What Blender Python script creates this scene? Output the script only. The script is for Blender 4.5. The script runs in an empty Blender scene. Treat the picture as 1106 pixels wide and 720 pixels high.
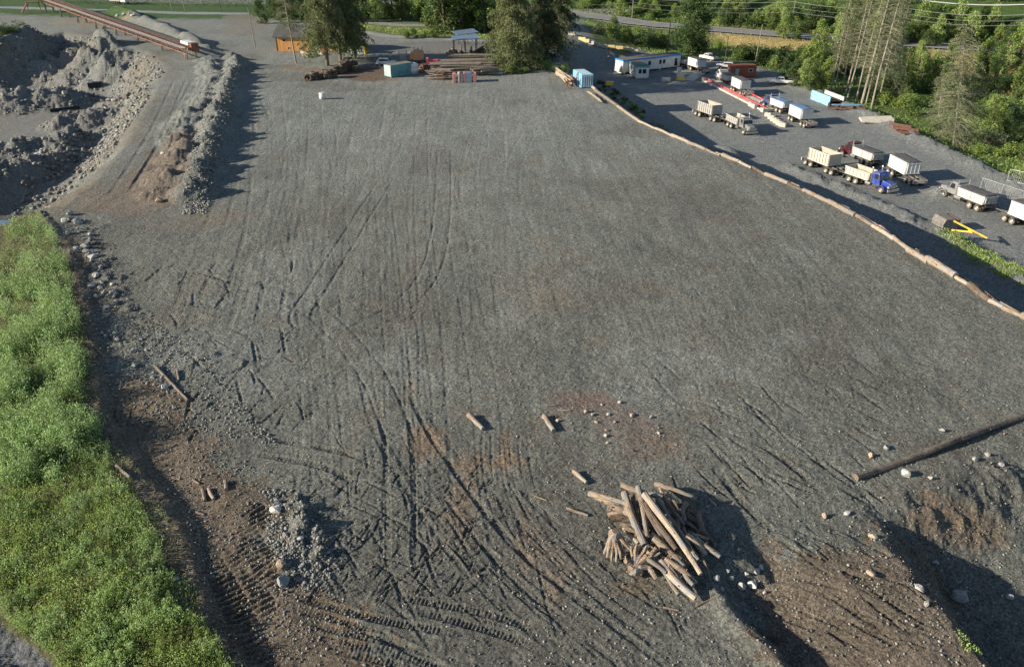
import bpy, bmesh, math, random
import numpy as np
from mathutils import Vector, Matrix

# ------------------------------------------------------------------ camera, sky, sun, exposure
SC = bpy.context.scene
COL = SC.collection
rad = math.radians
CAM_H, TH, FP = 33.0, rad(28.6), 850.0      # camera height, pitch below the horizon, focal length in photo pixels
cam = bpy.data.cameras.new('camera'); camo = bpy.data.objects.new('camera', cam); COL.objects.link(camo)
cam.sensor_width = 36.0; cam.lens = 36.0 * FP / 1106.0
cam.clip_start = 0.5; cam.clip_end = 9000
camo.location = (0, 0, CAM_H); camo.rotation_euler = (rad(90) - TH, 0, 0)
SC.camera = camo
SUN_EL, SUN_AZ = rad(19.6), rad(11)          # light travels along (+cos az, +sin az)
w = bpy.data.worlds.new('World'); SC.world = w; w.use_nodes = True
nt = w.node_tree; nt.nodes.clear()
sky = nt.nodes.new('ShaderNodeTexSky'); sky.sky_type = 'NISHITA'; sky.sun_disc = False
sky.sun_elevation = SUN_EL; sky.sun_rotation = math.atan2(-math.cos(SUN_AZ), -math.sin(SUN_AZ))
sky.air_density = 1.0; sky.dust_density = 0.6; sky.ozone_density = 1.4
bg = nt.nodes.new('ShaderNodeBackground'); bg.inputs[1].default_value = 0.078
wo = nt.nodes.new('ShaderNodeOutputWorld')
nt.links.new(sky.outputs[0], bg.inputs[0]); nt.links.new(bg.outputs[0], wo.inputs[0])
sl = bpy.data.lights.new('sun', 'SUN'); sl.energy = 4.9; sl.angle = rad(0.55); sl.color = (1.0, 0.89, 0.74)
so = bpy.data.objects.new('sun', sl); COL.objects.link(so)
sd = Vector((math.cos(SUN_AZ) * math.cos(SUN_EL), math.sin(SUN_AZ) * math.cos(SUN_EL), -math.sin(SUN_EL)))
so.rotation_euler = sd.to_track_quat('-Z', 'Y').to_euler(); so.location = (-60, -10, 60)
SC.view_settings.view_transform = 'Standard'; SC.view_settings.look = 'None'
SC.view_settings.gamma = 1.0; SC.view_settings.exposure = 0.95
SC.render.engine = 'CYCLES'

R = random.Random(7)
NP = np.random.RandomState(11)

# ------------------------------------------------------------------ photo pixel -> point at height z
sT, cT = math.sin(TH), math.cos(TH)
def G(px, py, z=0.0):
    v = (py - 360.0) / FP; u = (px - 553.0) / FP
    d = (CAM_H - z) / (sT + v * cT)
    return Vector((d * u, d * (cT - v * sT), z))
def GP(pts, z=0.0):
    return [tuple(G(a, b, z)[:2]) for a, b in pts]

# ------------------------------------------------------------------ noise and distance helpers
def _h(ix, iy, s):
    n = (ix * 374761393 + iy * 668265263 + s * 974634777) & 0xffffffff
    n = ((n ^ (n >> 13)) * 1274126177) & 0xffffffff
    return ((n ^ (n >> 16)) & 0xffff) / 65535.0
def vnoise(x, y, s=0):
    xi = np.floor(x).astype(np.int64); yi = np.floor(y).astype(np.int64)
    fx = x - xi; fy = y - yi
    fx = fx * fx * fx * (fx * (fx * 6 - 15) + 10); fy = fy * fy * fy * (fy * (fy * 6 - 15) + 10)
    a = _h(xi, yi, s); b = _h(xi + 1, yi, s); c = _h(xi, yi + 1, s); d = _h(xi + 1, yi + 1, s)
    return (a + (b - a) * fx) * (1 - fy) + (c + (d - c) * fx) * fy
def fbm(x, y, sc, o=4, s=0, g=0.5, on=None):
    if on is not None:
        r = np.zeros(x.shape)
        if on.any(): r[on] = fbm(x[on], y[on], sc, o, s, g)
        return r
    t = 0; a = 1.0; n = 0; x = x / sc; y = y / sc
    for i in range(o):
        t = t + a * (vnoise(x, y, s + i * 17) * 2 - 1); n += a; a *= g
        x, y = x * 1.63 + y * 1.21 + 13.1, y * 1.63 - x * 1.21 + 7.7
    return t / n
def ss(a, b, x):
    t = np.clip((x - a) / (b - a), 0, 1); return t * t * (3 - 2 * t)
def dline(x, y, pts, near=None):
    """distance, signed side (positive on the right of travel), arclength position; near = only points this close to the line's box"""
    if near is not None and x.size > 4000:
        a = np.array(pts); m = (x > a[:, 0].min() - near) & (x < a[:, 0].max() + near) & (y > a[:, 1].min() - near) & (y < a[:, 1].max() + near)
        o = [np.full(x.shape, 1e3), np.full(x.shape, 1e3), np.zeros(x.shape)]
        if m.any():
            for q, v in zip(o, dline(x[m], y[m], pts)): q[m] = v
        return o
    best = np.full(x.shape, 1e18); side = np.zeros(x.shape); arc = np.zeros(x.shape); acc = 0.0
    for (ax, ay), (bx, by) in zip(pts[:-1], pts[1:]):
        ex, ey = bx - ax, by - ay; L2 = ex * ex + ey * ey; L = math.sqrt(L2)
        t = np.clip(((x - ax) * ex + (y - ay) * ey) / L2, 0, 1)
        dx = x - ax - t * ex; dy = y - ay - t * ey
        d = dx * dx + dy * dy; m = d < best
        best = np.where(m, d, best); side = np.where(m, np.sign((x - ax) * ey - (y - ay) * ex), side)
        arc = np.where(m, acc + t * L, arc); acc += L
    d = np.sqrt(best)
    return d, d * side, arc
def inpoly(x, y, pts):
    c = np.zeros(x.shape, bool); n = len(pts)
    for i in range(n):
        x0, y0 = pts[i]; x1, y1 = pts[(i + 1) % n]
        if y0 == y1: continue
        k = ((y0 > y) != (y1 > y)) & (x < (x1 - x0) * (y - y0) / (y1 - y0) + x0)
        c ^= k
    return c
def dpoly(x, y, pts):
    """signed distance, positive inside"""
    o = np.full(x.shape, -1e3); a = np.array(pts)
    m = (x > a[:, 0].min() - 12) & (x < a[:, 0].max() + 12) & (y > a[:, 1].min() - 12) & (y < a[:, 1].max() + 12)
    xs, ys = x[m], y[m]
    d, _, _ = dline(xs, ys, list(pts) + [pts[0]])
    o[m] = np.where(inpoly(xs, ys, pts), d, -d)
    return o
def local(x, y, cx, cy, r, fn):
    """evaluate fn only within r of a point, 0 elsewhere"""
    o = np.zeros(x.shape); m = (np.abs(x - cx) < r) & (np.abs(y - cy) < r)
    if m.any(): o[m] = fn(x[m], y[m])
    return o

# ------------------------------------------------------------------ outlines of the terrain (photo pixels, stepped onto the ground)
EDGE = GP([(585, 40), (598, 66), (610, 84), (637, 97), (667, 118), (691, 134), (728, 150), (761, 164), (796, 177), (826, 192), (869, 211), (923, 236), (963, 260.5), (1001, 286), (1046, 312), (1085, 336), (1106, 345)])
EDGE = EDGE + [(48.0, 52.0), (50.0, 20.0), (52.0, -200.0)]
EDGE = [(-10.0, 420.0)] + EDGE
LOTR = [tuple(p) for p in GP([(646, 50), (700, 56), (735, 58), (800, 66), (845, 78), (868, 90), (905, 104), (945, 121), (985, 140), (1040, 165), (1106, 196), (1200, 240)], -4.8)]
LOTR = [(-25.0, 380.0)] + LOTR + [(150.0, 60.0), (180.0, -100.0)]
HWY = [tuple(p) for p in GP([(520, 3), (600, 14), (660, 21), (700, 27), (800, 35), (900, 43), (1000, 50), (1106, 57), (1250, 68)], -4.0)]
HWY = [(-160.0, 420.0)] + HWY + [(330.0, 190.0)]
PIT = GP([(-500, 420), (-20, 262), (26, 238), (50, 226), (75, 222), (105, 200), (128, 172), (150, 142), (166, 112), (176, 90), (184, 72), (168, 58), (130, 46), (105, 40), (70, 34), (40, 40), (0, 50), (-60, 44), (-600, 60)])
VEG = GP([(42, 236), (66, 268), (80, 310), (92, 370), (97, 440), (112, 487), (135, 525), (161, 562), (180, 605), (199, 645), (228, 690), (262, 745), (300, 830)]) 
LIP = GP([(50, 236), (76, 268), (92, 310), (104, 370), (112, 430), (122, 465), (150, 505), (180, 540), (204, 575), (210, 620), (226, 655), (246, 692), (285, 745), (330, 830)])
GULLY = [G(952, 548), G(1000, 592), G(1050, 640), G(1090, 690), G(1160, 770)]
GULLY = [(p.x, p.y) for p in GULLY]
GCREST = GP([(925, 545), (948, 575), (975, 612), (1005, 650), (1040, 690), (1072, 725), (1120, 790)])
GFAR = GP([(955, 528), (985, 520), (1040, 498), (1106, 478), (1180, 458), (1260, 440)])
STEP = GP([(752, 628), (782, 650), (805, 674), (838, 706), (862, 740), (900, 800)])
TOE = GP([(846, 176), (880, 190), (925, 209), (962, 225), (1000, 244), (1060, 280), (1106, 306), (1180, 350)], -4.6)
BROWN_L = GP([(108, 418), (150, 412), (198, 440), (232, 478), (262, 520), (296, 548), (300, 600), (340, 640), (400, 690), (430, 730), (430, 800), (300, 800), (240, 715), (206, 640), (204, 580), (150, 505), (118, 460)])
BROWN_R = GP([(790, 632), (830, 598), (880, 596), (930, 578), (950, 560), (1000, 580), (1106, 700), (1200, 800), (900, 800), (850, 715), (815, 672)])
BROWN_U = GP([(92, 226), (120, 205), (150, 182), (186, 150), (214, 146), (208, 165), (198, 190), (188, 222), (140, 228)])
FIELD = GP([(770, 38), (860, 42), (1106, 62), (1250, 72), (1250, 110), (1050, 84), (960, 66), (890, 60), (800, 52), (765, 47)], -5.5)
RIDGE = GP([(206, 212), (214, 200), (218, 184), (222, 168), (230, 150), (236, 134), (241, 118), (247, 102), (252, 88), (254, 74), (250, 64)])
SHADE_BERM = GP([(128, 13), (150, 22), (172, 31), (192, 40), (212, 50), (222, 56)])  # low ridge added beside the conveyor to throw the diagonal shade
cones = []
_r = random.Random(3)
for (ax, ay), (bx, by) in zip(RIDGE[:-1], RIDGE[1:]):
    L = math.hypot(bx - ax, by - ay); n = max(1, int(L / 2.7))
    for i in range(n):
        t = (i + _r.random() * .6) / n
        cones.append((ax + (bx - ax) * t + _r.uniform(-.7, .7), ay + (by - ay) * t, _r.uniform(1.8, 3.1), _r.uniform(3.1, 4.1)))
        cones.append((ax + (bx - ax) * t - _r.uniform(2.5, 5.5), ay + (by - ay) * t, _r.uniform(.8, 1.9), _r.uniform(3.2, 4.8)))
def pit_pile(px, py, h, r, z=-8.0):
    p = G(px, py, z); return (p.x, p.y, h, r)
pcones = [pit_pile(62, 84, 6, 9), pit_pile(80, 82, 7, 9), pit_pile(96, 86, 7, 10), pit_pile(112, 84, 6.5, 9), pit_pile(132, 78, 7, 10), pit_pile(118, 92, 5, 8),
          pit_pile(40, 80, 7, 12), pit_pile(15, 82, 7, 12), pit_pile(-15, 88, 8, 14),
          pit_pile(-10, 118, 4, 8), pit_pile(10, 116, 4.5, 8), pit_pile(28, 115, 4.6, 8), pit_pile(48, 113, 4.4, 8), pit_pile(68, 112, 4, 8),
          pit_pile(2, 172, 3.5, 7), pit_pile(20, 170, 4, 6), pit_pile(42, 166, 3.7, 6), pit_pile(66, 163, 4.6, 6.5), pit_pile(80, 160, 4.6, 6),
          pit_pile(-14, 202, 4, 7), pit_pile(6, 198, 4, 6), pit_pile(22, 194, 4.2, 6), pit_pile(38, 189, 4.3, 6), pit_pile(54, 184, 4, 6), pit_pile(70, 178, 3.6, 5), pit_pile(75, 135, 2.5, 6), pit_pile(100, 132, 3, 6), pit_pile(120, 122, 3, 6)]
LCONES = []
for px, py, h, r in [(318, 545, .7, 1.1), (326, 560, .8, 1.1), (333, 575, .8, 1.2), (340, 592, .7, 1.1), (346, 604, .5, .9), (303, 612, .5, .8), (268, 395, .35, 1.2), (225, 388, .4, 1.6), (118, 300, .8, 1.6), (108, 285, .8, 1.6), (100, 268, .7, 1.5), (95, 250, .7, 1.5), (122, 318, .6, 1.5), (138, 335, .5, 1.4), (860, 594, .35, 1.2), (905, 585, .3, 1.0), (795, 634, .35, 1.1), (778, 640, .3, .9), (1090, 508, .5, 1.2), (780, 148, 0, 1)]:
    p = G(px, py); LCONES.append((p.x, p.y, h, r))

def terrain(x, y):
    vis = (y > 20) & (y < 330) & (np.abs(x) < 260)
    n1 = fbm(x, y, 9.0, 4, 1); n2 = fbm(x, y, 1.6, 4, 5, on=vis); n3 = fbm(x, y, .42, 3, 9, on=vis & (y < 130))
    near = 1 - ss(60, 130, y)
    z = n1 * .16 + n2 * (.035 + .035 * near) + n3 * (.010 + .018 * near) + fbm(x, y, .17, 2, 13, on=vis & (y < 85)) * .032 * near
    st_ = fbm(x * 1.0 + .03 * y, y * .045, .55, 3, 17, on=vis & (x > -60) & (x < 48)) * ss(35, 70, y) * (.6 + .4 * n1)
    z = z + st_ * .03
    # right side: embankment down to the lower lot
    _, de, _ = dline(x, y, EDGE); de = -de
    wd = 6.0 + 40 * ss(204, 262, y)
    drop = ss(.3, 1, de / wd * .9 + .1)
    z = z - 5.6 * drop
    z = z + .16 * drop * (n2 * 1.0) * (1 - ss(wd, wd + 6, de))
    dt, _, _ = dline(x - 1.3, y, TOE, 8)
    z = z + np.where(dt < 8, .75 * np.exp(-(dt / 1.8) ** 2) * (1 + n2 * .7) * (de > 3), 0)
    for (ax, ay, h, r) in [tuple(G(776, 162, -4.8)[:2]) + (1.5, 5.0), tuple(G(790, 167, -4.8)[:2]) + (1.2, 4.0), tuple(G(1015, 205, -4.8)[:2]) + (1.3, 2.2), tuple(G(1038, 208, -4.8)[:2]) + (1.2, 2.0)]:
        z = z + local(x, y, ax, ay, 3 * r, lambda p, q: h * np.exp(-((p - ax) ** 2 + (q - ay) ** 2) / (r * .6) ** 2))
    _, dr, ar = dline(x, y, LOTR)
    dr = -dr                                              # positive beyond the lot
    berm = np.exp(-((dr + 1.0) / 2.2) ** 2) * (.8 + .5 * n2) * ss(205, 185, y)
    z = z + berm
    z = z - 3.0 * ss(0, 9, dr) * ss(235, 195, y)
    dh, dhs, _ = dline(x, y, HWY)
    dhs = -dhs                                            # positive beyond the highway
    z = np.where(dh < 30, z + (-4.0 - z) * ss(18, 6, dh), z)
    hill = np.clip(dhs - 12, 0, None)
    z = z + 85 * (1 - np.exp(-hill * .30 / 85)) + ss(5, 60, hill) * fbm(x, y, 45, 3, 51) * 4
    # excavated pit on the left
    dp = dpoly(x, y, PIT); pm = dp > -8
    inn = ss(0, 15, dp)
    rough = ss(-3, 3, dp)
    bil = np.abs(fbm(x, y, 3.2, 5, 61, .6, on=pm)); slope = np.clip(inn * (1 - inn) * 4, 0, 1)
    z = z - 8.0 * inn - rough * (bil * 1.5 * (.04 + slope)) + slope * fbm(x, y, 7, 3, 66, on=pm) * 1.2 + rough * np.abs(fbm(x, y, 1.1, 3, 68, .6, on=pm)) * .55 * (.03 + slope)
    pc = np.zeros_like(z); w1 = fbm(x, y, 2.2, 4, 71, .6, on=pm)
    for (ax, ay, h, r) in pcones:
        pc = np.maximum(pc, local(x, y, ax, ay, 2 * r, lambda p, q: h * np.clip(1 - np.sqrt((p - ax) ** 2 + ((q - ay) * .8) ** 2) / r, 0, 1)))
    z = z + (pc * .9 + ss(0, 1, pc) * w1 * .9 + ss(0, 1, pc) * np.abs(fbm(x, y, 1.0, 2, 73, .6, on=pm)) * .4) * ss(0, 4, dp)
    hp = G(50, 212, -7)
    z = z - local(x, y, hp.x, hp.y, 22, lambda p, q: 4.0 * np.exp(-(((p - hp.x) / 13) ** 2 + ((q - hp.y) / 5.5) ** 2))) * ss(0, 5, dp)
    db, _, _ = dline(x, y, SHADE_BERM, 9)
    z = z + np.where(db < 9, 1.9 * np.exp(-(db / 3.0) ** 2) * (1 + n1 * .5), 0)
    # dumped piles beside the yard
    rc = np.zeros_like(z)
    for (ax, ay, h, r) in cones:
        rc = np.maximum(rc, local(x, y, ax, ay, r + 1, lambda p, q: np.clip(h - np.hypot(p - ax, q - ay) * (h / r), 0, None)))
    z = z + rc + np.minimum(rc, .5) * (fbm(x, y, 1.1, 4, 81, .6, on=rc > 0) * .75)
    for (ax, ay, h, r) in LCONES:
        z = z + local(x, y, ax, ay, 3 * r, lambda p, q: .40 * h * np.exp(-((p - ax) ** 2 + (q - ay) ** 2) / r ** 2) * (1 + 1.4 * fbm(p, q, .8, 3, 83)))
    # vegetated bank at the left
    near_v = (y < 98) & (x < -3)
    dl, dls, al = dline(x, y, LIP)
    dls = -dls + n2 * .6 * near_v                         # negative = on the bank
    bank = ss(.9, -.35, dls)
    b = np.where(near_v, bank * ss(100, 88, y), 0)
    hb = .34 - np.clip((-dls - 3) * .13, 0, 3.5)
    z = z + b * (hb + n2 * .2)
    z = z - .16 * np.exp(-((dls - 1.2) / 1.1) ** 2) * near_v * ss(92, 70, y)
    # right-hand gully
    reg = (y < 66) & (x > 12) & (x < 90)
    xs, ys = x[reg], y[reg]
    if xs.size:
        dg, dgs, ag = dline(xs, ys, GULLY)
        dc, c_side, ac = dline(xs, ys, GCREST)
        df, dfs, _ = dline(xs, ys, GFAR)
        right = ss(-.2, 3.6, -c_side + fbm(xs, ys, 1.5, 3, 101) * .5)
        below = ss(-.2, 6.5, dfs + fbm(xs, ys, 1.3, 3, 105) * .6)
        depth = 2.1 + 3.4 * ss(2, 15, ag)
        g_ = right * below
        rill = np.abs(fbm(xs * 1.6 - ys * .5, ys * .45, 1.3, 4, 107, .6)) * g_ * (1 - g_) * 4
        z[reg] -= g_ * depth * (1 + .08 * fbm(xs, ys, 2.2, 3, 111)) + rill * .16
    reg = (y < 42) & (x > 5) & (x < 40)
    xs, ys = x[reg], y[reg]
    if xs.size:
        ds, dss, as_ = dline(xs, ys, STEP)
        s2 = ss(0, .9, -dss + fbm(xs, ys, .8, 3, 121) * .2) * ss(7.5, 1.2, -dss) * ss(0, 2.0, as_)
        z[reg] += -s2 * .85 + np.where(ds < 3, .35 * np.exp(-((dss - .4) / .6) ** 2) * ss(0, 2, as_), 0)
    return z

# ------------------------------------------------------------------ ground grid (fan-shaped cells, finest close by)
rows = [24.5]
while rows[-1] < 345:
    Y = rows[-1]; d = cT * Y + CAM_H * sT
    rows.append(Y + max(.05, min(.75, d * d * cT / (CAM_H * FP * cT) * 1.2)))
far = [rows[-1]]
while far[-1] < 5200: far.append(far[-1] + 2 + (far[-1] - 345) * .12)
back = [24.5]
st = .3
while back[-1] > -700: back.append(back[-1] - st); st *= 1.25
YR = np.array(sorted(back[1:]) + rows + far[1:])
ui = np.linspace(-.72, .72, 1080)
uo = [.72]; st = .004
while uo[-1] < 22: uo.append(uo[-1] + st); st *= 1.22
uo = np.array(uo[1:])
UC = np.concatenate([-uo[::-1], ui, uo])
SCL = np.maximum(cT * YR + CAM_H * sT, 20.0)
GX = SCL[:, None] * UC[None, :]; GY = np.repeat(YR[:, None], len(UC), 1)
GZ = terrain(GX.ravel(), GY.ravel()).reshape(GX.shape)

def ys_(poly): return sum(p[1] for p in poly) / len(poly)
def band(poly, half, depth, pitch=0, cor=.03, ridge=.35, skew=0.0):
    """press a wheel or crawler track into the ground"""
    depth *= 1.0 if ys_(poly) < 75 else .45
    xs = [p[0] for p in poly]; ys = [p[1] for p in poly]; m = half * 2.2
    r0, r1 = np.searchsorted(YR, min(ys) - m), np.searchsorted(YR, max(ys) + m)
    if r1 <= r0: return
    s_ = SCL[r0:r1]; lo = min((min(xs) - m) / s_.min(), (min(xs) - m) / s_.max()); hi = max((max(xs) + m) / s_.min(), (max(xs) + m) / s_.max())
    c0, c1 = np.searchsorted(UC, lo), np.searchsorted(UC, hi)
    if c1 <= c0: return
    x = GX[r0:r1, c0:c1]; y = GY[r0:r1, c0:c1]
    d, sgn, arc = dline(x, y, poly)
    L = sum(math.dist(a, b) for a, b in zip(poly[:-1], poly[1:]))
    fade = ss(0, min(4, L * .4), arc) * ss(L, L - min(4, L * .4), arc)
    w_ = ss(half, half * .75, d)
    dz = -depth * w_ + depth * ridge * np.exp(-((d - half * 1.15) / (half * .22 + .03)) ** 2)
    if pitch: dz = dz + cor * w_ * np.sin((arc + skew * sgn) * 2 * math.pi / pitch)
    GZ[r0:r1, c0:c1] += dz * fade * np.clip(.85 + .5 * fbm(x, y, .7 + half, 3, 301), .3, 1.3)

def PXL(pts): return GP(pts, 0)
def smooth(pts, n=6):
    out = []
    P = [pts[0]] + list(pts) + [pts[-1]]
    for i in range(1, len(P) - 2):
        a, b, c, d = [np.array(q, float) for q in P[i - 1:i + 3]]
        for k in range(n):
            t = k / n; out.append(tuple(.5 * ((2 * b) + (-a + c) * t + (2 * a - 5 * b + 4 * c - d) * t * t + (-a + 3 * b - 3 * c + d) * t ** 3)))
    out.append(tuple(pts[-1])); return out
def off(poly, o):
    out = []
    for i, p in enumerate(poly):
        a = poly[max(0, i - 1)]; b = poly[min(len(poly) - 1, i + 1)]
        dx, dy = b[0] - a[0], b[1] - a[1]; l = math.hypot(dx, dy) or 1
        out.append((p[0] + dy / l * o, p[1] - dx / l * o))
    return out
def pair(pts, gauge, half, depth, pitch=0, cor=.03):
    s_ = smooth(PXL(pts))
    band(off(s_, gauge / 2), half, depth, pitch, cor); band(off(s_, -gauge / 2), half, depth, pitch, cor)
rt = random.Random(21)
# crawler tracks with pad marks, lower left and lower middle
for pts in [[(214, 585), (238, 625), (262, 670), (285, 715), (300, 760)], [(228, 575), (256, 610), (284, 655), (312, 700)], [(248, 560), (268, 580), (290, 610), (320, 650)], [(240, 640), (262, 690), (275, 730)], [(258, 545), (280, 556), (296, 580)]]:
    band(smooth(PXL(pts)), .8, .06, .40, .085)
for pts in [[(330, 690), (400, 700), (470, 720), (520, 745)], [(400, 640), (460, 650), (540, 665), (600, 690)], [(430, 655), (500, 672), (560, 690), (600, 715)], [(300, 634), (340, 650), (400, 668), (470, 680), (520, 690)], [(316, 662), (360, 680), (420, 694), (480, 715)], [(258, 486), (300, 494), (350, 505), (400, 530)], [(268, 470), (320, 478), (380, 492), (415, 510)], [(300, 655), (360, 668), (440, 700), (500, 735)], [(350, 700), (430, 718), (500, 745)], [(805, 470), (850, 500), (900, 545)], [(770, 500), (800, 540), (850, 590)]]:
    band(smooth(PXL(pts)), .3, .10, .22, .035)
# deep ruts running away from the camera
for pts in [[(405, 420), (410, 440), (417, 500), (419, 570), (418, 640)], [(438, 430), (440, 440), (446, 500), (447, 560), (448, 610), (470, 650)]]:
    band(smooth(PXL(pts)), .2, .055, .5, .03)
# wide sweep of wheel marks curving to the lower right
for o in np.linspace(-3.0, 3.2, 17):
    s_ = off(smooth(PXL([(432, 400), (455, 455), (500, 520), (555, 590), (620, 650), (690, 705), (760, 760)])), o + rt.uniform(-.4, .4))
    a_ = rt.uniform(-.5, .5); s_ = [(p[0] + a_ * math.sin(i * .13 + o), p[1]) for i, p in enumerate(s_)]; k = rt.randint(0, 16); s_ = s_[k:len(s_) - rt.randint(0, 12)]
    band(s_, rt.uniform(.08, .34), rt.choice((.02, .025, .03, .04, .06)), .0, 0)
for o in np.linspace(-1.6, 1.6, 6):
    s_ = off(smooth(PXL([(545, 450), (548, 510), (565, 560), (600, 620), (640, 670)])), o)
    band(s_, .12, .03)
# criss-cross scratches
def scratches(n, box, ang, L, half, depth, pitch=0):
    for _ in range(n):
        p = G(rt.uniform(box[0], box[2]), rt.uniform(box[1], box[3])); a = rad(rt.uniform(*ang)); l = rt.uniform(*L); w2 = rt.gauss(0, .07)
        q = [(p.x, p.y), (p.x + math.cos(a) * l * .5, p.y + math.sin(a) * l * .5), (p.x + math.cos(a + w2) * l, p.y + math.sin(a + w2) * l)]
        band(smooth(q, 3), rt.uniform(*half), rt.uniform(*depth), pitch, .02)
scratches(210, (320, 510, 520, 660), (25, 75), (1, 3.0), (.04, .09), (.04, .09))
scratches(35, (330, 500, 520, 660), (100, 160), (2, 6), (.06, .14), (.04, .08))
scratches(110, (110, 260, 330, 480), (60, 160), (1.5, 7), (.06, .18), (.04, .10))
scratches(40, (100, 240, 300, 420), (105, 150), (3, 9), (.06, .14), (.03, .06))
scratches(60, (780, 430, 1000, 560), (100, 150), (2, 6), (.08, .18), (.04, .09))
scratches(24, (640, 400, 1080, 470), (105, 150), (5, 12), (.08, .2), (.02, .06))
scratches(40, (420, 560, 800, 720), (100, 140), (3, 9), (.06, .16), (.03, .07))

scratches(110, (280, 90, 640, 220), (80, 106), (12, 50), (.10, .2), (.03, .06))
for i in range(13):
    x0 = rt.uniform(330, 560); b_ = rt.uniform(-14, 14); f_ = rt.uniform(.2, 1.0)
    pts = [(x0 + (x0 - 440) * .25 + b_, 640), (x0 + b_ * .6, 520), (x0 - 8 * f_, 410), (x0 - 34 * f_, 300), (x0 - 62 * f_, 200), (x0 - 80 * f_ + b_, 110)]
    k = rt.choice((0, 0, 1, 1, 2)); pair(pts[k:len(pts) - rt.choice((0, 0, 1))], 2.0, rt.uniform(.10, .2), rt.uniform(.012, .028))
for i in range(12):
    x0 = rt.uniform(560, 900); b_ = rt.uniform(-20, 20); pts = [(x0 + 70 + b_, 480), (x0 + 22, 380), (x0, 290), (x0 - 40 - b_, 200), (x0 - 90, 120)]
    pair(pts[rt.choice((0, 0, 1)):], 2.0, .14, rt.uniform(.015, .03))
for pts in [[(150, 400), (220, 330), (330, 300), (450, 250), (540, 180)], [(120, 330), (200, 290), (300, 270), (380, 210), (410, 120)], [(180, 440), (280, 380), (400, 350), (470, 280), (480, 160)], [(140, 300), (230, 300), (330, 330), (400, 400), (440, 500)]]: pair(pts, 2.0, .16, .045)
scratches(80, (830, 600, 1040, 720), (115, 160), (1.5, 6), (.06, .2), (.03, .08))
for q_ in ([(840, 612), (900, 640), (960, 690), (1000, 730)], [(825, 625), (880, 655), (930, 700), (960, 740)], [(870, 602), (930, 628), (990, 672), (1030, 715)]): band(smooth(PXL(q_)), .35, .04, .28, .03)
for pts in [[(420, 190), (350, 300), (325, 345), (360, 352)], [(820, 400), (860, 398), (862, 380)]]:
    pair(pts, 1.9, .2, .05)
for x0 in (245, 262, 285, 300, 318, 340, 372, 410, 452, 505, 560):
    t_ = [(x0 + (x0 - 400) * .15 + 15, 95), (x0, 180), (x0 - (420 - x0) * .10, 260), (x0 - (420 - x0) * .3, 360)]
    pair([(a + rt.uniform(-6, 6), b) for a, b in t_], 2.2, .28, .05)
for pts in [[(222, 65), (250, 80), (262, 110), (270, 160)], [(215, 45), (240, 60), (262, 85), (285, 130)], [(186, 165), (196, 140), (205, 118), (222, 85)], [(150, 205), (178, 160), (192, 130), (204, 105), (215, 85)], [(125, 215), (160, 160), (180, 120), (195, 85)]]:
    pair(pts, 2.3, .35, .12)

def zat(x, y):
    """height of the ground mesh"""
    j = min(max(int(np.searchsorted(YR, y)) - 1, 0), len(YR) - 2); ty = (y - YR[j]) / (YR[j + 1] - YR[j])
    def row(j_):
        u = x / SCL[j_]; i = min(max(int(np.searchsorted(UC, u)) - 1, 0), len(UC) - 2); tx = (u - UC[i]) / (UC[i + 1] - UC[i])
        return GZ[j_, i] * (1 - tx) + GZ[j_, i + 1] * tx
    return float(row(j) * (1 - ty) + row(j + 1) * ty)
def zats(x, y):
    j = np.clip(np.searchsorted(YR, y) - 1, 0, len(YR) - 2); u = x / SCL[j]
    i = np.clip(np.searchsorted(UC, u) - 1, 0, len(UC) - 2)
    return GZ[j, i]
def GT(px, py, guess=0.0):
    """photo pixel -> point where the line of sight meets the terrain"""
    z = guess
    for _ in range(14):
        p = G(px, py, z); z = z * .45 + zat(p.x, p.y) * .55
    p = G(px, py, z); return Vector((p.x, p.y, zat(p.x, p.y)))

# ------------------------------------------------------------------ ground colours (by kind of soil, far gravel paler for the angle of light)
X = GX.ravel(); Y_ = GY.ravel()
def C(r, g, b): return np.array([r, g, b])
col = np.tile(C(.166, .172, .151), (X.size, 1))
var = fbm(X, Y_, 14, 4, 201)[:, None]; v2 = fbm(X, Y_, 2.2, 4, 207)[:, None]
col = col * (1 + .19 * var + .10 * v2)
def mixc(mask, c):
    global col
    m = np.clip(mask, 0, 1)[:, None]; col = col * (1 - m) + c * m
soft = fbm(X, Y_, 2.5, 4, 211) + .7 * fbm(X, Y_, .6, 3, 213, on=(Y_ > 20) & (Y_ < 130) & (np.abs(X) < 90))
mixc(ss(70, 130, Y_) * .75, C(.196, .208, .192) * (1 + .10 * var + .06 * v2))  # far gravel lightened in colour, standing in for brighter light at a grazing view
mixc(ss(-.1, .8, fbm(X, Y_, 20, 3, 222)) * .35 * ss(150, 60, Y_), C(.135, .125, .105))
pt = fbm(X, Y_, 11, 4, 225, .6); mixc(ss(.12, .45, pt) * .6 * (Y_ < 250), C(.215, .225, .205)); mixc(ss(.15, .5, -pt) * .55 * (Y_ < 250), C(.125, .122, .108))
pt2 = fbm(X, Y_, 3.5, 4, 227, .6); mixc(ss(.25, .5, pt2) * .4 * (Y_ < 120), C(.175, .150, .118))
dbl = dpoly(X, Y_, BROWN_L); mixc(ss(-.5, .3, dbl + soft * 2.2) * .95, C(.165, .135, .10) * (1 + .2 * v2))
dbr = dpoly(X, Y_, BROWN_R); mixc(ss(-.5, .3, dbr + soft * 2.4) * .9, C(.175, .143, .108) * (1 + .2 * v2))
dbu = dpoly(X, Y_, BROWN_U); mixc(ss(-1.5, 1.0, dbu + soft * 2) * .95, C(.185, .155, .122) * (1 + .15 * v2))
dll, dls, _ = dline(X, Y_, LIP); dls = -dls; nv = (Y_ < 100) & (X < -3)
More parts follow.
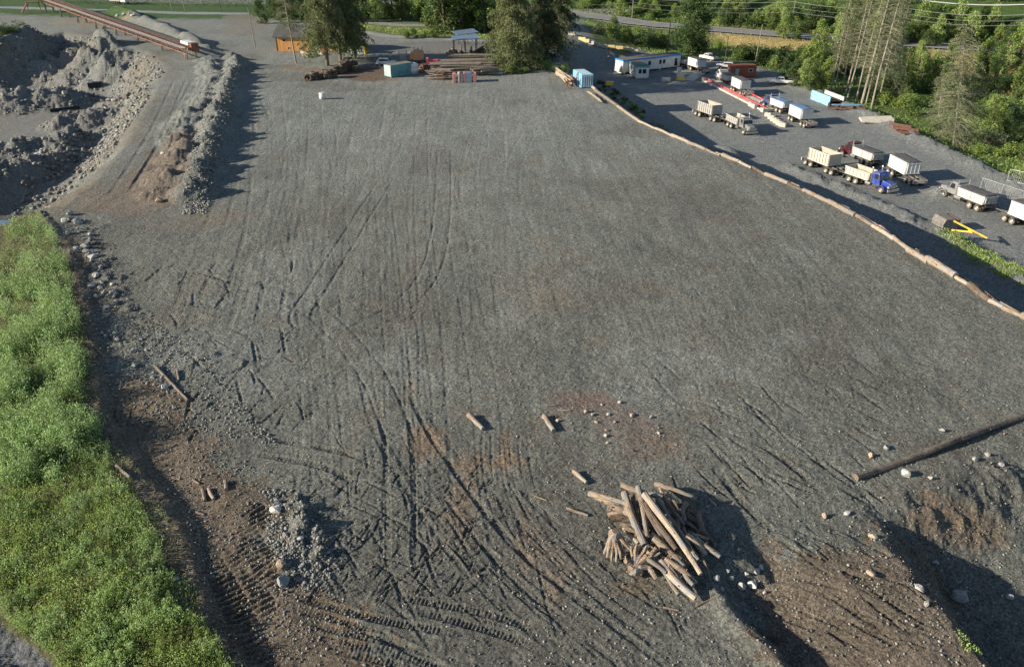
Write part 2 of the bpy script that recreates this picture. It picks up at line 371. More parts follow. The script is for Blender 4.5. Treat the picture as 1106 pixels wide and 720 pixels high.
mixc(np.where(nv, ss(1.6, -.2, dls + soft * .8), 0), C(.18, .148, .112) * (1 + .15 * v2))
stc = fbm(X * 1.0 + .03 * Y_, Y_ * .045, .55, 3, 17, on=(Y_ > 20) & (Y_ < 260) & (np.abs(X) < 60))[:, None]; col = col * (1 + .16 * stc)
def blob(px, py, rx, ry, c, k, s=0):
    p = G(px, py); m = (np.abs(X - p.x) < 2.2 * rx) & (np.abs(Y_ - p.y) < 2.2 * ry); q = np.sqrt(((X[m] - p.x) / rx) ** 2 + ((Y_[m] - p.y) / ry) ** 2) + soft[m] * .5
    w_ = (ss(1.1, .2, q) * k * ss(-.5, .3, fbm(X[m], Y_[m], .8, 3, 230 + s) + .3))[:, None]
    col[m] = col[m] * (1 - w_) + c * w_
OR = C(.235, .17, .115)
blob(462, 480, 1.6, 3.0, OR, .75); blob(520, 497, 3.0, 1.2, OR, .7, 3); blob(545, 480, .5, 3.0, OR, .6, 5); blob(500, 540, 1.2, 4.0, OR, .5, 7); blob(600, 620, 1.2, 3.5, OR, .55, 9); blob(570, 590, 1.0, 3.0, OR, .45, 10); blob(440, 425, .8, 3.0, OR, .35, 11)
blob(625, 432, 3.2, 2.6, C(.205, .145, .12), .75, 13); blob(672, 455, 3.0, 3.0, C(.20, .15, .125), .55, 15); blob(700, 485, 2.6, 2.0, C(.22, .15, .11), .5, 17)
blob(1035, 548, 3.6, 2.2, C(.215, .165, .115), .85, 19); blob(1010, 535, 1.6, 1.4, C(.215, .165, .115), .7, 20)
blob(585, 320, 5, 7, C(.20, .165, .125), .4, 21); blob(220, 235, 8, 5, C(.2, .16, .12), .5, 23); blob(690, 635, 2.2, 1.2, C(.2, .15, .1), .6, 24)
dpp = dpoly(X, Y_, PIT)
mixc(ss(-4, 0, dpp) * .55 * ss(-.3, .5, fbm(X, Y_, 9, 3, 241)), C(.20, .165, .125))
mixc(ss(6, 14, dpp) * .6, C(.185, .182, .17))
p = G(112, 30, -2); q = np.hypot((X - p.x) / 14, (Y_ - p.y) / 10); mixc(ss(1.3, .4, q + soft) * .6, C(.30, .24, .14))
# lower lot: finer, slightly lighter, worn road dust
_, dee, _ = dline(X, Y_, EDGE); dee = -dee; _, drr, _ = dline(X, Y_, LOTR); drr = -drr
lot = ss(7, 12, dee) * ss(1, -2, drr)
mixc(lot * .85, C(.185, .197, .192) * (1 + .10 * fbm(X, Y_, 6, 4, 251)[:, None]))
for a, b, rr in [((700, 95), (1106, 262), 3.5), ((690, 75), (860, 140), 3.0), ((640, 55), (700, 110), 4), ((900, 120), (1090, 215), 4)]:
    P0, P1 = G(*a, -4.8), G(*b, -4.8); dd, _, _ = dline(X, Y_, [(P0.x, P0.y), (P1.x, P1.y)], 10)
    mixc(lot * ss(rr + 2, rr - 2, dd + soft) * .35, C(.21, .22, .215))
P0, P1 = G(820, 118, -4.8), G(838, 120, -4.8)
GRASS = C(.085, .125, .035); DRY = C(.36, .28, .12)
veg_r = ss(1.5, 4.0, drr + soft * 2)
mixc(veg_r, GRASS * (1 + .3 * v2))
mixc(ss(-2, 6, dpoly(X, Y_, FIELD) + soft * 5) * veg_r, DRY * (1 + .25 * v2 + .2 * var))
dhh, dhs, _ = dline(X, Y_, HWY)
mixc(ss(7.2, 6.2, dhh) * (Y_ > 200), C(.26, .25, .23))
mixc(np.where(dhs < -7, ss(-7, -9, dhs), 0) , C(.06, .10, .028) * (1 + .3 * v2))
vb = np.where(nv, ss(.3, -1.3, dls + .7 + soft * .8), 0); vpoly = VEG + [(-40.0, 10.0)]
dv, dvs, _ = dline(X, Y_, VEG); dvs = -dvs; mixc(np.where(nv, ss(.4, -.6, dvs + soft * .8), 0) * .8, C(.11, .12, .05) * (1 + .3 * v2))
# grass verges and lanes across the back of the yard
def strip(pts, hw, c, k=1.0, z=0.0, n=0.6, cond=None):
    dd, _, _ = dline(X, Y_, GP(pts, z), hw * 2); m = ss(hw, hw * .7, dd + soft * n) * k
    if cond is not None: m = m * cond
    mixc(m, c)
mid = np.ones(X.shape)
strip([(-150, 2), (60, 8), (180, 12), (300, 12), (420, 14), (560, 20)], 26, C(.05, .095, .028), .95, 0, 4)
strip([(390, 31), (470, 32), (560, 35), (620, 34)], 16, C(.10, .125, .045), .95, 0, 2)
strip([(395, 53), (460, 50), (540, 47), (580, 46)], 8, C(.15, .15, .14), .8, 0, 1)
strip([(560, 42), (600, 26), (640, 34), (660, 44)], 9, C(.10, .13, .05), .8, -2, 2)
strip([(375, 32), (420, 39), (480, 42), (550, 47), (580, 49)], 2.4, C(.27, .27, .25), .9, 0, .3)
strip([(300, 24), (360, 22), (430, 27), (520, 29)], 3.0, C(.27, .26, .24), .85, 0, .3)
strip([(-150, 9), (0, 8), (130, 12), (190, 14), (260, 15)], 3.5, C(.26, .27, .28), .9, 0, .3)
strip([(628, 22), (612, 36), (625, 50), (650, 70)], 5.5, C(.22, .225, .215), .85, -3, .5)
strip([(600, 14), (650, 15), (680, 8)], 8, C(.25, .245, .225), .9, -4, 1)
strip([(260, 18), (270, 26), (262, 34)], 7, C(.19, .17, .14), .7, 0, 1)
strip([(308, 72), (345, 77), (395, 84), (420, 86)], 2.6, C(.20, .14, .09), .6, 0, 1)
strip([(385, 78), (410, 76), (400, 84)], 5, C(.13, .085, .06), .8, 0, 1)
# road in the lower-left corner
P0, P1 = G(-10, 695, -1.2), G(40, 740, -1.2)
dd, _, _ = dline(X, Y_, [(-34.0, 35.0), (P0.x, P0.y), (P1.x, P1.y), (-18, 20)])
mixc(ss(1.0, .6, dd + soft * .2), C(.15, .16, .17))
# bare and grassy embankment below the logs
mixc(ss(.4, 1.5, dee) * ss(8, 6, dee) * .5 * ss(-.2, .4, fbm(X, Y_, 5, 3, 261)), C(.12, .11, .085))
col = np.clip(col, .01, .9)

def np_mesh(name, V, F, smooth_=False):
    V = np.ascontiguousarray(V, np.float32); F = np.ascontiguousarray(F, np.int32)
    me = bpy.data.meshes.new(name); k = F.shape[1]
    me.vertices.add(len(V)); me.vertices.foreach_set('co', V.ravel())
    me.loops.add(F.size); me.loops.foreach_set('vertex_index', F.ravel())
    me.polygons.add(len(F)); me.polygons.foreach_set('loop_start', np.arange(0, F.size, k, dtype=np.int32))
    if smooth_: me.polygons.foreach_set('use_smooth', np.ones(len(F), bool))
    me.update(calc_edges=True); me.validate(); return me

# ------------------------------------------------------------------ materials
def newmat(name):
    m = bpy.data.materials.new(name); m.use_nodes = True; n = m.node_tree.nodes; b = n['Principled BSDF']
    return m, m.node_tree, b
def N(nt, t, **kw):
    n = nt.nodes.new(t)
    for k, v in kw.items(): setattr(n, k, v)
    return n
def mat(name, c, rough=.6, metal=0, var=.15, sc=3.0, spec=.35, dirt=None, dk=.3, rnd=0.0, bump=0.0, bsc=20., trans=0, isl=0.0):
    """procedural material: base colour, mottling, worn/dusty patches, fine bump"""
    m, nt, b = newmat(name)
    b.inputs['Roughness'].default_value = rough; b.inputs['Metallic'].default_value = metal
    b.inputs['Specular IOR Level'].default_value = spec
    tc = N(nt, 'ShaderNodeTexCoord'); no = N(nt, 'ShaderNodeTexNoise'); no.inputs['Scale'].default_value = sc; no.inputs['Detail'].default_value = 5
    nt.links.new(tc.outputs['Object'], no.inputs['Vector'])
    mr = N(nt, 'ShaderNodeMapRange'); mr.inputs[1].default_value = .3; mr.inputs[2].default_value = .7; mr.inputs[3].default_value = 1 - var; mr.inputs[4].default_value = 1 + var
    nt.links.new(no.outputs[0], mr.inputs[0])
    hs = N(nt, 'ShaderNodeHueSaturation'); hs.inputs['Color'].default_value = (*c, 1)
    nt.links.new(mr.outputs[0], hs.inputs['Value'])
    last = hs.outputs[0]
    if rnd or isl:
        src = N(nt, 'ShaderNodeObjectInfo').outputs['Random'] if rnd else N(nt, 'ShaderNodeNewGeometry').outputs['Random Per Island']
        k = rnd or isl
        r2 = N(nt, 'ShaderNodeMapRange'); r2.inputs[3].default_value = 1 - k; r2.inputs[4].default_value = 1 + k
        nt.links.new(src, r2.inputs[0]); h2 = N(nt, 'ShaderNodeHueSaturation'); nt.links.new(last, h2.inputs['Color']); nt.links.new(r2.outputs[0], h2.inputs['Value'])
        r3 = N(nt, 'ShaderNodeMapRange'); r3.inputs[3].default_value = .5 - k * .06; r3.inputs[4].default_value = .5 + k * .06
        nt.links.new(src, r3.inputs[0]); nt.links.new(r3.outputs[0], h2.inputs['Hue']); last = h2.outputs[0]
    if dirt is not None:
        n2 = N(nt, 'ShaderNodeTexNoise'); n2.inputs['Scale'].default_value = sc * .6; n2.inputs['Detail'].default_value = 8; n2.inputs['Roughness'].default_value = .7
        nt.links.new(tc.outputs['Object'], n2.inputs['Vector'])
        m2 = N(nt, 'ShaderNodeMapRange'); m2.inputs[1].default_value = .62 - dk * .35; m2.inputs[2].default_value = .78 - dk * .2
        nt.links.new(n2.outputs[0], m2.inputs[0])
        mx = N(nt, 'ShaderNodeMix', data_type='RGBA'); nt.links.new(m2.outputs[0], mx.inputs[0]); nt.links.new(last, mx.inputs[6]); mx.inputs[7].default_value = (*dirt, 1)
        last = mx.outputs[2]
    nt.links.new(last, b.inputs['Base Color'])
    if bump:
        n3 = N(nt, 'ShaderNodeTexNoise'); n3.inputs['Scale'].default_value = bsc; n3.inputs['Detail'].default_value = 4
        nt.links.new(tc.outputs['Object'], n3.inputs['Vector'])
        bp = N(nt, 'ShaderNodeBump'); bp.inputs['Strength'].default_value = .8; bp.inputs['Distance'].default_value = bump
        nt.links.new(n3.outputs[0], bp.inputs['Height']); nt.links.new(bp.outputs[0], b.inputs['Normal'])
    if trans:
        out = nt.nodes['Material Output']; tr = N(nt, 'ShaderNodeBsdfTranslucent'); nt.links.new(last, tr.inputs[0])
        ms = N(nt, 'ShaderNodeMixShader'); ms.inputs[0].default_value = trans
        nt.links.new(b.outputs[0], ms.inputs[1]); nt.links.new(tr.outputs[0], ms.inputs[2]); nt.links.new(ms.outputs[0], out.inputs[0])
    return m

def ground_mat():
    m, nt, b = newmat('soil_and_gravel')
    b.inputs['Roughness'].default_value = .95; b.inputs['Specular IOR Level'].default_value = .15
    at = N(nt, 'ShaderNodeAttribute', attribute_name='soil'); tc = N(nt, 'ShaderNodeTexCoord')
    def noise(sc, det, ro=.6):
        n = N(nt, 'ShaderNodeTexNoise'); n.inputs['Scale'].default_value = sc; n.inputs['Detail'].default_value = det; n.inputs['Roughness'].default_value = ro
        nt.links.new(tc.outputs['Object'], n.inputs['Vector']); return n
    n1 = noise(7.0, 8, .85); mr = N(nt, 'ShaderNodeMapRange'); mr.inputs[1].default_value = .32; mr.inputs[2].default_value = .68; mr.inputs[3].default_value = .42; mr.inputs[4].default_value = 1.62
    nt.links.new(n1.outputs[0], mr.inputs[0])
    prev = mr.outputs[0]
    for sc_, lo_, hi_ in ((9.5, .6, 1.42), (4.0, .84, 1.17), (1.1, .94, 1.06)):
        vv = N(nt, 'ShaderNodeTexVoronoi'); vv.inputs['Scale'].default_value = sc_; nt.links.new(tc.outputs['Object'], vv.inputs['Vector'])
        sv = N(nt, 'ShaderNodeSeparateColor'); nt.links.new(vv.outputs['Color'], sv.inputs[0])
        mv = N(nt, 'ShaderNodeMapRange'); mv.inputs[3].default_value = lo_; mv.inputs[4].default_value = hi_; nt.links.new(sv.outputs[1], mv.inputs[0])
        pr = N(nt, 'ShaderNodeMath', operation='MULTIPLY'); nt.links.new(prev, pr.inputs[0]); nt.links.new(mv.outputs[0], pr.inputs[1]); prev = pr.outputs[0]
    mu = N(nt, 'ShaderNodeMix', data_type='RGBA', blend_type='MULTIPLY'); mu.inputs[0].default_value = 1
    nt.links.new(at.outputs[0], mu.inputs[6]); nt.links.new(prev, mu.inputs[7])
    # pale pebbles
    vo = N(nt, 'ShaderNodeTexVoronoi'); vo.inputs['Scale'].default_value = 5.5; nt.links.new(tc.outputs['Object'], vo.inputs['Vector'])
    pm = N(nt, 'ShaderNodeMapRange'); pm.inputs[1].default_value = .22; pm.inputs[2].default_value = .12; nt.links.new(vo.outputs['Distance'], pm.inputs[0])
    sx = N(nt, 'ShaderNodeSeparateColor'); nt.links.new(vo.outputs['Color'], sx.inputs[0])
    gt = N(nt, 'ShaderNodeMath', operation='GREATER_THAN'); gt.inputs[1].default_value = .78; nt.links.new(sx.outputs[0], gt.inputs[0])
    mm = N(nt, 'ShaderNodeMath', operation='MULTIPLY'); nt.links.new(pm.outputs[0], mm.inputs[0]); nt.links.new(gt.outputs[0], mm.inputs[1])
    sc = N(nt, 'ShaderNodeMath', operation='MULTIPLY'); nt.links.new(mm.outputs[0], sc.inputs[0]); sc.inputs[1].default_value = .55
    mx = N(nt, 'ShaderNodeMix', data_type='RGBA'); nt.links.new(sc.outputs[0], mx.inputs[0]); nt.links.new(mu.outputs[2], mx.inputs[6]); mx.inputs[7].default_value = (.33, .33, .30, 1)
    nt.links.new(mx.outputs[2], b.inputs['Base Color'])
    n2 = noise(2.2, 12, .78); n3 = noise(11, 6, .8)
    ad = N(nt, 'ShaderNodeMath', operation='MULTIPLY_ADD'); nt.links.new(n3.outputs[0], ad.inputs[0]); ad.inputs[1].default_value = .38; nt.links.new(n2.outputs[0], ad.inputs[2])
    a2 = N(nt, 'ShaderNodeMath', operation='MULTIPLY_ADD'); nt.links.new(mm.outputs[0], a2.inputs[0]); a2.inputs[1].default_value = .15; nt.links.new(ad.outputs[0], a2.inputs[2])
    bp = N(nt, 'ShaderNodeBump'); bp.inputs['Strength'].default_value = 1.0; bp.inputs['Distance'].default_value = .42
    nt.links.new(a2.outputs[0], bp.inputs['Height']); nt.links.new(bp.outputs[0], b.inputs['Normal'])
    return m

nr, nc = GX.shape
idx = np.arange(nr * nc, dtype=np.int32).reshape(nr, nc)
F = np.stack([idx[:-1, :-1], idx[:-1, 1:], idx[1:, 1:], idx[1:, :-1]], -1).reshape(-1, 4)
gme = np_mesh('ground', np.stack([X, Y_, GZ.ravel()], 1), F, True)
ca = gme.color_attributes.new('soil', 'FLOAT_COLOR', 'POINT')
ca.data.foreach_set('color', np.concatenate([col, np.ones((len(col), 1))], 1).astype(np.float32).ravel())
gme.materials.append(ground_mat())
ground = bpy.data.objects.new('ground', gme); COL.objects.link(ground); ground['kind'] = 'structure'
# ------------------------------------------------------------------ materials of the things
M = {}
M['log'] = mat('weathered_log', (.31, .26, .205), .85, 0, .3, 6, .15, dirt=(.15, .125, .10), dk=.5, rnd=.22, bump=.03, bsc=12)
M['log_end'] = mat('sawn_log_end', (.28, .23, .175), .85, 0, .2, 9, .15, rnd=.2)
def logmat(name, c, c2, rnd=.2, gre=(.26, .25, .23)):
    """debarked wood: fibres, cracks and weathered grey patches along the log's x axis"""
    m, nt, b = newmat(name); b.inputs['Roughness'].default_value = .85; b.inputs['Specular IOR Level'].default_value = .15
    tc = N(nt, 'ShaderNodeTexCoord'); mp = N(nt, 'ShaderNodeMapping'); mp.inputs['Scale'].default_value = (.55, 7, 7); nt.links.new(tc.outputs['Object'], mp.inputs[0])
    n1 = N(nt, 'ShaderNodeTexNoise'); n1.inputs['Scale'].default_value = 2.2; n1.inputs['Detail'].default_value = 8; n1.inputs['Roughness'].default_value = .7; nt.links.new(mp.outputs[0], n1.inputs[0])
    r = N(nt, 'ShaderNodeValToRGB'); nt.links.new(n1.outputs[0], r.inputs[0]); e = r.color_ramp.elements
    e[0].position = .36; e[0].color = (*[k * .35 for k in c2], 1); e[1].position = .66; e[1].color = (*c, 1); k_ = e.new(.47); k_.color = (*c2, 1)
    n2 = N(nt, 'ShaderNodeTexNoise'); n2.inputs['Scale'].default_value = 1.6; n2.inputs['Detail'].default_value = 6; nt.links.new(tc.outputs['Object'], n2.inputs[0])
    mr = N(nt, 'ShaderNodeMapRange'); mr.inputs[1].default_value = .48; mr.inputs[2].default_value = .62; nt.links.new(n2.outputs[0], mr.inputs[0])
    mx = N(nt, 'ShaderNodeMix', data_type='RGBA'); nt.links.new(mr.outputs[0], mx.inputs[0]); nt.links.new(r.outputs[0], mx.inputs[6]); mx.inputs[7].default_value = (*gre, 1)
    oi = N(nt, 'ShaderNodeObjectInfo'); m2 = N(nt, 'ShaderNodeMapRange'); m2.inputs[3].default_value = 1 - rnd * 1.6; m2.inputs[4].default_value = 1 + rnd; nt.links.new(oi.outputs['Random'], m2.inputs[0])
    hs = N(nt, 'ShaderNodeHueSaturation'); nt.links.new(mx.outputs[2], hs.inputs['Color']); nt.links.new(m2.outputs[0], hs.inputs['Value']); nt.links.new(hs.outputs[0], b.inputs['Base Color'])
    bp = N(nt, 'ShaderNodeBump'); bp.inputs['Strength'].default_value = 1; bp.inputs['Distance'].default_value = .07; nt.links.new(n1.outputs[0], bp.inputs['Height']); nt.links.new(bp.outputs[0], b.inputs['Normal'])
    return m
M['log'] = logmat('weathered_log', (.40, .325, .245), (.25, .19, .14))
M['log_brown'] = logmat('brown_barked_log', (.27, .20, .145), (.15, .11, .08), .2, (.19, .16, .13))
M['log_dark'] = mat('grey_dark_log', (.15, .125, .105), .9, 0, .3, 5, .12, dirt=(.07, .06, .055), dk=.5, bump=.04, bsc=9)
M['log_peeled'] = logmat('peeled_log', (.47, .385, .29), (.32, .25, .18))
M['unused'] = mat('peeled_log', (.40, .335, .26), .8, 0, .25, 3, .15, dirt=(.20, .15, .11), dk=.5, rnd=.2, bump=.03, bsc=8)
M['root'] = logmat('stump_root', (.38, .29, .21), (.22, .155, .11))
M['unused2'] = mat('stump_root', (.30, .23, .165), .9, 0, .3, 7, .12, dirt=(.15, .11, .08), dk=.5, bump=.03, bsc=14)
M['rock'] = mat('grey_rock', (.235, .235, .225), .9, 0, .25, 2.5, .2, rnd=.3, bump=.04, bsc=8)
M['rock_pale'] = mat('pale_rock', (.40, .385, .35), .9, 0, .2, 2.5, .2, rnd=.2, bump=.03, bsc=8)
M['rock_tan'] = mat('tan_rock', (.36, .27, .20), .9, 0, .2, 2.5, .2, rnd=.2, bump=.03, bsc=8)
M['rubble'] = mat('rubble', (.195, .19, .172), .95, 0, .25, 1.2, .15, isl=.45)
M['tyre'] = mat('tyre_rubber', (.035, .033, .031), .85, 0, .3, 4, .2, dirt=(.16, .145, .12), dk=.55)
M['old_tyre'] = mat('dusty_old_tyre', (.075, .06, .048), .9, 0, .3, 2, .15, dirt=(.15, .11, .08), dk=.7, rnd=.3)
M['rim'] = mat('wheel_rim', (.45, .43, .39), .45, .5, .2, 8, .4, dirt=(.22, .20, .16), dk=.6)
M['bucket'] = mat('worn_bucket_steel', (.15, .145, .135), .75, .2, .3, 3, .3, dirt=(.25, .22, .18), dk=.5)
M['chassis'] = mat('dusty_chassis', (.07, .066, .06), .8, 0, .25, 3, .3, dirt=(.20, .185, .15), dk=.65)
M['glass'] = mat('dark_glass', (.02, .025, .03), .08, 0, .1, 2, .6)
M['chrome'] = mat('chrome', (.62, .60, .56), .3, .9, .1, 6, .5, dirt=(.25, .23, .2), dk=.3)
M['lamp_red'] = mat('red_lamp', (.5, .02, .015), .3, 0, .1)
M['lamp_clear'] = mat('clear_lamp', (.8, .8, .76), .2, 0, .05)
M['white'] = mat('white_paint', (.64, .635, .61), .5, 0, .06, 1.5, .35, dirt=(.45, .42, .36), dk=.35)
M['off_white'] = mat('dusty_white_paint', (.52, .51, .47), .6, 0, .1, 1.5, .3, dirt=(.36, .33, .27), dk=.5)
M['beige'] = mat('beige_paint', (.50, .46, .37), .6, 0, .08, 1.5, .3, dirt=(.40, .35, .26), dk=.4)
M['grey_box'] = mat('dusty_grey_paint', (.36, .35, .33), .65, 0, .1, 2, .3, dirt=(.26, .245, .215), dk=.5)
M['box_in'] = mat('box_inside', (.40, .35, .28), .8, 0, .2, 2, .2, dirt=(.28, .25, .20), dk=.5)
M['tarp'] = mat('dark_tarp', (.075, .07, .068), .6, 0, .2, 2, .3, dirt=(.15, .14, .12), dk=.5)
M['tarp_blue'] = mat('blue_grey_tarp', (.10, .19, .34), .5, 0, .15, 1.5, .4, dirt=(.17, .19, .21), dk=.4)
M['blue'] = mat('blue_paint', (.025, .055, .30), .35, .1, .15, 2, .5, dirt=(.14, .15, .20), dk=.45)
M['navy'] = mat('navy_paint', (.05, .07, .16), .4, .1, .1, 2, .5, dirt=(.2, .19, .17), dk=.3)
M['maroon'] = mat('maroon_paint', (.055, .007, .013), .35, .1, .1, 2, .5, dirt=(.2, .12, .1), dk=.25)
M['grey_cab'] = mat('grey_paint', (.20, .21, .21), .45, .2, .1, 2, .5, dirt=(.30, .28, .24), dk=.45)
M['teal'] = mat('teal_paint', (.14, .30, .32), .6, 0, .15, 1.2, .3, dirt=(.12, .16, .16), dk=.4)
M['teal_pale'] = mat('pale_teal_paint', (.45, .58, .53), .6, 0, .12, 1.5, .3, dirt=(.3, .35, .3), dk=.3)
M['sky_blue'] = mat('light_blue_paint', (.24, .50, .66), .55, 0, .1, 1.5, .3, dirt=(.20, .27, .30), dk=.4)
M['pale_blue'] = mat('pale_blue_paint', (.55, .72, .78), .55, 0, .08, 1.5, .3, dirt=(.4, .42, .4), dk=.3)
M['rust'] = mat('rusty_steel', (.24, .115, .075), .85, .1, .3, 3, .25, dirt=(.12, .07, .05), dk=.5)
M['rust_dark'] = mat('dark_rusty_steel', (.14, .075, .055), .85, .1, .3, 3, .25, dirt=(.08, .06, .05), dk=.5)
M['red'] = mat('red_paint', (.60, .07, .085), .5, 0, .12, 1.5, .35, dirt=(.45, .25, .22), dk=.35)
M['red_brown'] = mat('red_brown_boards', (.34, .115, .06), .75, 0, .2, 2, .25, dirt=(.22, .09, .06), dk=.3)
M['pink_red'] = mat('faded_red_paint', (.50, .20, .18), .6, 0, .12, 2, .3)
M['concrete'] = mat('concrete', (.48, .45, .38), .9, 0, .18, 2, .2, dirt=(.33, .30, .25), dk=.4, bump=.01)
M['yellow'] = mat('yellow_paint', (.78, .50, .05), .55, 0, .12, 2, .35, dirt=(.45, .33, .14), dk=.35)
M['yellow_pale'] = mat('faded_yellow_paint', (.66, .50, .22), .8, 0, .15, 2, .25, dirt=(.42, .36, .24), dk=.5)
M['roof_dark'] = mat('dark_shingles', (.085, .085, .088), .9, 0, .2, 6, .2, dirt=(.13, .125, .12), dk=.3)
M['roof_grey'] = mat('flat_roof_felt', (.13, .115, .095), .9, 0, .2, 1.5, .2, dirt=(.19, .17, .13), dk=.4)
M['blue_trim'] = mat('bright_blue_trim', (.02, .22, .62), .5, 0, .05)
M['green_trim'] = mat('teal_green_trim', (.04, .34, .30), .5, 0, .05)
M['roof_blue'] = mat('blue_grey_sheet_metal', (.22, .30, .42), .4, .5, .1, 1, .5, dirt=(.25, .27, .3), dk=.3)
M['pole'] = mat('grey_pole_wood', (.22, .20, .17), .9, 0, .2, 3, .15)
M['pole_dark'] = mat('dark_pole_wood', (.075, .065, .055), .9, 0, .2, 3, .15)
M['wire'] = mat('power_line', (.30, .31, .31), .6, 0, .05)
M['asphalt'] = mat('highway_asphalt', (.20, .195, .18), .9, 0, .12, .4, .2)
M['line_paint'] = mat('road_paint', (.7, .7, .66), .7, 0, .1)
M['water'] = mat('water', (.10, .14, .17), .03, 0, .05, 1, .6)
M['timber'] = mat('grey_timber', (.25, .215, .175), .9, 0, .3, 5, .15, dirt=(.14, .11, .085), dk=.5, rnd=.25)
M['firewood'] = mat('split_firewood', (.50, .40, .26), .85, 0, .3, 5, .15, rnd=.35)
M['bark'] = mat('tree_bark', (.17, .135, .10), .95, 0, .25, 3, .1, bump=.03, bsc=6)
M['bark_pale'] = mat('pale_dead_bark', (.26, .235, .19), .95, 0, .25, 2, .1, bump=.03, bsc=6)
M['galv'] = mat('galvanised_steel', (.42, .43, .43), .5, .6, .1)
M['black'] = mat('black_plastic', (.02, .02, .02), .6, 0, .1)
def leafmat(n, c, isl=.35, rnd=.15): 
    return mat(n, c, .65, 0, .22, .5, .25, rnd=0, isl=isl, trans=.35)
M['leaf'] = leafmat('broad_leaves', (.13, .185, .05))
M['leaf_light'] = leafmat('light_green_leaves', (.235, .315, .08))
M['leaf_dark'] = leafmat('dark_green_leaves', (.085, .13, .045))
M['needle'] = leafmat('olive_needles', (.155, .18, .078))
M['needle_dark'] = leafmat('dark_needles', (.075, .098, .045))
M['needle_dry'] = leafmat('dry_grey_needles', (.20, .225, .115))
M['willow'] = leafmat('willow_leaves', (.31, .42, .17), .4)
M['shrub_yellow'] = leafmat('yellow_green_leaves', (.30, .385, .12), .4)
M['straw'] = leafmat('dry_grass', (.42, .34, .16), .3)
M['grass'] = leafmat('grass_blades', (.22, .30, .085), .35)

def plank_mat(name, c, c2, width, axis='X', rough=.7):
    m, nt, b = newmat(name); b.inputs['Roughness'].default_value = rough
    tc = N(nt, 'ShaderNodeTexCoord'); sp = N(nt, 'ShaderNodeSeparateXYZ'); nt.links.new(tc.outputs['Object'], sp.inputs[0])
    d = N(nt, 'ShaderNodeMath', operation='DIVIDE'); nt.links.new(sp.outputs[axis], d.inputs[0]); d.inputs[1].default_value = width
    fl = N(nt, 'ShaderNodeMath', operation='FLOOR'); nt.links.new(d.outputs[0], fl.inputs[0])
    wn = N(nt, 'ShaderNodeTexWhiteNoise', noise_dimensions='1D'); nt.links.new(fl.outputs[0], wn.inputs['W'])
    fr = N(nt, 'ShaderNodeMath', operation='FRACT'); nt.links.new(d.outputs[0], fr.inputs[0])
    mx = N(nt, 'ShaderNodeMix', data_type='RGBA'); nt.links.new(wn.outputs[0], mx.inputs[0]); mx.inputs[6].default_value = (*c, 1); mx.inputs[7].default_value = (*c2, 1)
    lt = N(nt, 'ShaderNodeMath', operation='LESS_THAN'); nt.links.new(fr.outputs[0], lt.inputs[0]); lt.inputs[1].default_value = .08
    m2 = N(nt, 'ShaderNodeMix', data_type='RGBA'); nt.links.new(lt.outputs[0], m2.inputs[0]); nt.links.new(mx.outputs[2], m2.inputs[6]); m2.inputs[7].default_value = (c[0] * .4, c[1] * .4, c[2] * .4, 1)
    nt.links.new(m2.outputs[2], b.inputs['Base Color']); return m
M['plank'] = plank_mat('orange_log_siding', (.58, .28, .075), (.44, .19, .05), .28)

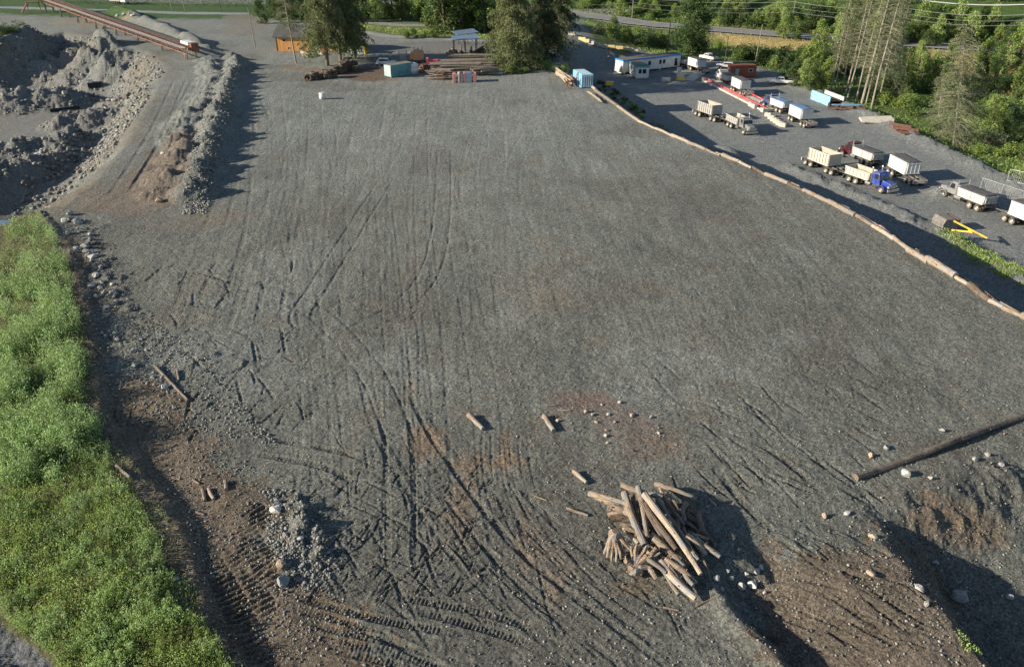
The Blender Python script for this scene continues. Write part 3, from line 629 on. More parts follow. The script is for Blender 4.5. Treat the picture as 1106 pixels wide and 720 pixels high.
# ------------------------------------------------------------------ mesh builder and object helpers
class MB:
    def __init__(s): s.v = []; s.f = []; s.m = []
    def add(s, V, F, mi=0):
        o = len(s.v); s.v += [tuple(p) for p in V]; s.f += [tuple(i + o for i in q) for q in F]; s.m += [mi] * len(F)
    def box(s, x0, x1, y0, y1, z0, z1, mi=0, T=None):
        V = [Vector((x, y, z)) for z in (z0, z1) for y in (y0, y1) for x in (x0, x1)]
        if T is not None: V = [T @ v for v in V]
        s.add(V, [(0, 2, 3, 1), (4, 5, 7, 6), (0, 1, 5, 4), (2, 6, 7, 3), (0, 4, 6, 2), (1, 3, 7, 5)], mi); return s
    def tube(s, pts, rs, n=8, mi=0, cap=1, wob=0, rr=R):
        pts = [Vector(p) for p in pts]; rs = rs if hasattr(rs, '__len__') else [rs] * len(pts)
        rings = []; up = None
        for i, p in enumerate(pts):
            t = (pts[min(i + 1, len(pts) - 1)] - pts[max(i - 1, 0)]).normalized()
            if up is None: up = t.orthogonal().normalized()
            up = (up - t * up.dot(t)).normalized(); b = t.cross(up)
            rings.append([p + (up * math.cos(a) + b * math.sin(a)) * rs[i] * (1 + (rr.uniform(-wob, wob) if wob else 0)) for a in [2 * math.pi * k / n for k in range(n)]])
        V = [v for r_ in rings for v in r_]; m = len(rings)
        F = [(i * n + k, i * n + (k + 1) % n, (i + 1) * n + (k + 1) % n, (i + 1) * n + k) for i in range(m - 1) for k in range(n)]
        s.add(V, F, mi)
        if cap:
            o = len(s.v) - len(V)
            s.f += [tuple(o + k for k in reversed(range(n))), tuple(o + (m - 1) * n + k for k in range(n))]; s.m += [cap - 1 if cap > 1 else mi] * 2
        return s
    def prism(s, poly, y0, y1, mi=0, T=None):
        """polygon in x,z stretched along y"""
        n = len(poly); V = [Vector((a, y0, b)) for a, b in poly] + [Vector((a, y1, b)) for a, b in poly]
        if T is not None: V = [T @ v for v in V]
        s.add(V, [tuple(range(n)), tuple(reversed(range(n, 2 * n)))] + [(k, k + n, (k + 1) % n + n, (k + 1) % n) for k in range(n)], mi); return s
    def lathe_y(s, prof, cx, cy, cz, n=20, mi=0):
        """profile of (radius, y) turned about the y axis"""
        V = [(cx + r_ * math.cos(2 * math.pi * k / n), cy + y, cz + r_ * math.sin(2 * math.pi * k / n)) for r_, y in prof for k in range(n)]
        m = len(prof); s.add(V, [(i * n + k, i * n + (k + 1) % n, (i + 1) * n + (k + 1) % n, (i + 1) * n + k) for i in range(m - 1) for k in range(n)], mi); return s
    def mesh(s, name, mats, smooth=False):
        me = bpy.data.meshes.new(name); me.from_pydata(s.v, [], s.f)
        for m_ in (mats if isinstance(mats, (list, tuple)) else [mats]): me.materials.append(M[m_] if isinstance(m_, str) else m_)
        me.polygons.foreach_set('material_index', s.m)
        bm = bmesh.new(); bm.from_mesh(me); bmesh.ops.recalc_face_normals(bm, faces=bm.faces); bm.to_mesh(me); bm.free()
        if smooth: me.polygons.foreach_set('use_smooth', [True] * len(me.polygons))
        me.update(); return me
    def build(s, name, mats, parent=None, smooth=False, bevel=0):
        o = bpy.data.objects.new(name, s.mesh(name, mats, smooth)); COL.objects.link(o)
        if parent: o.parent = parent
        if bevel:
            b = o.modifiers.new('bevel', 'BEVEL'); b.width = bevel; b.segments = 2; b.limit_method = 'ANGLE'
        return o
def tag(o, label, cat, group=None, kind=None):
    o['label'] = label; o['category'] = cat
    if group: o['group'] = group
    if kind: o['kind'] = kind
    return o
def thing(name, label, cat, loc=(0, 0, 0), rz=0, group=None):
    o = bpy.data.objects.new(name, None); COL.objects.link(o); o.location = loc; o.rotation_euler = (0, 0, rz); o.empty_display_size = .3
    return tag(o, label, cat, group)
def copy_tree(o, parent=None):
    c = o.copy(); COL.objects.link(c)
    if parent: c.parent = parent
    for ch in list(o.children): copy_tree(ch, c)
    return c
_protos = {}
def inst(key, maker, label, cat, loc, rz=0, scale=1, group=None):
    """first call builds the thing, later calls copy it with its parts"""
    if key not in _protos: o = maker(); _protos[key] = o
    else: o = copy_tree(_protos[key])
    o.location = loc; o.rotation_euler = (0, 0, rz)
    o.scale = (scale,) * 3 if not hasattr(scale, '__len__') else scale
    o['label'] = label; o['category'] = cat
    if group: o['group'] = group
    elif 'group' in o: del o['group']
    return o
def on(px, py, z0=0.0): return GT(px, py, z0)
def heading(p, q): return math.atan2(q.y - p.y, q.x - p.x)

# ------------------------------------------------------------------ highway, water
def road_strip(name, line, hw, z, mat_, lift=.0):
    s_ = smooth(line, 8); mb = MB(); V = []; F = []
    for i, p in enumerate(s_):
        for o in (-hw, -hw * .33, hw * .33, hw):
            a = s_[max(0, i - 1)]; b = s_[min(len(s_) - 1, i + 1)]; dx, dy = b[0] - a[0], b[1] - a[1]; l = math.hypot(dx, dy)
            V.append((p[0] + dy / l * o, p[1] - dx / l * o, z + lift))
    for i in range(len(s_) - 1):
        for k in range(3): a = i * 4 + k; F.append((a, a + 1, a + 5, a + 4))
    mb.add(V, F); o = mb.build(name, mat_); o['kind'] = 'structure'; return o
road_strip('highway', HWY, 5.6, -3.55, 'asphalt')
for o_ in (-4.9, 4.9):
    e = road_strip('road_edge_line', off(smooth(HWY, 8), o_), .10, -3.546, 'line_paint')
mb = MB(); c = G(-12, 268, -7.2); mb.add([(c.x - 22, c.y - 9, -6.6), (c.x + 7.0, c.y - 9, -6.6), (c.x + 7.0, c.y + 9, -6.6), (c.x - 22, c.y + 9, -6.6)], [(0, 1, 2, 3)])
o = mb.build('pond_water', 'water'); o['kind'] = 'structure'

# ------------------------------------------------------------------ log line along the edge of the yard
def log_mesh(L, r0, r1, seed, mats=('log', 'log_end'), bend=.12, knots=3, n=10):
    rr = random.Random(seed); m_ = max(5, int(L / .6)); pts = []; rs = []
    ph = rr.uniform(0, 6); am = bend * rr.uniform(.3, 1)
    for i in range(m_ + 1):
        t = i / m_; pts.append((L * (t - .5), am * math.sin(ph + t * 3), am * .6 * math.cos(ph + t * 4)))
        rs.append((r0 + (r1 - r0) * t) * rr.uniform(.93, 1.07))
    mb = MB(); mb.tube(pts, rs, n, 0, 2, .06, rr)
    mb.m[-2:] = [1, 1]
    for _ in range(knots):
        i = rr.randrange(1, m_); p = Vector(pts[i]); a = rr.uniform(0, 6.28); r_ = rs[i]
        q = p + Vector((rr.uniform(-.1, .2), math.cos(a), math.sin(a))) * r_ * rr.uniform(1.15, 1.6)
        mb.tube([p, q], [r_ * .3, r_ * .15], 5)
    return mb.mesh('log', list(mats))
def put_log(p, q, r0, r1, seed, label, cat='log', group=None, mats=('log', 'log_end'), name='log', bend=.1, knots=3):
    p, q = Vector(p), Vector(q); L = (q - p).length
    o = bpy.data.objects.new(name, log_mesh(L, r0, r1, seed, mats, bend, knots)); COL.objects.link(o)
    o.location = (p + q) / 2; o.rotation_euler = (q - p).to_track_quat('X', 'Z').to_euler()
    return tag(o, label, cat, group)
EL = [(637, 96), (643.7, 100.6), (667, 118), (691, 134), (709, 142), (727.6, 150), (744, 157), (761, 164), (778, 171), (795.6, 177), (811, 185), (826, 192), (850, 201), (869, 210.6), (896, 222), (923, 236), (943, 248), (963, 260.5), (983, 274), (1001, 286), (1030, 302), (1047, 312), (1066, 325), (1085, 336), (1108, 346), (1150, 366), (1200, 392)]
rl = random.Random(5)
GL = 'logs laid end to end along the edge of the gravel yard'
for i, (a, b) in enumerate(zip(EL[:-1], EL[1:])):
    r_ = rl.uniform(.19, .31) if i not in (19, 24) else .40
    p, q = G(a[0], a[1] - 2.0), G(b[0], b[1] - 2.0)
    d = (q - p).normalized(); p = p - d * rl.uniform(-.1, .4); q = q + d * rl.uniform(-.1, .5)
    sh = Vector((rl.uniform(-.25, .25), 0, 0))
    p = p + sh; q = q + sh * rl.uniform(-.6, .6); p.z = zat(p.x, p.y) + r_ * .8; q.z = zat(q.x, q.y) + r_ * .75
    lab = 'weathered pale log lying end to end in the long log line at the yard edge'
    g_ = GL
    ORD = 'first second third fourth fifth sixth seventh eighth ninth tenth eleventh twelfth thirteenth fourteenth fifteenth sixteenth seventeenth eighteenth nineteenth twentieth twenty-first twenty-second twenty-third twenty-fourth twenty-fifth twenty-sixth'.split()
    lab = 'pale weathered log in the yard edge line, ' + ORD[i] + ' counting from the blue container'
    if i == 19: lab, g_ = 'thickest peeled log in the yard edge line with a sawn brown butt end', GL
    if i == 24: lab, g_ = 'stout pale log at the right border of the photo in the yard edge line', GL
    put_log(p, q, r_, r_ * rl.uniform(.7, .98), 100 + i, lab, 'log', g_, (rl.choice(['log_peeled', 'log_peeled', 'log', 'log', 'log_brown']), 'log_end'), 'edge_log', .12, 4)
    if rl.random() < .7 and i > 3:
        s_ = p.lerp(q, rl.random()); s2 = s_ + d * rl.uniform(2, 4) + Vector((rl.uniform(.3, .6), 0, 0)); s_ += Vector((rl.uniform(.4, .8), 0, 0))
        s_.z = zat(s_.x, s_.y) + .15; s2.z = zat(s2.x, s2.y) + .15
        put_log(s_, s2, .16, .12, 300 + i, 'thin short log lying against the outer side of the yard edge log line', 'log', 'thin logs beside the yard edge line', ('log', 'log_end'), 'short_log')

# ------------------------------------------------------------------ driftwood pile in the foreground
def Z(x, y, z, ox=560.0, oy=480.0, k=3.6): return G(ox + x / k, oy + y / k, z)
PILE = [((505, 190), 2.0, (695, 502), 1.15, .25, 'longest pale debarked log on top of the driftwood pile'),
 ((498, 225), 1.8, (608, 408), 1.05, .19, 'pale log ending mid pile beside the longest top log'),
 ((412, 185), 1.7, (492, 392), 1.1, .21, 'pale log with a bleached edge on the left top of the driftwood pile'),
 ((457, 165), 2.0, (508, 358), 1.3, .17, 'slim brown log between the two leftmost top logs of the pile'),
 ((400, 152), 1.8, (560, 205), 1.7, .17, 'grey log crossing the far top end of the driftwood pile'),
 ((540, 200), 1.6, (650, 305), 1.2, .13, 'thin grey branch log slanting behind the longest top log'),
 ((535, 145), .7, (687, 215), .55, .15, 'loose branch log lying at the far right of the driftwood pile'),
 ((545, 152), .5, (600, 232), .4, .09, 'thin stick under the loose branch at the far right of the pile'),
 ((655, 222), .7, (648, 302), .6, .16, 'short stubby log in the shade right of the pile top'),
 ((716, 265), .35, (706, 338), .3, .19, 'short log standing apart in the shadow right of the pile'),
 ((282, 182), .9, (432, 240), 1.4, .17, 'splintered pale log poking out at the upper left of the pile'),
 ((300, 205), .7, (440, 262), 1.2, .2, 'broad splintered log below the upper left one'),
 ((345, 250), .9, (450, 268), 1.2, .23, 'stout short log on the left flank of the pile'),
 ((358, 290), .6, (470, 292), 1.0, .2, 'short cut log low on the left flank of the pile'),
 ((543, 455), .9, (695, 595), .3, .2, 'long log sliding out at the bottom right of the pile'),
 ((538, 480), .6, (632, 578), .22, .15, 'slim log lowest at the bottom edge of the pile'),
 ((580, 440), .9, (683, 542), .45, .16, 'dark log second from the bottom right of the pile'),
 ((590, 420), .8, (650, 470), .7, .15, 'small log wedged above the bottom right logs'),
 ((655, 355), .9, (722, 430), .45, .2, 'dark log on the right flank of the pile in shade'),
 ((690, 362), .7, (782, 435), .3, .16, 'dark pointed log jutting out to the right of the pile'),
 ((672, 352), .7, (742, 368), .45, .13, 'pale broken stick on the right flank of the pile'),
 ((700, 340), .5, (770, 385), .3, .12, 'thin dark stick on the right edge of the pile'),
 ((520, 370), 1.1, (645, 475), .8, .2, 'pale log crossing the lower middle of the pile'),
 ((398, 310), 1.1, (470, 362), 1.0, .12, 'thin white stick at the left middle of the pile'),
 ((405, 325), 1.0, (470, 382), .9, .12, 'second thin white stick just below the first at the left middle'),
 ((425, 318), 1.2, (505, 385), 1.0, .12, 'brown stick across the middle left of the pile'),
 ((508, 300), 1.0, (585, 400), .9, .16, 'grey log seen through the gap between the top logs'),
 ((520, 355), 1.0, (610, 470), .75, .18, 'brown log under the lower end of the top logs'),
 ((728, 430), .45, (732, 522), .15, .07, 'thin upright looking stick right of the bottom logs'),
 ((445, 200), 1.1, (470, 330), .9, .2, 'shaded log deep inside the upper left of the pile'),
 ((470, 230), .8, (620, 330), .7, .24, 'thick shaded log inside the middle of the pile'),
 ((430, 280), .4, (600, 380), .4, .28, 'thick log at the base of the pile middle'),
 ((520, 240), .5, (660, 400), .5, .28, 'thick log at the base of the pile right half'),
 ((600, 300), .5, (700, 440), .4, .24, 'buried log at the base of the right flank'),
 ((480, 400), .4, (640, 500), .4, .24, 'buried log at the base of the front of the pile'),
 ((535, 215), 1.75, (640, 400), 1.05, .15, 'slim brown log lying along the right side of the longest top log'),
 ((570, 240), 1.2, (672, 425), .75, .15, 'shaded log second to the right of the longest top log'),
 ((480, 190), 1.85, (560, 395), 1.0, .13, 'slim log in the gap left of the mid pile log'),
 ((562, 455), .85, (668, 572), .35, .17, 'brown log between the two long bottom logs of the pile'),
 ((610, 455), .8, (690, 545), .5, .14, 'short brown log on the right of the bottom log bundle'),
 ((470, 400), 1.0, (570, 500), .7, .16, 'log running down from the split stump into the bottom bundle'),
 ((440, 300), 1.2, (530, 420), .95, .15, 'brown log crossing under the left top logs'),
 ((610, 330), .9, (700, 450), .5, .15, 'dark log beneath the lower end of the longest top log'),
 ((355, 268), .7, (450, 280), 1.0, .16, 'ragged short log on the left flank between two stout ones'),
 ((515, 465), .5, (530, 520), .2, .15, 'stub of a log at the front foot of the pile')]
GPile = 'driftwood logs heaped in one pile'
for i, (a, za, b, zb, r_, lab) in enumerate(PILE):
    put_log(Z(*a, za), Z(*b, zb), r_ * (1.1 if i else .92), r_ * (1.1 if i else .92) * (.62 + .25 * ((i * 7) % 5) / 4), 500 + i, lab, 'log', GPile, (('log', 'log', 'log_peeled', 'log_brown')[(i * 3) % 4] if i else 'log_peeled', 'log'), 'driftwood_log', .26, 5)
rp = random.Random(66)
for i in range(46):
    cx_, cy_ = rp.uniform(430, 690), rp.uniform(230, 470); k_ = abs((cx_ - 560) / 150) + abs((cy_ - 350) / 150)
    a_ = rad(rp.choice((62, 58, 50, 70, 55, 30, 10)) + rp.uniform(-14, 14)); l_ = rp.uniform(50, 115); z_ = max(.15, 1.1 - .55 * k_) * rp.uniform(.3, 1)
    put_log(Z(cx_ - math.cos(a_) * l_ / 2, cy_ - math.sin(a_) * l_ / 2, z_ + .15), Z(cx_ + math.cos(a_) * l_ / 2, cy_ + math.sin(a_) * l_ / 2, z_), rp.uniform(.08, .19), rp.uniform(.04, .12), 9000 + i, 'half buried log or stick filling the gaps inside the driftwood pile', 'log', 'buried logs inside the driftwood pile', (rp.choice(['log', 'log_brown', 'log_brown']), 'log_end'), 'driftwood_log', .3, 5)
def stump(key, label, loc, rot, n, L, spread, body, seed):
    rr = random.Random(seed); mb = MB()
    mb.tube([(0, 0, -body * .5), (0, 0, 0), (0, 0, body * .4)], [.34, .44, .30], 12, 0, 1, .1, rr)
    for k in range(n):
        a = 2 * math.pi * k / n + rr.uniform(-.2, .2); l = L * rr.uniform(.7, 1.15); s_ = spread * rr.uniform(.7, 1.2)
        pts = [Vector((math.cos(a) * .15, math.sin(a) * .15, 0))]
        for j in range(1, 6):
            t = j / 5; pts.append(Vector((math.cos(a + rr.uniform(-.1, .1)) * (.15 + s_ * t), math.sin(a + rr.uniform(-.1, .1)) * (.15 + s_ * t), -l * t ** .9)))
        mb.tube(pts, [.22, .18, .14, .11, .075, .04], 6, 0, 1, .14, rr)
        e_ = pts[3]; mb.tube([e_, e_ + Vector((rr.uniform(-.3, .3), rr.uniform(-.3, .3), -l * .45))], [.09, .03], 5)
    o = mb.build('root_stump', 'root'); o.location = loc; o.rotation_euler = rot
    return tag(o, label, 'stump', 'uprooted stumps in the driftwood pile')
def fan_stump(top, z0, ends, r0, r1, label, seed, core):
    rr = random.Random(seed); o0 = Z(*top, z0); mb = MB()
    for ex, ey, ez in ends:
        e = Z(ex, ey, ez) - o0; m1 = e * .35 + Vector((rr.uniform(-.06, .06), rr.uniform(-.06, .06), rr.uniform(0, .14))); m2 = e * .7 + Vector((rr.uniform(-.1, .1), rr.uniform(-.1, .1), rr.uniform(-.05, .12)))
        k = rr.uniform(.8, 1.25); mb.tube([(0, 0, 0), m1, m2, e], [r0 * k, r0 * .8 * k, r1 * 1.2 * k, r1 * k], 7, 0, 1, .16, rr)
        if rr.random() < .7: mb.tube([m2, m2 + (e - m1) * .6 + Vector((rr.uniform(-.25, .25), rr.uniform(-.25, .25), rr.uniform(-.1, .2)))], [r1, r1 * .4], 5)
    mb.tube([(0, 0, -.3), (0, 0, .05), (.03, 0, .2)], [core, core * 1.15, core * .8], 11, 0, 1, .15, rr)
    o = mb.build('root_stump', 'root'); o.location = o0; return tag(o, label, 'stump', 'uprooted stumps in the driftwood pile')
fan_stump((374, 345), 1.25, [(332, 425, .2), (346, 438, .15), (362, 448, .15), (380, 455, .15), (398, 445, .2), (414, 428, .3), (430, 405, .6), (440, 380, .8), (350, 400, .5), (390, 420, .4)], .15, .07, 'reddish brown stump with fanned roots at the left foot of the driftwood pile', 1, .30)
fan_stump((450, 478), .45, [(415, 452, .9), (440, 400, 1.2), (465, 395, 1.3), (500, 395, 1.35), (535, 400, 1.3), (530, 440, .9), (515, 480, .5), (480, 500, .25), (440, 505, .15), (500, 430, 1.1)], .20, .12, 'pale split stump with thick roots at the front of the driftwood pile', 2, .34)
for i, (a, b, r0, lab, z) in enumerate([((215, 100), (266, 147), .17, 'short pale log lying alone up left of the driftwood pile', .15), ((188, 245), (270, 275), .11, 'flat tapered wood splinter left of the driftwood pile', .08), ((563, 628), (622, 641), .06, 'thin board on the gravel below the driftwood pile', .05), ((690, 625), (780, 602), .06, 'thin curved stick below the right foot of the driftwood pile', .05), ((745, 210), (768, 236), .09, 'small stick in the track right of the driftwood pile', .07), ((62, 195), (110, 215), .05, 'thin orange stick on the tracks left of the pile', .04)]):
    p, q = Z(*a, z), Z(*b, z); p.z = zat(p.x, p.y) + r0 * .8; q.z = zat(q.x, q.y) + r0 * .8
    put_log(p, q, r0, r0 * .7, 700 + i, lab, 'wood piece', None, ('log', 'log_end'), 'wood_piece', .03, 0)
def ground_log(a, b, r0, r1, seed, label, mats=('log', 'log_end'), name='log', lift=.8, knots=2, bend=.05, group=None):
    p, q = G(*a), G(*b); p.z = zat(p.x, p.y) + r0 * lift; q.z = zat(q.x, q.y) + r1 * lift
    return put_log(p, q, r0, r1, seed, label, 'log', group, mats, name, bend, knots)
ground_log((506, 450), (522, 464), .19, .16, 801, 'short pale log lying alone on the gravel in mid yard', name='short_log')
ground_log((588, 449), (598, 466), .19, .17, 802, 'short grey log beside the reddish stained stony patch', name='short_log')
ground_log((585, 450), (592, 456), .07, .06, 803, 'thin stick leaning by the short grey log near the red stain', name='stick')
ground_log((590, 438), (602, 437), .07, .05, 804, 'thin pale stick above the short grey log', name='stick'); ground_log((602, 442), (615, 443), .06, .05, 805, 'thin reddish stick right of the red stained patch edge', name='stick')
ground_log((168, 398), (203, 433), .13, .10, 806, 'long slender pale pole lying in the churned gravel at left', name='pole_log', lift=1.3)
ground_log((192, 402), (194, 412), .10, .09, 807, 'short dark stick standing beside the slender pale pole', name='stick')
ground_log((926, 519), (1032, 475.5), .25, .23, 808, 'long dark grey log across the gully rim at lower right', ('log_dark', 'log_brown'), 'dark_log', .9, 5, .3)
ground_log((1036, 478), (1150, 436), .24, .21, 809, 'second dark log running off the right border of the photo', ('log_dark', 'log_dark'), 'dark_log', .9, 5, .3)
for i, (a, b, r0) in enumerate([((218, 529), (222, 540), .13), ((226, 528), (231, 539), .13), ((186, 515), (194, 517), .10), ((208, 518), (216, 522), .08), ((212, 551), (220, 555), .08), ((243, 521), (246, 530), .15)]):
    ground_log(a, b, r0, r0 * .8, 820 + i, 'small wood chunk in the churned brown dirt at lower left', name='wood_chunk', group='wood chunks in the brown dirt')
for i, (a, b) in enumerate([((108, 487), (122, 497)), ((128, 508), (143, 524))]):
    ground_log(a, b, .12, .10, 840 + i, ['pale log half hidden at the edge of the green bank', 'bare stick lying along the dirt lip of the green bank'][i], name='bank_log', lift=1.4)

# ------------------------------------------------------------------ boulders and stones
def rock_mesh(seed, sub=3, flat=.75):
    bm = bmesh.new(); bmesh.ops.create_icosphere(bm, subdivisions=sub, radius=.5); rr = random.Random(seed)
    pl = [(Vector((rr.gauss(0, 1), rr.gauss(0, 1), rr.gauss(0, 1))).normalized(), rr.uniform(.26, .42)) for _ in range(11)]
    sx, sy = rr.uniform(.8, 1.25), rr.uniform(.7, 1.1)
    for v in bm.verts:
        c_ = v.co.copy()
        for n_, d_ in pl:
            k = c_.dot(n_) - d_
            if k > 0: c_ -= n_ * k * .92
        c_ += Vector((rr.gauss(0, .008), rr.gauss(0, .008), rr.gauss(0, .008)))
        v.co = Vector((c_.x * sx, c_.y * sy, c_.z * flat))
    me = bpy.data.meshes.new('boulder'); bm.to_mesh(me); bm.free(); return me
RM = {}
for m_ in ('rock', 'rock_pale', 'rock_tan'):
    RM[m_] = []
    for k in range(5):
        me = rock_mesh(k * 7 + len(m_)); me.materials.append(M[m_]); RM[m_].append(me)
rk = random.Random(31)
def boulder(px, py, s_, label, m_='rock', group=None, name='boulder', z0=0.0, cat='boulder'):
    p = on(px, py, z0); o = bpy.data.objects.new(name, rk.choice(RM[m_])); COL.objects.link(o)
    o.location = (p.x, p.y, p.z + s_ * .2); o.scale = (s_ * rk.uniform(.9, 1.2), s_ * rk.uniform(.8, 1.1), s_ * rk.uniform(.8, 1.1)); o.rotation_euler = (rk.uniform(-.3, .3), rk.uniform(-.3, .3), rk.uniform(0, 6.3))
    return tag(o, label, cat, group)
boulder(178, 419, .75, 'pale angular boulder beside the slender pole in the churned gravel', 'rock_pale')
boulder(167, 416, .4, 'small tan stone left of the pale boulder by the pole', 'rock_tan')
boulder(298, 552, .85, 'large pale boulder at the top of the grey heap at lower left', 'rock_pale'); boulder(300, 543, .55, 'grey boulder just above the large pale one on the lower left heap')
boulder(304, 611, .8, 'cream boulder on the brown dirt beside the tread marks', 'rock_tan'); boulder(306, 629, 1.1, 'big dark grey boulder below the cream one at lower left')
boulder(308, 578, .5, 'pale stone on the slope of the lower left heap', 'rock_pale'); boulder(324, 582, .42, 'small pale stone right of the heap crest', 'rock_pale'); boulder(326, 612, .42, 'small stone beside the deep track at lower left')
boulder(189, 626, .45, 'stone on the dirt lip of the green bank'); 
boulder(978, 513, .95, 'pale slab boulder below the long dark log', 'rock_pale'); boulder(957, 484, .55, 'grey boulder above the long dark log'); boulder(940, 493, .55, 'cream stone on the gravel above the dark log end', 'rock_tan')
boulder(1005, 517, .4, 'small stone under the joint of the two dark logs', 'rock_pale'); boulder(1053, 497, .45, 'grey stone below the second dark log'); boulder(1066, 492, .5, 'pale stone right below the second dark log', 'rock_pale'); boulder(1082, 503, .45, 'stone on the bank near the right border')
boulder(1036, 646, 1.0, 'large grey boulder lying in the shaded gully', z0=-2); boulder(993, 637, .55, 'pale stone on the brown ridge', 'rock_pale'); boulder(1000, 653, .4, 'small white stone on the brown ridge', 'rock_pale')
boulder(942, 580, .5, 'pinkish boulder at the head of the gully', 'rock_tan'); boulder(940, 620, .55, 'tan flat stone on the brown ridge', 'rock_tan'); boulder(1010, 608, .45, 'grey stone in the shaded gully upper part', z0=-1); boulder(1090, 645, .5, 'stone in the deep end of the gully', z0=-3)
boulder(890, 558, .5, 'tan boulder on the gravel left of the gully head', 'rock_tan'); boulder(914, 555, .45, 'pale boulder right of the tan one near the gully head', 'rock_pale'); boulder(1017, 465, .45, 'dark clod on the gravel above the dark logs')
for i, (px, py, s_) in enumerate([(774, 626, .55), (790, 625, .4), (801, 634, .62), (813, 633, .65), (818, 618, .5), (822, 613, .45), (806, 620, .35), (786, 617, .3), (828, 628, .35), (780, 636, .3), (826, 640, .3)]):
    boulder(px, py, s_, 'pale stone in the cluster at the right foot of the driftwood pile', 'rock_pale', 'stones beside the driftwood pile')
for i, (px, py, s_) in enumerate([(669, 435, .4), (683, 449, .45), (657, 448, .35), (655, 465, .35), (654, 471, .4), (644, 456, .3), (664, 456, .3), (633, 445, .4), (640, 448, .35), (602, 455, .4), (650, 437, .25), (656, 479, .35), (703, 451, .35), (711, 468, .3)]):
    boulder(px, py, s_, 'small pale stone scattered on the red stained patch in mid yard', 'rock_tan' if i % 2 else 'rock_pale', 'stones on the red stained patch', 'stone', cat='stone')
for i in range(52):
    t = i / 51; px = 74 + 40 * t + rk.uniform(-8, 16); py = 232 + 100 * t + rk.uniform(-6, 6)
    boulder(px, py, rk.uniform(.35, 1.0) * (1.1 - .3 * t), 'grey boulder in the rubble line at the upper left edge of the yard', rk.choice(['rock', 'rock', 'rock_pale']), 'boulders lining the upper left yard edge')
for i in range(34):
    t = rk.random(); boulder(96 + 70 * t + rk.uniform(-10, 40), 320 + 120 * t + rk.uniform(-20, 20), rk.uniform(.2, .6), 'small grey stone strewn on the churned ground at left', 'rock', 'stones strewn on the churned ground', 'stone', cat='stone')
boulder(172, 218, 1.1, 'lone brown boulder at the foot of the dumped piles', 'rock_tan'); boulder(176, 167, .9, 'pale boulder on the brown track between pit and piles', 'rock_pale')
for (px, py, s_) in [(46, 165, 1.5), (40, 168, 1.2)]: boulder(px, py, s_, 'pale boulder at the foot of the mound in the left pit', 'rock_pale', 'pale boulders below the pit mound', z0=-7)
for (px, py, s_) in [(97, 90, 1.3), (103, 97, .9), (118, 112, 1.2), (123, 109, 1.3), (127, 116, .9), (101, 121, .9), (70, 102, 1.5), (115, 118, 1.1)]: boulder(px, py, s_, 'pale boulder among the rubble on the pit slope', 'rock_pale', 'pale boulders on the pit slope', z0=-5)
for (px, py) in [(140, 16), (146, 17), (134, 17), (127, 18), (143, 18)]: boulder(px, py, 1.5, 'pale rock in the row beyond the conveyor', 'rock_pale', 'rocks in a row beyond the conveyor')

def inst_cloud(name, base_v, base_f, P, S, rot, matname, label=None, cat=None, flat=1.0):
    """merge many small copies of one little mesh into one object of uncountable stuff"""
    n = len(P); bv = np.array(base_v, float); bf = np.array(base_f, int)
    ca_, sa_ = np.cos(rot), np.sin(rot)
    v = bv[None] * S[:, None, :]
    x = v[..., 0] * ca_[:, None] - v[..., 1] * sa_[:, None]; y = v[..., 0] * sa_[:, None] + v[..., 1] * ca_[:, None]
    V = np.stack([x, y, v[..., 2]], -1) + P[:, None, :]
    Fi = bf[None] + (np.arange(n) * len(bv))[:, None, None]
    me = np_mesh(name, V.reshape(-1, 3), Fi.reshape(-1, bf.shape[1])); me.materials.append(M[matname])
    o = bpy.data.objects.new(name, me); COL.objects.link(o); o['kind'] = 'stuff'
    if label: o['label'] = label; o['category'] = cat
    return o
bm = bmesh.new(); bmesh.ops.create_icosphere(bm, subdivisions=1, radius=.5)
BV = [(v.co * random.Random(v.index).uniform(.55, 1.25))[:] for v in bm.verts]; BF = [[v.index for v in f.verts] for f in bm.faces]; bm.free()
def pxscatter(n, poly, z=0.0, rs=NP):
    a = np.array(poly, float); out = []
    lo, hi = a.min(0), a.max(0)
    while len(out) < n:
        q = rs.uniform(lo, hi, (n * 2, 2)); q = q[inpoly(q[:, 0], q[:, 1], poly)]; out += list(q)
    return np.array(out[:n])
def Gv(q, z=0.0):
    v = (q[:, 1] - 360) / FP; u = (q[:, 0] - 553) / FP; d = (CAM_H - z) / (sT + v * cT); return d * u, d * (cT - v * sT)
def rubble(name, n, poly, smin, smax, z=0.0, label='', mt='rubble', pw=2.5, clump=0.0):
    q = pxscatter(n, poly); x, y = Gv(q, z)
    if clump:
        gx, gy = zats(x + 1.2, y) - zats(x - 1.2, y), zats(x, y + 1.2) - zats(x, y - 1.2)
        k = (fbm(x, y, 3.0, 3, 401) > clump) & (np.hypot(gx, gy) > .5 + .8 * NP.rand(len(x))); x, y = x[k], y[k]
    n = len(x); s_ = smin + (smax - smin) * NP.rand(n) ** pw
    S = np.stack([s_ * NP.uniform(.8, 1.3, n), s_ * NP.uniform(.7, 1.1, n), s_ * NP.uniform(.5, .9, n)], 1)
    P = np.stack([x, y, zats(x, y) + s_ * .12], 1)
    return inst_cloud(name, BV, BF, P, S, NP.rand(n) * 6.3, mt, label, 'stones')
rubble('scattered_gravel', 16000, [(110, 300), (260, 180), (1000, 300), (1106, 360), (1150, 760), (230, 760)],   .04, .20, 0, 'fine loose stones strewn over the grey gravel yard', pw=5)
rubble('yard_edge_rubble', 3500, [(66, 240), (110, 235), (150, 330), (240, 400), (300, 480), (210, 470), (120, 430), (100, 370)], .04, .30, 0, 'loose grey rubble along the left edge of the yard', pw=3)
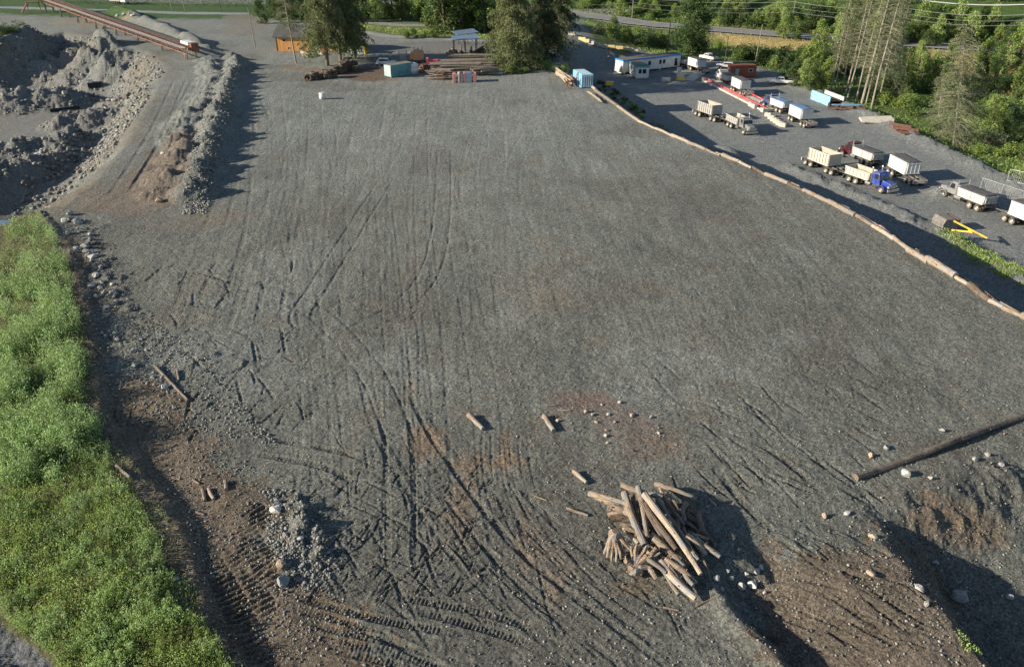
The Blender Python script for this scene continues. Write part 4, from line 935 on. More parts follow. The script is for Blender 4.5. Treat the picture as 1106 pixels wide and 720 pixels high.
rubble('dirt_clods', 3000, [(150, 440), (230, 450), (300, 540), (400, 690), (300, 720), (215, 600)], .04, .22, 0, 'brown clods and stones in the churned dirt at lower left', pw=3)
rubble('gully_rubble', 2600, [(780, 600), (930, 500), (1150, 470), (1150, 760), (880, 760)], .03, .22, -1, 'loose stones around and inside the gully at lower right', pw=6)
rubble('heap_rubble', 1500, [(285, 530), (320, 530), (370, 620), (330, 640), (290, 600)],   .04, .3, 0, 'stones on the small grey heap at lower left', pw=3)
rubble('pile_rubble', 6000, [(196, 225), (222, 225), (262, 75), (244, 62), (215, 120)], .08, .5, .8, 'rocky rubble covering the row of dumped gravel piles', pw=3)
rubble('pit_slope_rubble', 40000, [(0, 235), (60, 225), (130, 185), (190, 100), (200, 65), (110, 40), (0, 50)], .12, 1.2, -5, 'blocky broken rock covering the slopes of the left pit', pw=6, clump=-.25)
# ------------------------------------------------------------------ vehicles: forward is +x, ground at z = 0
def wheel(parent, x, y, r_, w_, dual=False, rimmat='rim', n=20):
    mb = MB(); s_ = 1 if y > 0 else -1
    mb.lathe_y([(r_ * .58, -w_ / 2), (r_ * .9, -w_ / 2), (r_, -w_ * .36), (r_, w_ * .36), (r_ * .9, w_ / 2), (r_ * .58, w_ / 2), (r_ * .5, w_ * .2), (r_ * .5, -w_ * .2), (r_ * .58, -w_ / 2)], 0, 0, 0, n)
    if dual: mb.lathe_y([(r_ * .58, -w_ / 2), (r_ * .9, -w_ / 2), (r_, -w_ * .36), (r_, w_ * .36), (r_ * .9, w_ / 2), (r_ * .58, w_ / 2)], 0, -s_ * w_ * 1.15, 0, n)
    o = mb.build('wheel', 'tyre', parent, True); o.location = (x, y, r_)
    rm = MB(); rm.lathe_y([(.02, s_ * w_ * (.1 if dual else .3)), (r_ * .18, s_ * w_ * (.12 if dual else .42)), (r_ * .2, s_ * w_ * .05), (r_ * .48, s_ * w_ * .02), (r_ * .52, s_ * w_ * .45), (r_ * .57, s_ * w_ * .48)], 0, 0, 0, n)
    rm.build('rim', rimmat, o, True); return o
def tub(name, mats, parent, x0, x1, w_, z0, z1, ribs=8, rib_d=.06, top_rail=True, slope_f=0.0, slope_b=.0, open_in=True, wall=.07, taper=.12):
    """open steel tub with side ribs, rails, floor; material 0 outside, 1 inside"""
    mb = MB(); h = w_ / 2
    T0 = [(x0, z0), (x1 - slope_f * .0, z0), (x1 + slope_f, z1), (x0 - slope_b, z1)]
    for s_ in (-1, 1):
        y0, y1 = (h - wall, h) if s_ > 0 else (-h, -h + wall)
        mb.prism(T0, y0, y1, 0)
        # inner skin
        yi = (h - wall - .006) * s_
        mb.prism([(x0 + .05, z0 + .12), (x1 - .05, z0 + .12), (x1 + slope_f - .05, z1 - .01), (x0 - slope_b + .05, z1 - .01)], yi - .004, yi + .004, 1)
        for k in range(ribs):
            x = x0 + .12 + (x1 - x0 - .24) * k / (ribs - 1)
            mb.box(x - .04, x + .04, *(sorted((s_ * (h + .002), s_ * (h + rib_d * 1.8)))), z0 + .05, z1 - .12, 0)
        if top_rail: mb.box(x0 - slope_b, x1 + slope_f, *(sorted((s_ * (h + .003), s_ * (h + rib_d + .03)))), z1 - .12, z1 + .004, 0)
        mb.box(x0, x1, *(sorted((s_ * (h + .003), s_ * (h + rib_d + .02)))), z0 - .02, z0 + .1, 0)
    mb.prism([(x1 - wall, z0), (x1, z0), (x1 + slope_f, z1), (x1 + slope_f - wall, z1)], -h + wall, h - wall, 0)
    mb.prism([(x0, z0), (x0 + wall, z0), (x0 - slope_b + wall, z1), (x0 - slope_b, z1)], -h + wall, h - wall, 0)
    mb.box(x0 + wall, x1 - wall, -h + wall, h - wall, z0 + .02, z0 + .12, 1)
    o = mb.build(name, mats, parent)
    tg = MB()
    for k in range(4):
        y = -h + .25 + (w_ - .5) * k / 3; tg.box(x0 - .09 - slope_b, x0 - .004 - slope_b, y - .05, y + .05, z0 + .05, z1 - .05)
    tg.box(x0 - .11 - slope_b, x0 - .092 - slope_b, -h + .02, h - .02, z1 - .2, z1 - .06); tg.box(x0 - .11 - slope_b, x0 - .092 - slope_b, -h + .02, h - .02, z0 + .05, z0 + .2)
    tg.build('tailgate_frame', mats[0], o); return o
def tarp_on(parent, x0, x1, w_, z, m_='tarp', sag=.10):
    mb = MB(); n = 8; V = []; F = []
    for i in range(n + 1):
        x = x0 + (x1 - x0) * i / n
        for k in range(7):
            y = -w_ / 2 + w_ * k / 6; zz = z + .10 * math.cos((k - 3) / 3 * 1.3) + (.025 if i % 2 else 0) - sag * math.sin(math.pi * i / n) * (1 - abs(k - 3) / 3) * .6
            V.append((x, y, zz))
    for i in range(n):
        for k in range(6): a = i * 7 + k; F.append((a, a + 7, a + 8, a + 1))
    mb.add(V, F); o = mb.build('tarp', m_, parent, True)
    s_ = o.modifiers.new('thickness', 'SOLIDIFY'); s_.thickness = .02; return o
def dump_truck(cab='blue', box='beige', tarp=None, box_h=1.15, box_len=4.6):
    t = bpy.data.objects.new('dump_truck', None); COL.objects.link(t)
    ch = MB()
    for y in (-.42, .42): ch.box(-1.6, 6.7, y - .05, y + .05, .82, 1.1)
    for x in (-1.5, -.6, .6, 2, 3.4): ch.box(x - .06, x + .06, -.37, .37, .86, 1.06)
    for x in (-.68, .68, 5.6): ch.tube([(x, -.95, .54), (x, .95, .54)], .09, 8)
    for y in (-1.13, 1.13):
        ch.box(-1.62, -1.58, y - .3, y + .3, .35, .95)
        ch.box(-1.3, 1.3, y - .3, y + .3, 1.15, 1.18)
    ch.box(-1.75, -1.6, -1.2, 1.2, .75, .95)
    ch.build('chassis', 'chassis', t)
    for s_ in (-1, 1):
        wheel(t, -.68, s_ * 1.07, .53, .27, True); wheel(t, .68, s_ * 1.07, .53, .27, True); wheel(t, 5.6, s_ * 1.05, .53, .30)
    b = tub('dump_box', [box, 'box_in'], t, -1.55, -1.55 + box_len, 2.42, 1.25, 1.25 + box_h, 7, .05, slope_f=.15, slope_b=.1)
    cs = MB(); cs.box(3.15, 4.15, -1.0, 1.0, 1.38 + box_h, 1.44 + box_h); cs.box(3.13, 3.2, -1.0, 1.0, 1.15 + box_h, 1.38 + box_h); cs.build('cab_shield', box, b)
    if tarp: tarp_on(b, -1.6, 3.15, 2.4, 1.27 + box_h, tarp)
    else:
        hp = MB(); V = []; n = 8
        for i in range(n + 1):
            for k in range(n + 1):
                V.append((-1.4 + (box_len - .35) * i / n, -1.1 + 2.2 * k / n, 1.25 + box_h * .45 + .12 * math.sin(i * 1.7) * math.cos(k * 1.3)))
        hp.add(V, [(i * (n + 1) + k, (i + 1) * (n + 1) + k, (i + 1) * (n + 1) + k + 1, i * (n + 1) + k + 1) for i in range(n) for k in range(n)])
        hp.build('liner', 'box_in', b)
    c = MB(); c.prism([(3.55, 1.05), (5.05, 1.05), (5.05, 1.75), (4.78, 2.62), (4.6, 2.75), (3.55, 2.78)], -1.0, 1.0)
    c.box(3.5, 4.62, -.9, .9, 2.76, 2.86); co = c.build('cab', cab, t, bevel=.05)
    g = MB(); g.prism([(5.058, 1.8), (5.063, 1.82), (4.815, 2.6), (4.805, 2.6)], -.9, -.04); g.prism([(5.058, 1.8), (5.063, 1.82), (4.815, 2.6), (4.805, 2.6)], .04, .9); g.build('windscreen', 'glass', co)
    for s_ in (-1, 1):
        g = MB(); y = sorted((s_ * 1.002, s_ * 1.012)); g.prism([(3.95, 1.85), (4.85, 1.85), (4.62, 2.58), (3.95, 2.6)], *y); g.build('side_window', 'glass', co)
        m2 = MB(); m2.box(4.95, 5.02, *sorted((s_ * 1.18, s_ * 1.36)), 1.75, 2.3); m2.tube([(4.9, s_ * 1.0, 2.25), (4.98, s_ * 1.27, 2.25)], .02, 5); m2.build('mirror', 'chrome', co)
    v = MB(); v.prism([(4.72, 2.7), (5.1, 2.52), (5.12, 2.55), (4.74, 2.76)], -.95, .95); v.build('visor', cab, co)
    hd = MB(); hd.prism([(5.06, 1.0), (6.75, .95), (6.8, 1.62), (5.06, 1.86)], -.62, .62)
    ho = hd.build('hood', cab, t, bevel=.07)
    for s_ in (-1, 1):
        f = MB(); y = sorted((s_ * .62, s_ * 1.22)); pr = [(5.6 + .72 * math.cos(a), .54 + .72 * math.sin(a)) for a in [math.pi * k / 8 for k in range(9)]] + [(5.6 + .64 * math.cos(a), .54 + .64 * math.sin(a)) for a in [math.pi * k / 8 for k in range(8, -1, -1)]]
        for q in range(8): f.prism([pr[q], pr[q + 1], pr[16 - q], pr[17 - q]], *y)
        f.build('fender', cab, t)
        hl = MB(); hl.box(6.62, 6.74, *sorted((s_ * .68, s_ * .95)), 1.05, 1.25); hl.build('headlight', 'lamp_clear', t)
        ex = MB(); ex.tube([(3.42, s_ * .98, 1.1), (3.42, s_ * .98, 2.9), (3.42, s_ * .98, 3.3), (3.3, s_ * .98, 3.42)], [.09, .09, .07, .065], 8); ex.build('exhaust_stack', 'chrome', t)
        ft = MB(); ft.tube([(2.35 if s_ > 0 else 2.6, s_ * .95, .82), (3.5, s_ * .95, .82)], .31, 12); ft.build('fuel_tank', 'chrome', t)
        st_ = MB(); st_.box(3.65, 4.6, *sorted((s_ * .8, s_ * 1.15)), .45, .6); st_.build('cab_step', 'chassis', t)
    gr = MB(); gr.box(6.76, 6.84, -.5, .5, .95, 1.62)
    for k in range(6): gr.box(6.84, 6.86, -.45 + k * .17, -.39 + k * .17, .98, 1.58)
    gr.build('grille', 'chrome', t)
    bp = MB(); bp.box(6.84, 7.0, -1.2, 1.2, .45, .82); bp.build('bumper', 'chrome', t, bevel=.04)
    for s_ in (-1, 1):
        tl = MB(); tl.box(-1.78, -1.752, *sorted((s_ * .8, s_ * 1.1)), .79, .91); tl.build('tail_light', 'lamp_red', t)
    return t
def dump_trailer(box='beige', tarp=None, off_=0.0, h=1.85, L=4.9):
    t = bpy.data.objects.new('dump_trailer', None); COL.objects.link(t)
    ch = MB()
    for y in (-.45, .45): ch.box(-1.5, 6.3, y - .05, y + .05, .95, 1.2)
    for x in (-1.4, -.6, .6, 2, 3.4, 4.4, 5.6): ch.box(x - .06, x + .06, -.4, .4, .98, 1.16)
    for x in (-.65, .65, 4.35, 5.6): ch.tube([(x, -.95, .52), (x, .95, .52)], .08, 8)
    ch.tube([(6.2, -.4, .98), (8.2, 0, .85)], .06, 6); ch.tube([(6.2, .4, .98), (8.2, 0, .85)], .06, 6)
    for y in (-1.1, 1.1): ch.box(-1.3, 1.3, y - .28, y + .28, 1.1, 1.13); ch.box(3.8, 6.2, y - .28, y + .28, 1.1, 1.13)
    ch.build('chassis', 'chassis', t)
    bb = MB(); bb.box(-1.66, -1.5, -1.18, 1.18, .62, 1.12); bb.build('rear_bumper', 'off_white', t)
    for s_ in (-1, 1):
        for x in (-.65, .65, 4.35, 5.6): wheel(t, x, s_ * 1.05, .52, .26, True)
        tl = MB(); tl.box(-1.69, -1.662, *sorted((s_ * .65, s_ * 1.05)), .75, .95); tl.build('tail_light', 'lamp_red', t)
    x0 = -.05 + off_
    b = tub('dump_box', [box, 'box_in'], t, x0, x0 + L, 2.42, 1.32, 1.32 + h, 8, .07, slope_f=.0, slope_b=.0)
    if tarp: tarp_on(b, x0 - .05, x0 + L + .05, 2.42, 1.34 + h, tarp, .06)
    return t
def nearside(p, h, o):
    """centre line of a vehicle whose near wheels stand at p"""
    return Vector((p.x - math.sin(h) * o, p.y + math.cos(h) * o, 0))
def set_vehicle(t, rear, front, z, label, cat, group, side, wb, name=None):
    a, b = G(*rear, z), G(*front, z); h = heading(a, b)
    mid = (a + b) / 2; mid = mid + Vector((-math.sin(h), math.cos(h), 0)) * side
    t.location = (mid.x - math.cos(h) * wb / 2, mid.y - math.sin(h) * wb / 2, 0)
    t.location.z = zat(mid.x, mid.y) + .02; t.rotation_euler = (0, 0, h)
    tag(t, label, cat, group); return t
GTk, GTr = 'dump trucks in the lower lot', 'dump trailers in the lower lot'
LZ = -5.5
set_vehicle(dump_truck('grey_cab', 'grey_box'), (786, 137), (804.5, 146.5), LZ, 'dusty grey dump truck with empty open box facing down the lot nearest the log line', 'dump truck', GTk, 1.05, 5.6)
set_vehicle(dump_trailer('grey_box'), (751.5, 124.5), (771, 131.5), LZ, 'plain grey open box trailer behind the dusty grey dump truck', 'trailer', GTr, 1.05, 5.0)
set_vehicle(dump_truck('blue', 'beige'), (922, 198.5), (948, 208), LZ, 'bright blue dump truck with open beige box', 'dump truck', GTk, 1.05, 5.6)
set_vehicle(dump_trailer('beige'), (871, 178.5), (895.5, 188.5), LZ, 'open cream beige ribbed trailer behind the bright blue truck', 'trailer', GTr, 1.05, 5.0)
set_vehicle(dump_truck('maroon', 'off_white', 'tarp'), (931, 177), (911, 169), LZ, 'dark red dump truck with white box driving away beside the blue truck', 'dump truck', GTk, -1.05, 5.6)
set_vehicle(dump_trailer('white', 'tarp', .9), (980.5, 199), (960, 187.5), LZ, 'tall white ribbed trailer with dark tarp behind the dark red truck', 'trailer', GTr, -1.05, 5.0)
set_vehicle(dump_truck('grey_cab', 'off_white', 'tarp'), (1049.5, 225.5), (1018.5, 213), LZ, 'grey cab dump truck with dirty white box and dark tarp at the right', 'dump truck', GTk, -1.05, 5.6)
set_vehicle(dump_trailer('white', 'tarp', .3), (1122, 254), (1087, 239.5), LZ, 'white trailer cut by the right border of the photo', 'trailer', GTr, -1.05, 5.0)
set_vehicle(dump_truck('navy', 'white', 'tarp_blue'), (842, 122), (823, 114.5), LZ, 'white box dump truck with blue tarp at the end of the red weighbridge', 'dump truck', GTk, -1.05, 5.6)
set_vehicle(dump_trailer('white', 'tarp_blue', .9), (868, 137.5), (852, 129.5), LZ, 'white trailer with blue tarp behind the blue tarped truck', 'trailer', GTr, -1.05, 5.0)
set_vehicle(dump_truck('off_white', 'off_white', 'tarp'), (784, 92), (771, 85.5), LZ, 'white dump truck with sagging dark tarp standing on the weighbridge', 'dump truck', GTk, -1.05, 5.6)
set_vehicle(dump_trailer('white', 'tarp', .9), (803, 104.5), (789, 97.5), LZ, 'white trailer with rusty rim on the weighbridge', 'trailer', GTr, -1.05, 5.0)
set_vehicle(dump_truck('grey_cab', 'off_white', 'tarp', .95), (737, 73.5), (721, 69), LZ, 'dark tarped dump truck in the shade behind the office trailers', 'dump truck', GTk, -1.05, 5.6)
set_vehicle(dump_trailer('white', 'tarp', .9), (757, 79.5), (743, 75), LZ, 'white trailer in the shade behind the office trailers', 'trailer', GTr, -1.05, 5.0)

def pickup(paint='white'):
    t = bpy.data.objects.new('pickup_truck', None); COL.objects.link(t)
    b = MB(); b.prism([(-2.75, .55), (2.75, .5), (2.8, .95), (2.6, 1.12), (1.25, 1.2), (-.0, 1.2), (-2.8, 1.2), (-2.8, .6)], -.95, .95)
    bo = b.build('body', paint, t, bevel=.06)
    bd = MB(); bd.box(-2.7, -.65, -.8, .8, 1.203, 1.21); bd.build('bed', 'black', bo)
    c = MB(); c.prism([(-.6, 1.2), (1.35, 1.2), (.75, 1.78), (.5, 1.84), (-.4, 1.84), (-.6, 1.7)], -.86, .86); co = c.build('cabin', paint, t, bevel=.05)
    g = MB(); g.prism([(1.32, 1.24), (1.36, 1.24), (.8, 1.78), (.76, 1.78)], -.76, .76); g.build('windscreen', 'glass', co)
    for s_ in (-1, 1):
        for a, b_ in ((-.45, .2), (.3, .95)):
            w_ = MB(); w_.prism([(a, 1.27), (b_, 1.27), (b_ - (.3 if b_ > .5 else 0), 1.72), (a, 1.72)], *sorted((s_ * .862, s_ * .875))); w_.build('side_window', 'glass', co)
        for x in (-1.75, 1.8): wheel(t, x, s_ * .84, .39, .26)
        hl = MB(); hl.box(2.72, 2.81, *sorted((s_ * .62, s_ * .9)), .82, .98); hl.build('headlight', 'lamp_clear', t)
        tl = MB(); tl.box(-2.83, -2.803, *sorted((s_ * .8, s_ * .93)), .85, 1.1); tl.build('tail_light', 'lamp_red', t)
    gr = MB(); gr.box(2.77, 2.82, -.5, .5, .7, .92); gr.build('grille', 'black', t)
    bp = MB(); bp.box(2.78, 2.92, -.92, .92, .42, .62); bp.build('bumper', 'chrome', t)
    return t
GPk = 'white pickups parked in the lower lot'
set_vehicle(pickup(), (844, 91.5), (827, 90.5), LZ, 'white crew cab pickup parked alone in front of the bushes', 'pickup', GPk, -.85, 3.5)
def white_rv():
    return pickup()
set_vehicle(pickup(), (765.5, 65.5), (750.5, 62.5), LZ, 'white pickup behind the shaded trailer under the big tree', 'pickup', GPk, -.85, 3.5)
def suv():
    t = bpy.data.objects.new('parked_car', None); COL.objects.link(t)
    b = MB(); b.prism([(-2.3, .45), (2.3, .45), (2.35, .8), (2.2, .95), (1.1, 1.05), (-2.3, 1.05), (-2.35, .6)], -.9, .9); b.build('body', 'white', t, bevel=.06)
    c = MB(); c.prism([(-2.1, 1.05), (1.1, 1.05), (.45, 1.55), (-1.7, 1.58)], -.8, .8); co = c.build('cabin', 'white', t, bevel=.05)
    g = MB(); g.prism([(1.07, 1.08), (1.1, 1.08), (.48, 1.53), (.45, 1.53)], -.7, .7); g.build('windscreen', 'glass', co)
    for s_ in (-1, 1):
        w_ = MB(); w_.prism([(-1.7, 1.1), (.85, 1.1), (.4, 1.48), (-1.5, 1.5)], *sorted((s_ * .802, s_ * .814))); w_.build('side_window', 'glass', co)
        for x in (-1.4, 1.4): wheel(t, x, s_ * .8, .35, .22)
        hl = MB(); hl.box(2.3, 2.36, *sorted((s_ * .55, s_ * .85)), .7, .84); hl.build('headlight', 'lamp_clear', t)
    return t
set_vehicle(suv(), (784, 74), (771, 73.5), LZ, 'white car parked left of the red brown cabin', 'car', None, -.8, 2.8)

# ------------------------------------------------------------------ site offices, cabins, containers
def at_two(name, label, cat, a, b, z, group=None):
    """thing whose local x axis runs from photo point a to b on the ground"""
    p, q = G(*a, z), G(*b, z); t = thing(name, label, cat, (p.x, p.y, zat((p.x + q.x) / 2, (p.y + q.y) / 2)), heading(p, q), group)
    return t, (q - p).length
def office(name, label, a, b, L, W, H, trim, flip=1, wins=()):
    t, _ = at_two(name, label, 'office trailer', a, b, -4.6)
    w_ = MB(); w_.box(0, L, 0, W * flip, .45, .45 + H); wo_ = w_.build('wall', 'white', t)
    r_ = MB(); r_.box(-.08, L + .08, *sorted((-.08 * flip, (W + .08) * flip)), .45 + H, .55 + H); r_.build('roof', 'roof_grey', t)
    f = MB()
    f.box(-.12, L + .12, *sorted((-.12 * flip, -.082 * flip)), .2 + H, .57 + H); f.box(-.12, L + .12, *sorted(((W + .082) * flip, (W + .12) * flip)), .2 + H, .57 + H)
    f.box(-.12, -.082, *sorted((-.08 * flip, (W + .08) * flip)), .2 + H, .57 + H); f.box(L + .082, L + .12, *sorted((-.08 * flip, (W + .08) * flip)), .2 + H, .57 + H)
    f.build('fascia', trim, t)
    for k in range(4):
        s_ = MB(); x = .8 + (L - 1.6) * k / 3; s_.box(x - .2, x + .2, *sorted((.1 * flip, (W - .1) * flip)), 0, .45); s_.build('support_block', 'concrete', t)
    for (face, u0, u1, z0, z1) in wins:
        g = MB(); e = .03
        if face == 'near': y = sorted((-.004 * flip, -e * flip)); y2 = sorted((-.004 * flip, -.02 * flip)); g.box(u0 - .06, u1 + .06, *y2, z0 - .06, z1 + .06); fr = g.build('window', 'galv', wo_); g = MB(); g.box(u0, u1, *sorted((-.021 * flip, -e * flip)), z0, z1)
        else: x = (L + .004, L + .02) if face == 'end' else (-.02, -.004); g.box(*x, *sorted(((u0 - .06) * flip, (u1 + .06) * flip)), z0 - .06, z1 + .06); fr = g.build('window', 'galv', wo_); g = MB(); xx = (L + .021, L + .03) if face == 'end' else (-.03, -.021); g.box(*xx, *sorted((u0 * flip, u1 * flip)), z0, z1)
        g.build('pane', 'glass', fr)
    return t
office('office_trailer', 'long white office trailer with bright blue fascia under the dark pole', (672.5, 76.5), (721, 71), 19, 3.4, 3.0, 'blue_trim', 1, [('near', 8.2, 9.0, 1.6, 2.6), ('near', 11.8, 12.6, 1.6, 2.6), ('near', 13, 13.8, 1.6, 2.6), ('near', 17.0, 17.9, .7, 2.6)])
office('office_trailer', 'shorter white office trailer with teal green fascia in front of the blue trimmed one', (687.0, 82.0), (675, 72.5), 12, 3.2, 2.7, 'green_trim', -1, [('near', 2, 2.8, 1.5, 2.4), ('near', 4.5, 5.3, 1.5, 2.4), ('near', 8, 8.8, .6, 2.5), ('start', .6, 1.3, 1.5, 2.5), ('start', 1.6, 2.5, 1.5, 2.5)])
def container(name, label, a, b, L, side, end, roof, H=2.6, W=2.44, flip=1, z=0, doorend=True):
    t, _ = at_two(name, label, 'container', a, b, z); t.location.z += .02
    def corr(mb, x0, x1, y, s_, axis):
        n = int((x1 - x0) / .14); 
        for k in range(n):
            if k % 2: continue
            u0 = x0 + (x1 - x0) * k / n; u1 = x0 + (x1 - x0) * (k + 1) / n
            if axis == 'x': mb.box(u0, u1, *sorted((y + s_ * .002, y + s_ * .035)), .2, H - .15)
            else: mb.box(*sorted((y + s_ * .002, y + s_ * .035)), u0, u1, .2, H - .15)
    sd_ = MB(); Y1 = W * flip; ya, yb = sorted((0, Y1))
    sd_.box(.05, L - .05, ya + .05, yb - .05, .05, H - .03)
    corr(sd_, .2, L - .2, ya + .05, -1, 'x'); corr(sd_, .2, L - .2, yb - .05, 1, 'x')
    for y in (ya, yb - .12):
        for x in (0, L - .12): sd_.box(x, x + .12, y, y + .12, 0, H)
        sd_.box(.12, L - .12, y, y + .12, 0, .15); sd_.box(.12, L - .12, y, y + .12, H - .12, H)
    so_ = sd_.build('side_wall', side, t)
    rf = MB(); rf.box(.12, L - .12, ya + .12, yb - .12, H - .028, H - .01)
    for k in range(int(L / .3)): rf.box(.2 + k * .3, .32 + k * .3, ya + .15, yb - .15, H - .0095, H + .015)
    rf.build('roof', roof, t)
    d = MB(); x0, x1 = (.05 - .045, .05 - .002)
    for y0_, y1_ in ((ya + .14, (ya + yb) / 2 - .02), ((ya + yb) / 2 + .02, yb - .14)): d.box(x0, x1, y0_, y1_, .18, H - .15)
    do = d.build('door', end, t)
    for k in range(5):
        st2 = MB(); yy = ya + .3 + k * (yb - ya - .6) / 4; st2.box(-.02, .0025, yy - .07, yy + .07, .3, H - .3); st2.build('stripe', 'navy' if side == 'sky_blue' else end, do)
    for y in (ya + .4, ya + .85, yb - .85, yb - .4):
        r_ = MB(); r_.tube([(-.03, y, .15), (-.03, y, H - .12)], .025, 6); r_.build('lock_rod', 'galv', do)
    return t
container('shipping_container', 'light blue shipping container with pale door end at the start of the log line', (628, 95.5), (609, 83.0), 6.1, 'sky_blue', 'pale_blue', 'pale_blue', z=0, flip=-1)
container('storage_container', 'weathered dark teal container with pale end beside the white tank', (422.5, 84.0), (443, 80.5), 6.2, 'teal', 'teal_pale', 'roof_grey', 2.5, 2.4, 1, 0)
# red brown cabin
t, _ = at_two('site_cabin', 'small red brown wooden cabin with curved roof at the end of the weighbridge', 'cabin', (789, 80.5), (815, 80.0), -4.7)
w_ = MB(); w_.box(0, 6.6, 0, 2.6, .15, 2.75); wo_ = w_.build('wall', plank_mat('red_board_siding', (.36, .10, .05), (.27, .075, .045), .2), t)
r_ = MB(); r_.prism([(-.2, 2.75), (6.8, 2.75), (6.8, 2.83), (3.3, 3.0), (-.2, 2.83)], -.25, 2.85); r_.build('roof', 'red_brown', t)
d = MB(); d.box(1.2, 2.1, -.05, -.003, .2, 2.2); do = d.build('door', 'galv', t); d = MB(); d.box(1.95, 2.02, -.09, -.052, 1.1, 1.25); d.build('handle', 'black', do)
for x0, x1 in ((4.6, 5.7),): 
    d = MB(); d.box(x0, x1, -.05, -.003, 1.3, 2.1); f = d.build('window', 'white', wo_); d = MB(); d.box(x0 + .1, x1 - .1, -.06, -.051, 1.4, 2.0); d.build('pane', 'glass', f)
d = MB(); d.box(-.05, -.003, .5, 1.5, 1.2, 2.1); f = d.build('window', 'white', wo_); d = MB(); d.box(-.06, -.051, .6, 1.4, 1.3, 2.0); d.build('pane', 'glass', f)
# orange timber house
t, _ = at_two('timber_building', 'orange timber building with dark shingle roof behind the pine at upper left', 'building', (299.6, 55.5), (372, 56.5), 0)
Lb = 16.5
w_ = MB(); w_.box(0, Lb, 0, 9, .05, 3.6); w_.prism([(0, 3.6), (0, 3.61), (0.01, 3.61)], 0, .01); wo_ = w_.build('wall', 'plank', t)
for x in (0, Lb - .16):
    g = MB(); g.add([(x, 0, 3.602), (x, 9, 3.602), (x, 4.5, 5.6), (x + .16, 0, 3.602), (x + .16, 9, 3.602), (x + .16, 4.5, 5.6)], [(0, 1, 2), (3, 5, 4), (0, 3, 4, 1), (1, 4, 5, 2), (2, 5, 3, 0)]); g.build('gable', 'plank', t)
r_ = MB()
for s_ in (0, 1):
    y0, y1 = (-.7, 4.5) if s_ == 0 else (9.7, 4.5); z0, z1 = 3.38, 5.72
    r_.add([(-.7, y0, z0), (Lb + .7, y0, z0), (Lb + .7, y1, z1), (-.7, y1, z1), (-.7, y0, z0 + .16), (Lb + .7, y0, z0 + .16), (Lb + .7, y1, z1 + .16), (-.7, y1, z1 + .16)], [(0, 1, 2, 3), (4, 7, 6, 5), (0, 4, 5, 1), (1, 5, 6, 2), (2, 6, 7, 3), (3, 7, 4, 0)])
ro = r_.build('roof', 'roof_dark', t)
c_ = MB(); c_.box(10, 10.7, 4.8, 5.5, 5.2, 6.5); c_.build('chimney', 'concrete', ro)
for x, z0, z1, ww in ((1.6, 2.3, 3.0, 1.0), (6.4, 2.35, 3.05, .9), (9.2, 2.35, 3.05, .9), (2.7, .5, 1.1, .7), (5.6, .5, 1.1, .8), (13.8, 1.4, 2.4, 1.1)):
    g = MB(); g.box(x, x + ww, -.05, -.003, z0, z1); f = g.build('window', 'white', wo_); g = MB(); g.box(x + .08, x + ww - .08, -.06, -.051, z0 + .08, z1 - .08); g.build('pane', 'glass', f)
g = MB(); g.box(11.3, 12.3, -.06, -.003, .1, 2.2); g.build('door', 'red_brown', t)
g = MB(); g.prism([(9.6, 2.35), (13.0, 2.35), (13.0, 2.45), (9.6, 2.45)], -1.8, -.01)
for x in (9.8, 12.7): g.box(x, x + .15, -1.7, -1.55, 0, 2.35)
g.build('porch_roof', 'roof_dark', t)
g = MB(); g.box(-.12, -.002, -.1, .1, .05, 3.4); g.box(Lb + .002, Lb + .12, -.1, .1, .05, 3.4); g.build('corner_board', 'bark', t)
# blue gate panels right of the building
t, _ = at_two('blue_shed', 'low shed with light blue doors right of the orange building', 'shed', (375, 58.5), (394, 58.8), 0)
g = MB(); g.box(0, 4.6, 0, 3, 0, 2.1); wo_ = g.build('wall', 'yellow', t); g = MB(); g.box(-.2, 4.8, -.3, 3.2, 2.1, 2.25); g.build('roof', 'roof_dark', t)
for x in (.2, 2.4): g = MB(); g.box(x, x + 1.7, -.05, -.003, .1, 1.9); g.build('door', 'pale_blue', t)
# distant industrial building, top left
t, _ = at_two('depot_vehicle_shed', 'white and dark truck parked beyond the conveyor at the top of the photo', 'truck', (119, 4.5), (136, 5.5), 0)
g = MB(); g.box(0, 5.2, 0, 2.4, 1.0, 3.4); g.build('box_body', 'grey_box', t); g = MB(); g.prism([(5.4, .8), (7.6, .8), (7.6, 1.7), (7.2, 2.7), (5.4, 2.8)], .1, 2.3); g.build('cab', 'white', t)
for x in (1, 2.2, 6.6):
    for y in (.15, 2.25): wheel(t, x, y if y > 1 else y, .5, .3)
t.name = 'box_truck'

# ------------------------------------------------------------------ conveyor at the upper left
A = G(207, 51, 2.8); B = G(48, -3, 4.6)
dirv = (B - A); Lc = dirv.length; hc = heading(A, B)
t = thing('conveyor', 'long rusty belt conveyor on trestle legs crossing the upper left corner', 'conveyor', (A.x, A.y, zat(A.x, A.y)), hc)
dz = B.z - A.z; LH = math.hypot(B.x - A.x, B.y - A.y); base = A.z - t.location.z
def cz(x): return base + dz * x / LH
g = MB()
for y in (-1.4, 1.4):
    for z in (-1.5, 0): g.tube([(0, y, cz(0) + z), (LH, y, cz(LH) + z)], .13, 4)
    n = int(LH / 1.8)
    for k in range(n):
        x0, x1 = LH * k / n, LH * (k + 1) / n
        g.tube([(x0, y, cz(x0) - 1.5), (x1, y, cz(x1))] if k % 2 else [(x0, y, cz(x0)), (x1, y, cz(x1) - 1.5)], .07, 4, cap=0)
        g.tube([(x0, y, cz(x0) - 1.5), (x0, y, cz(x0))], .08, 4, cap=0)
g.build('truss', 'rust', t)
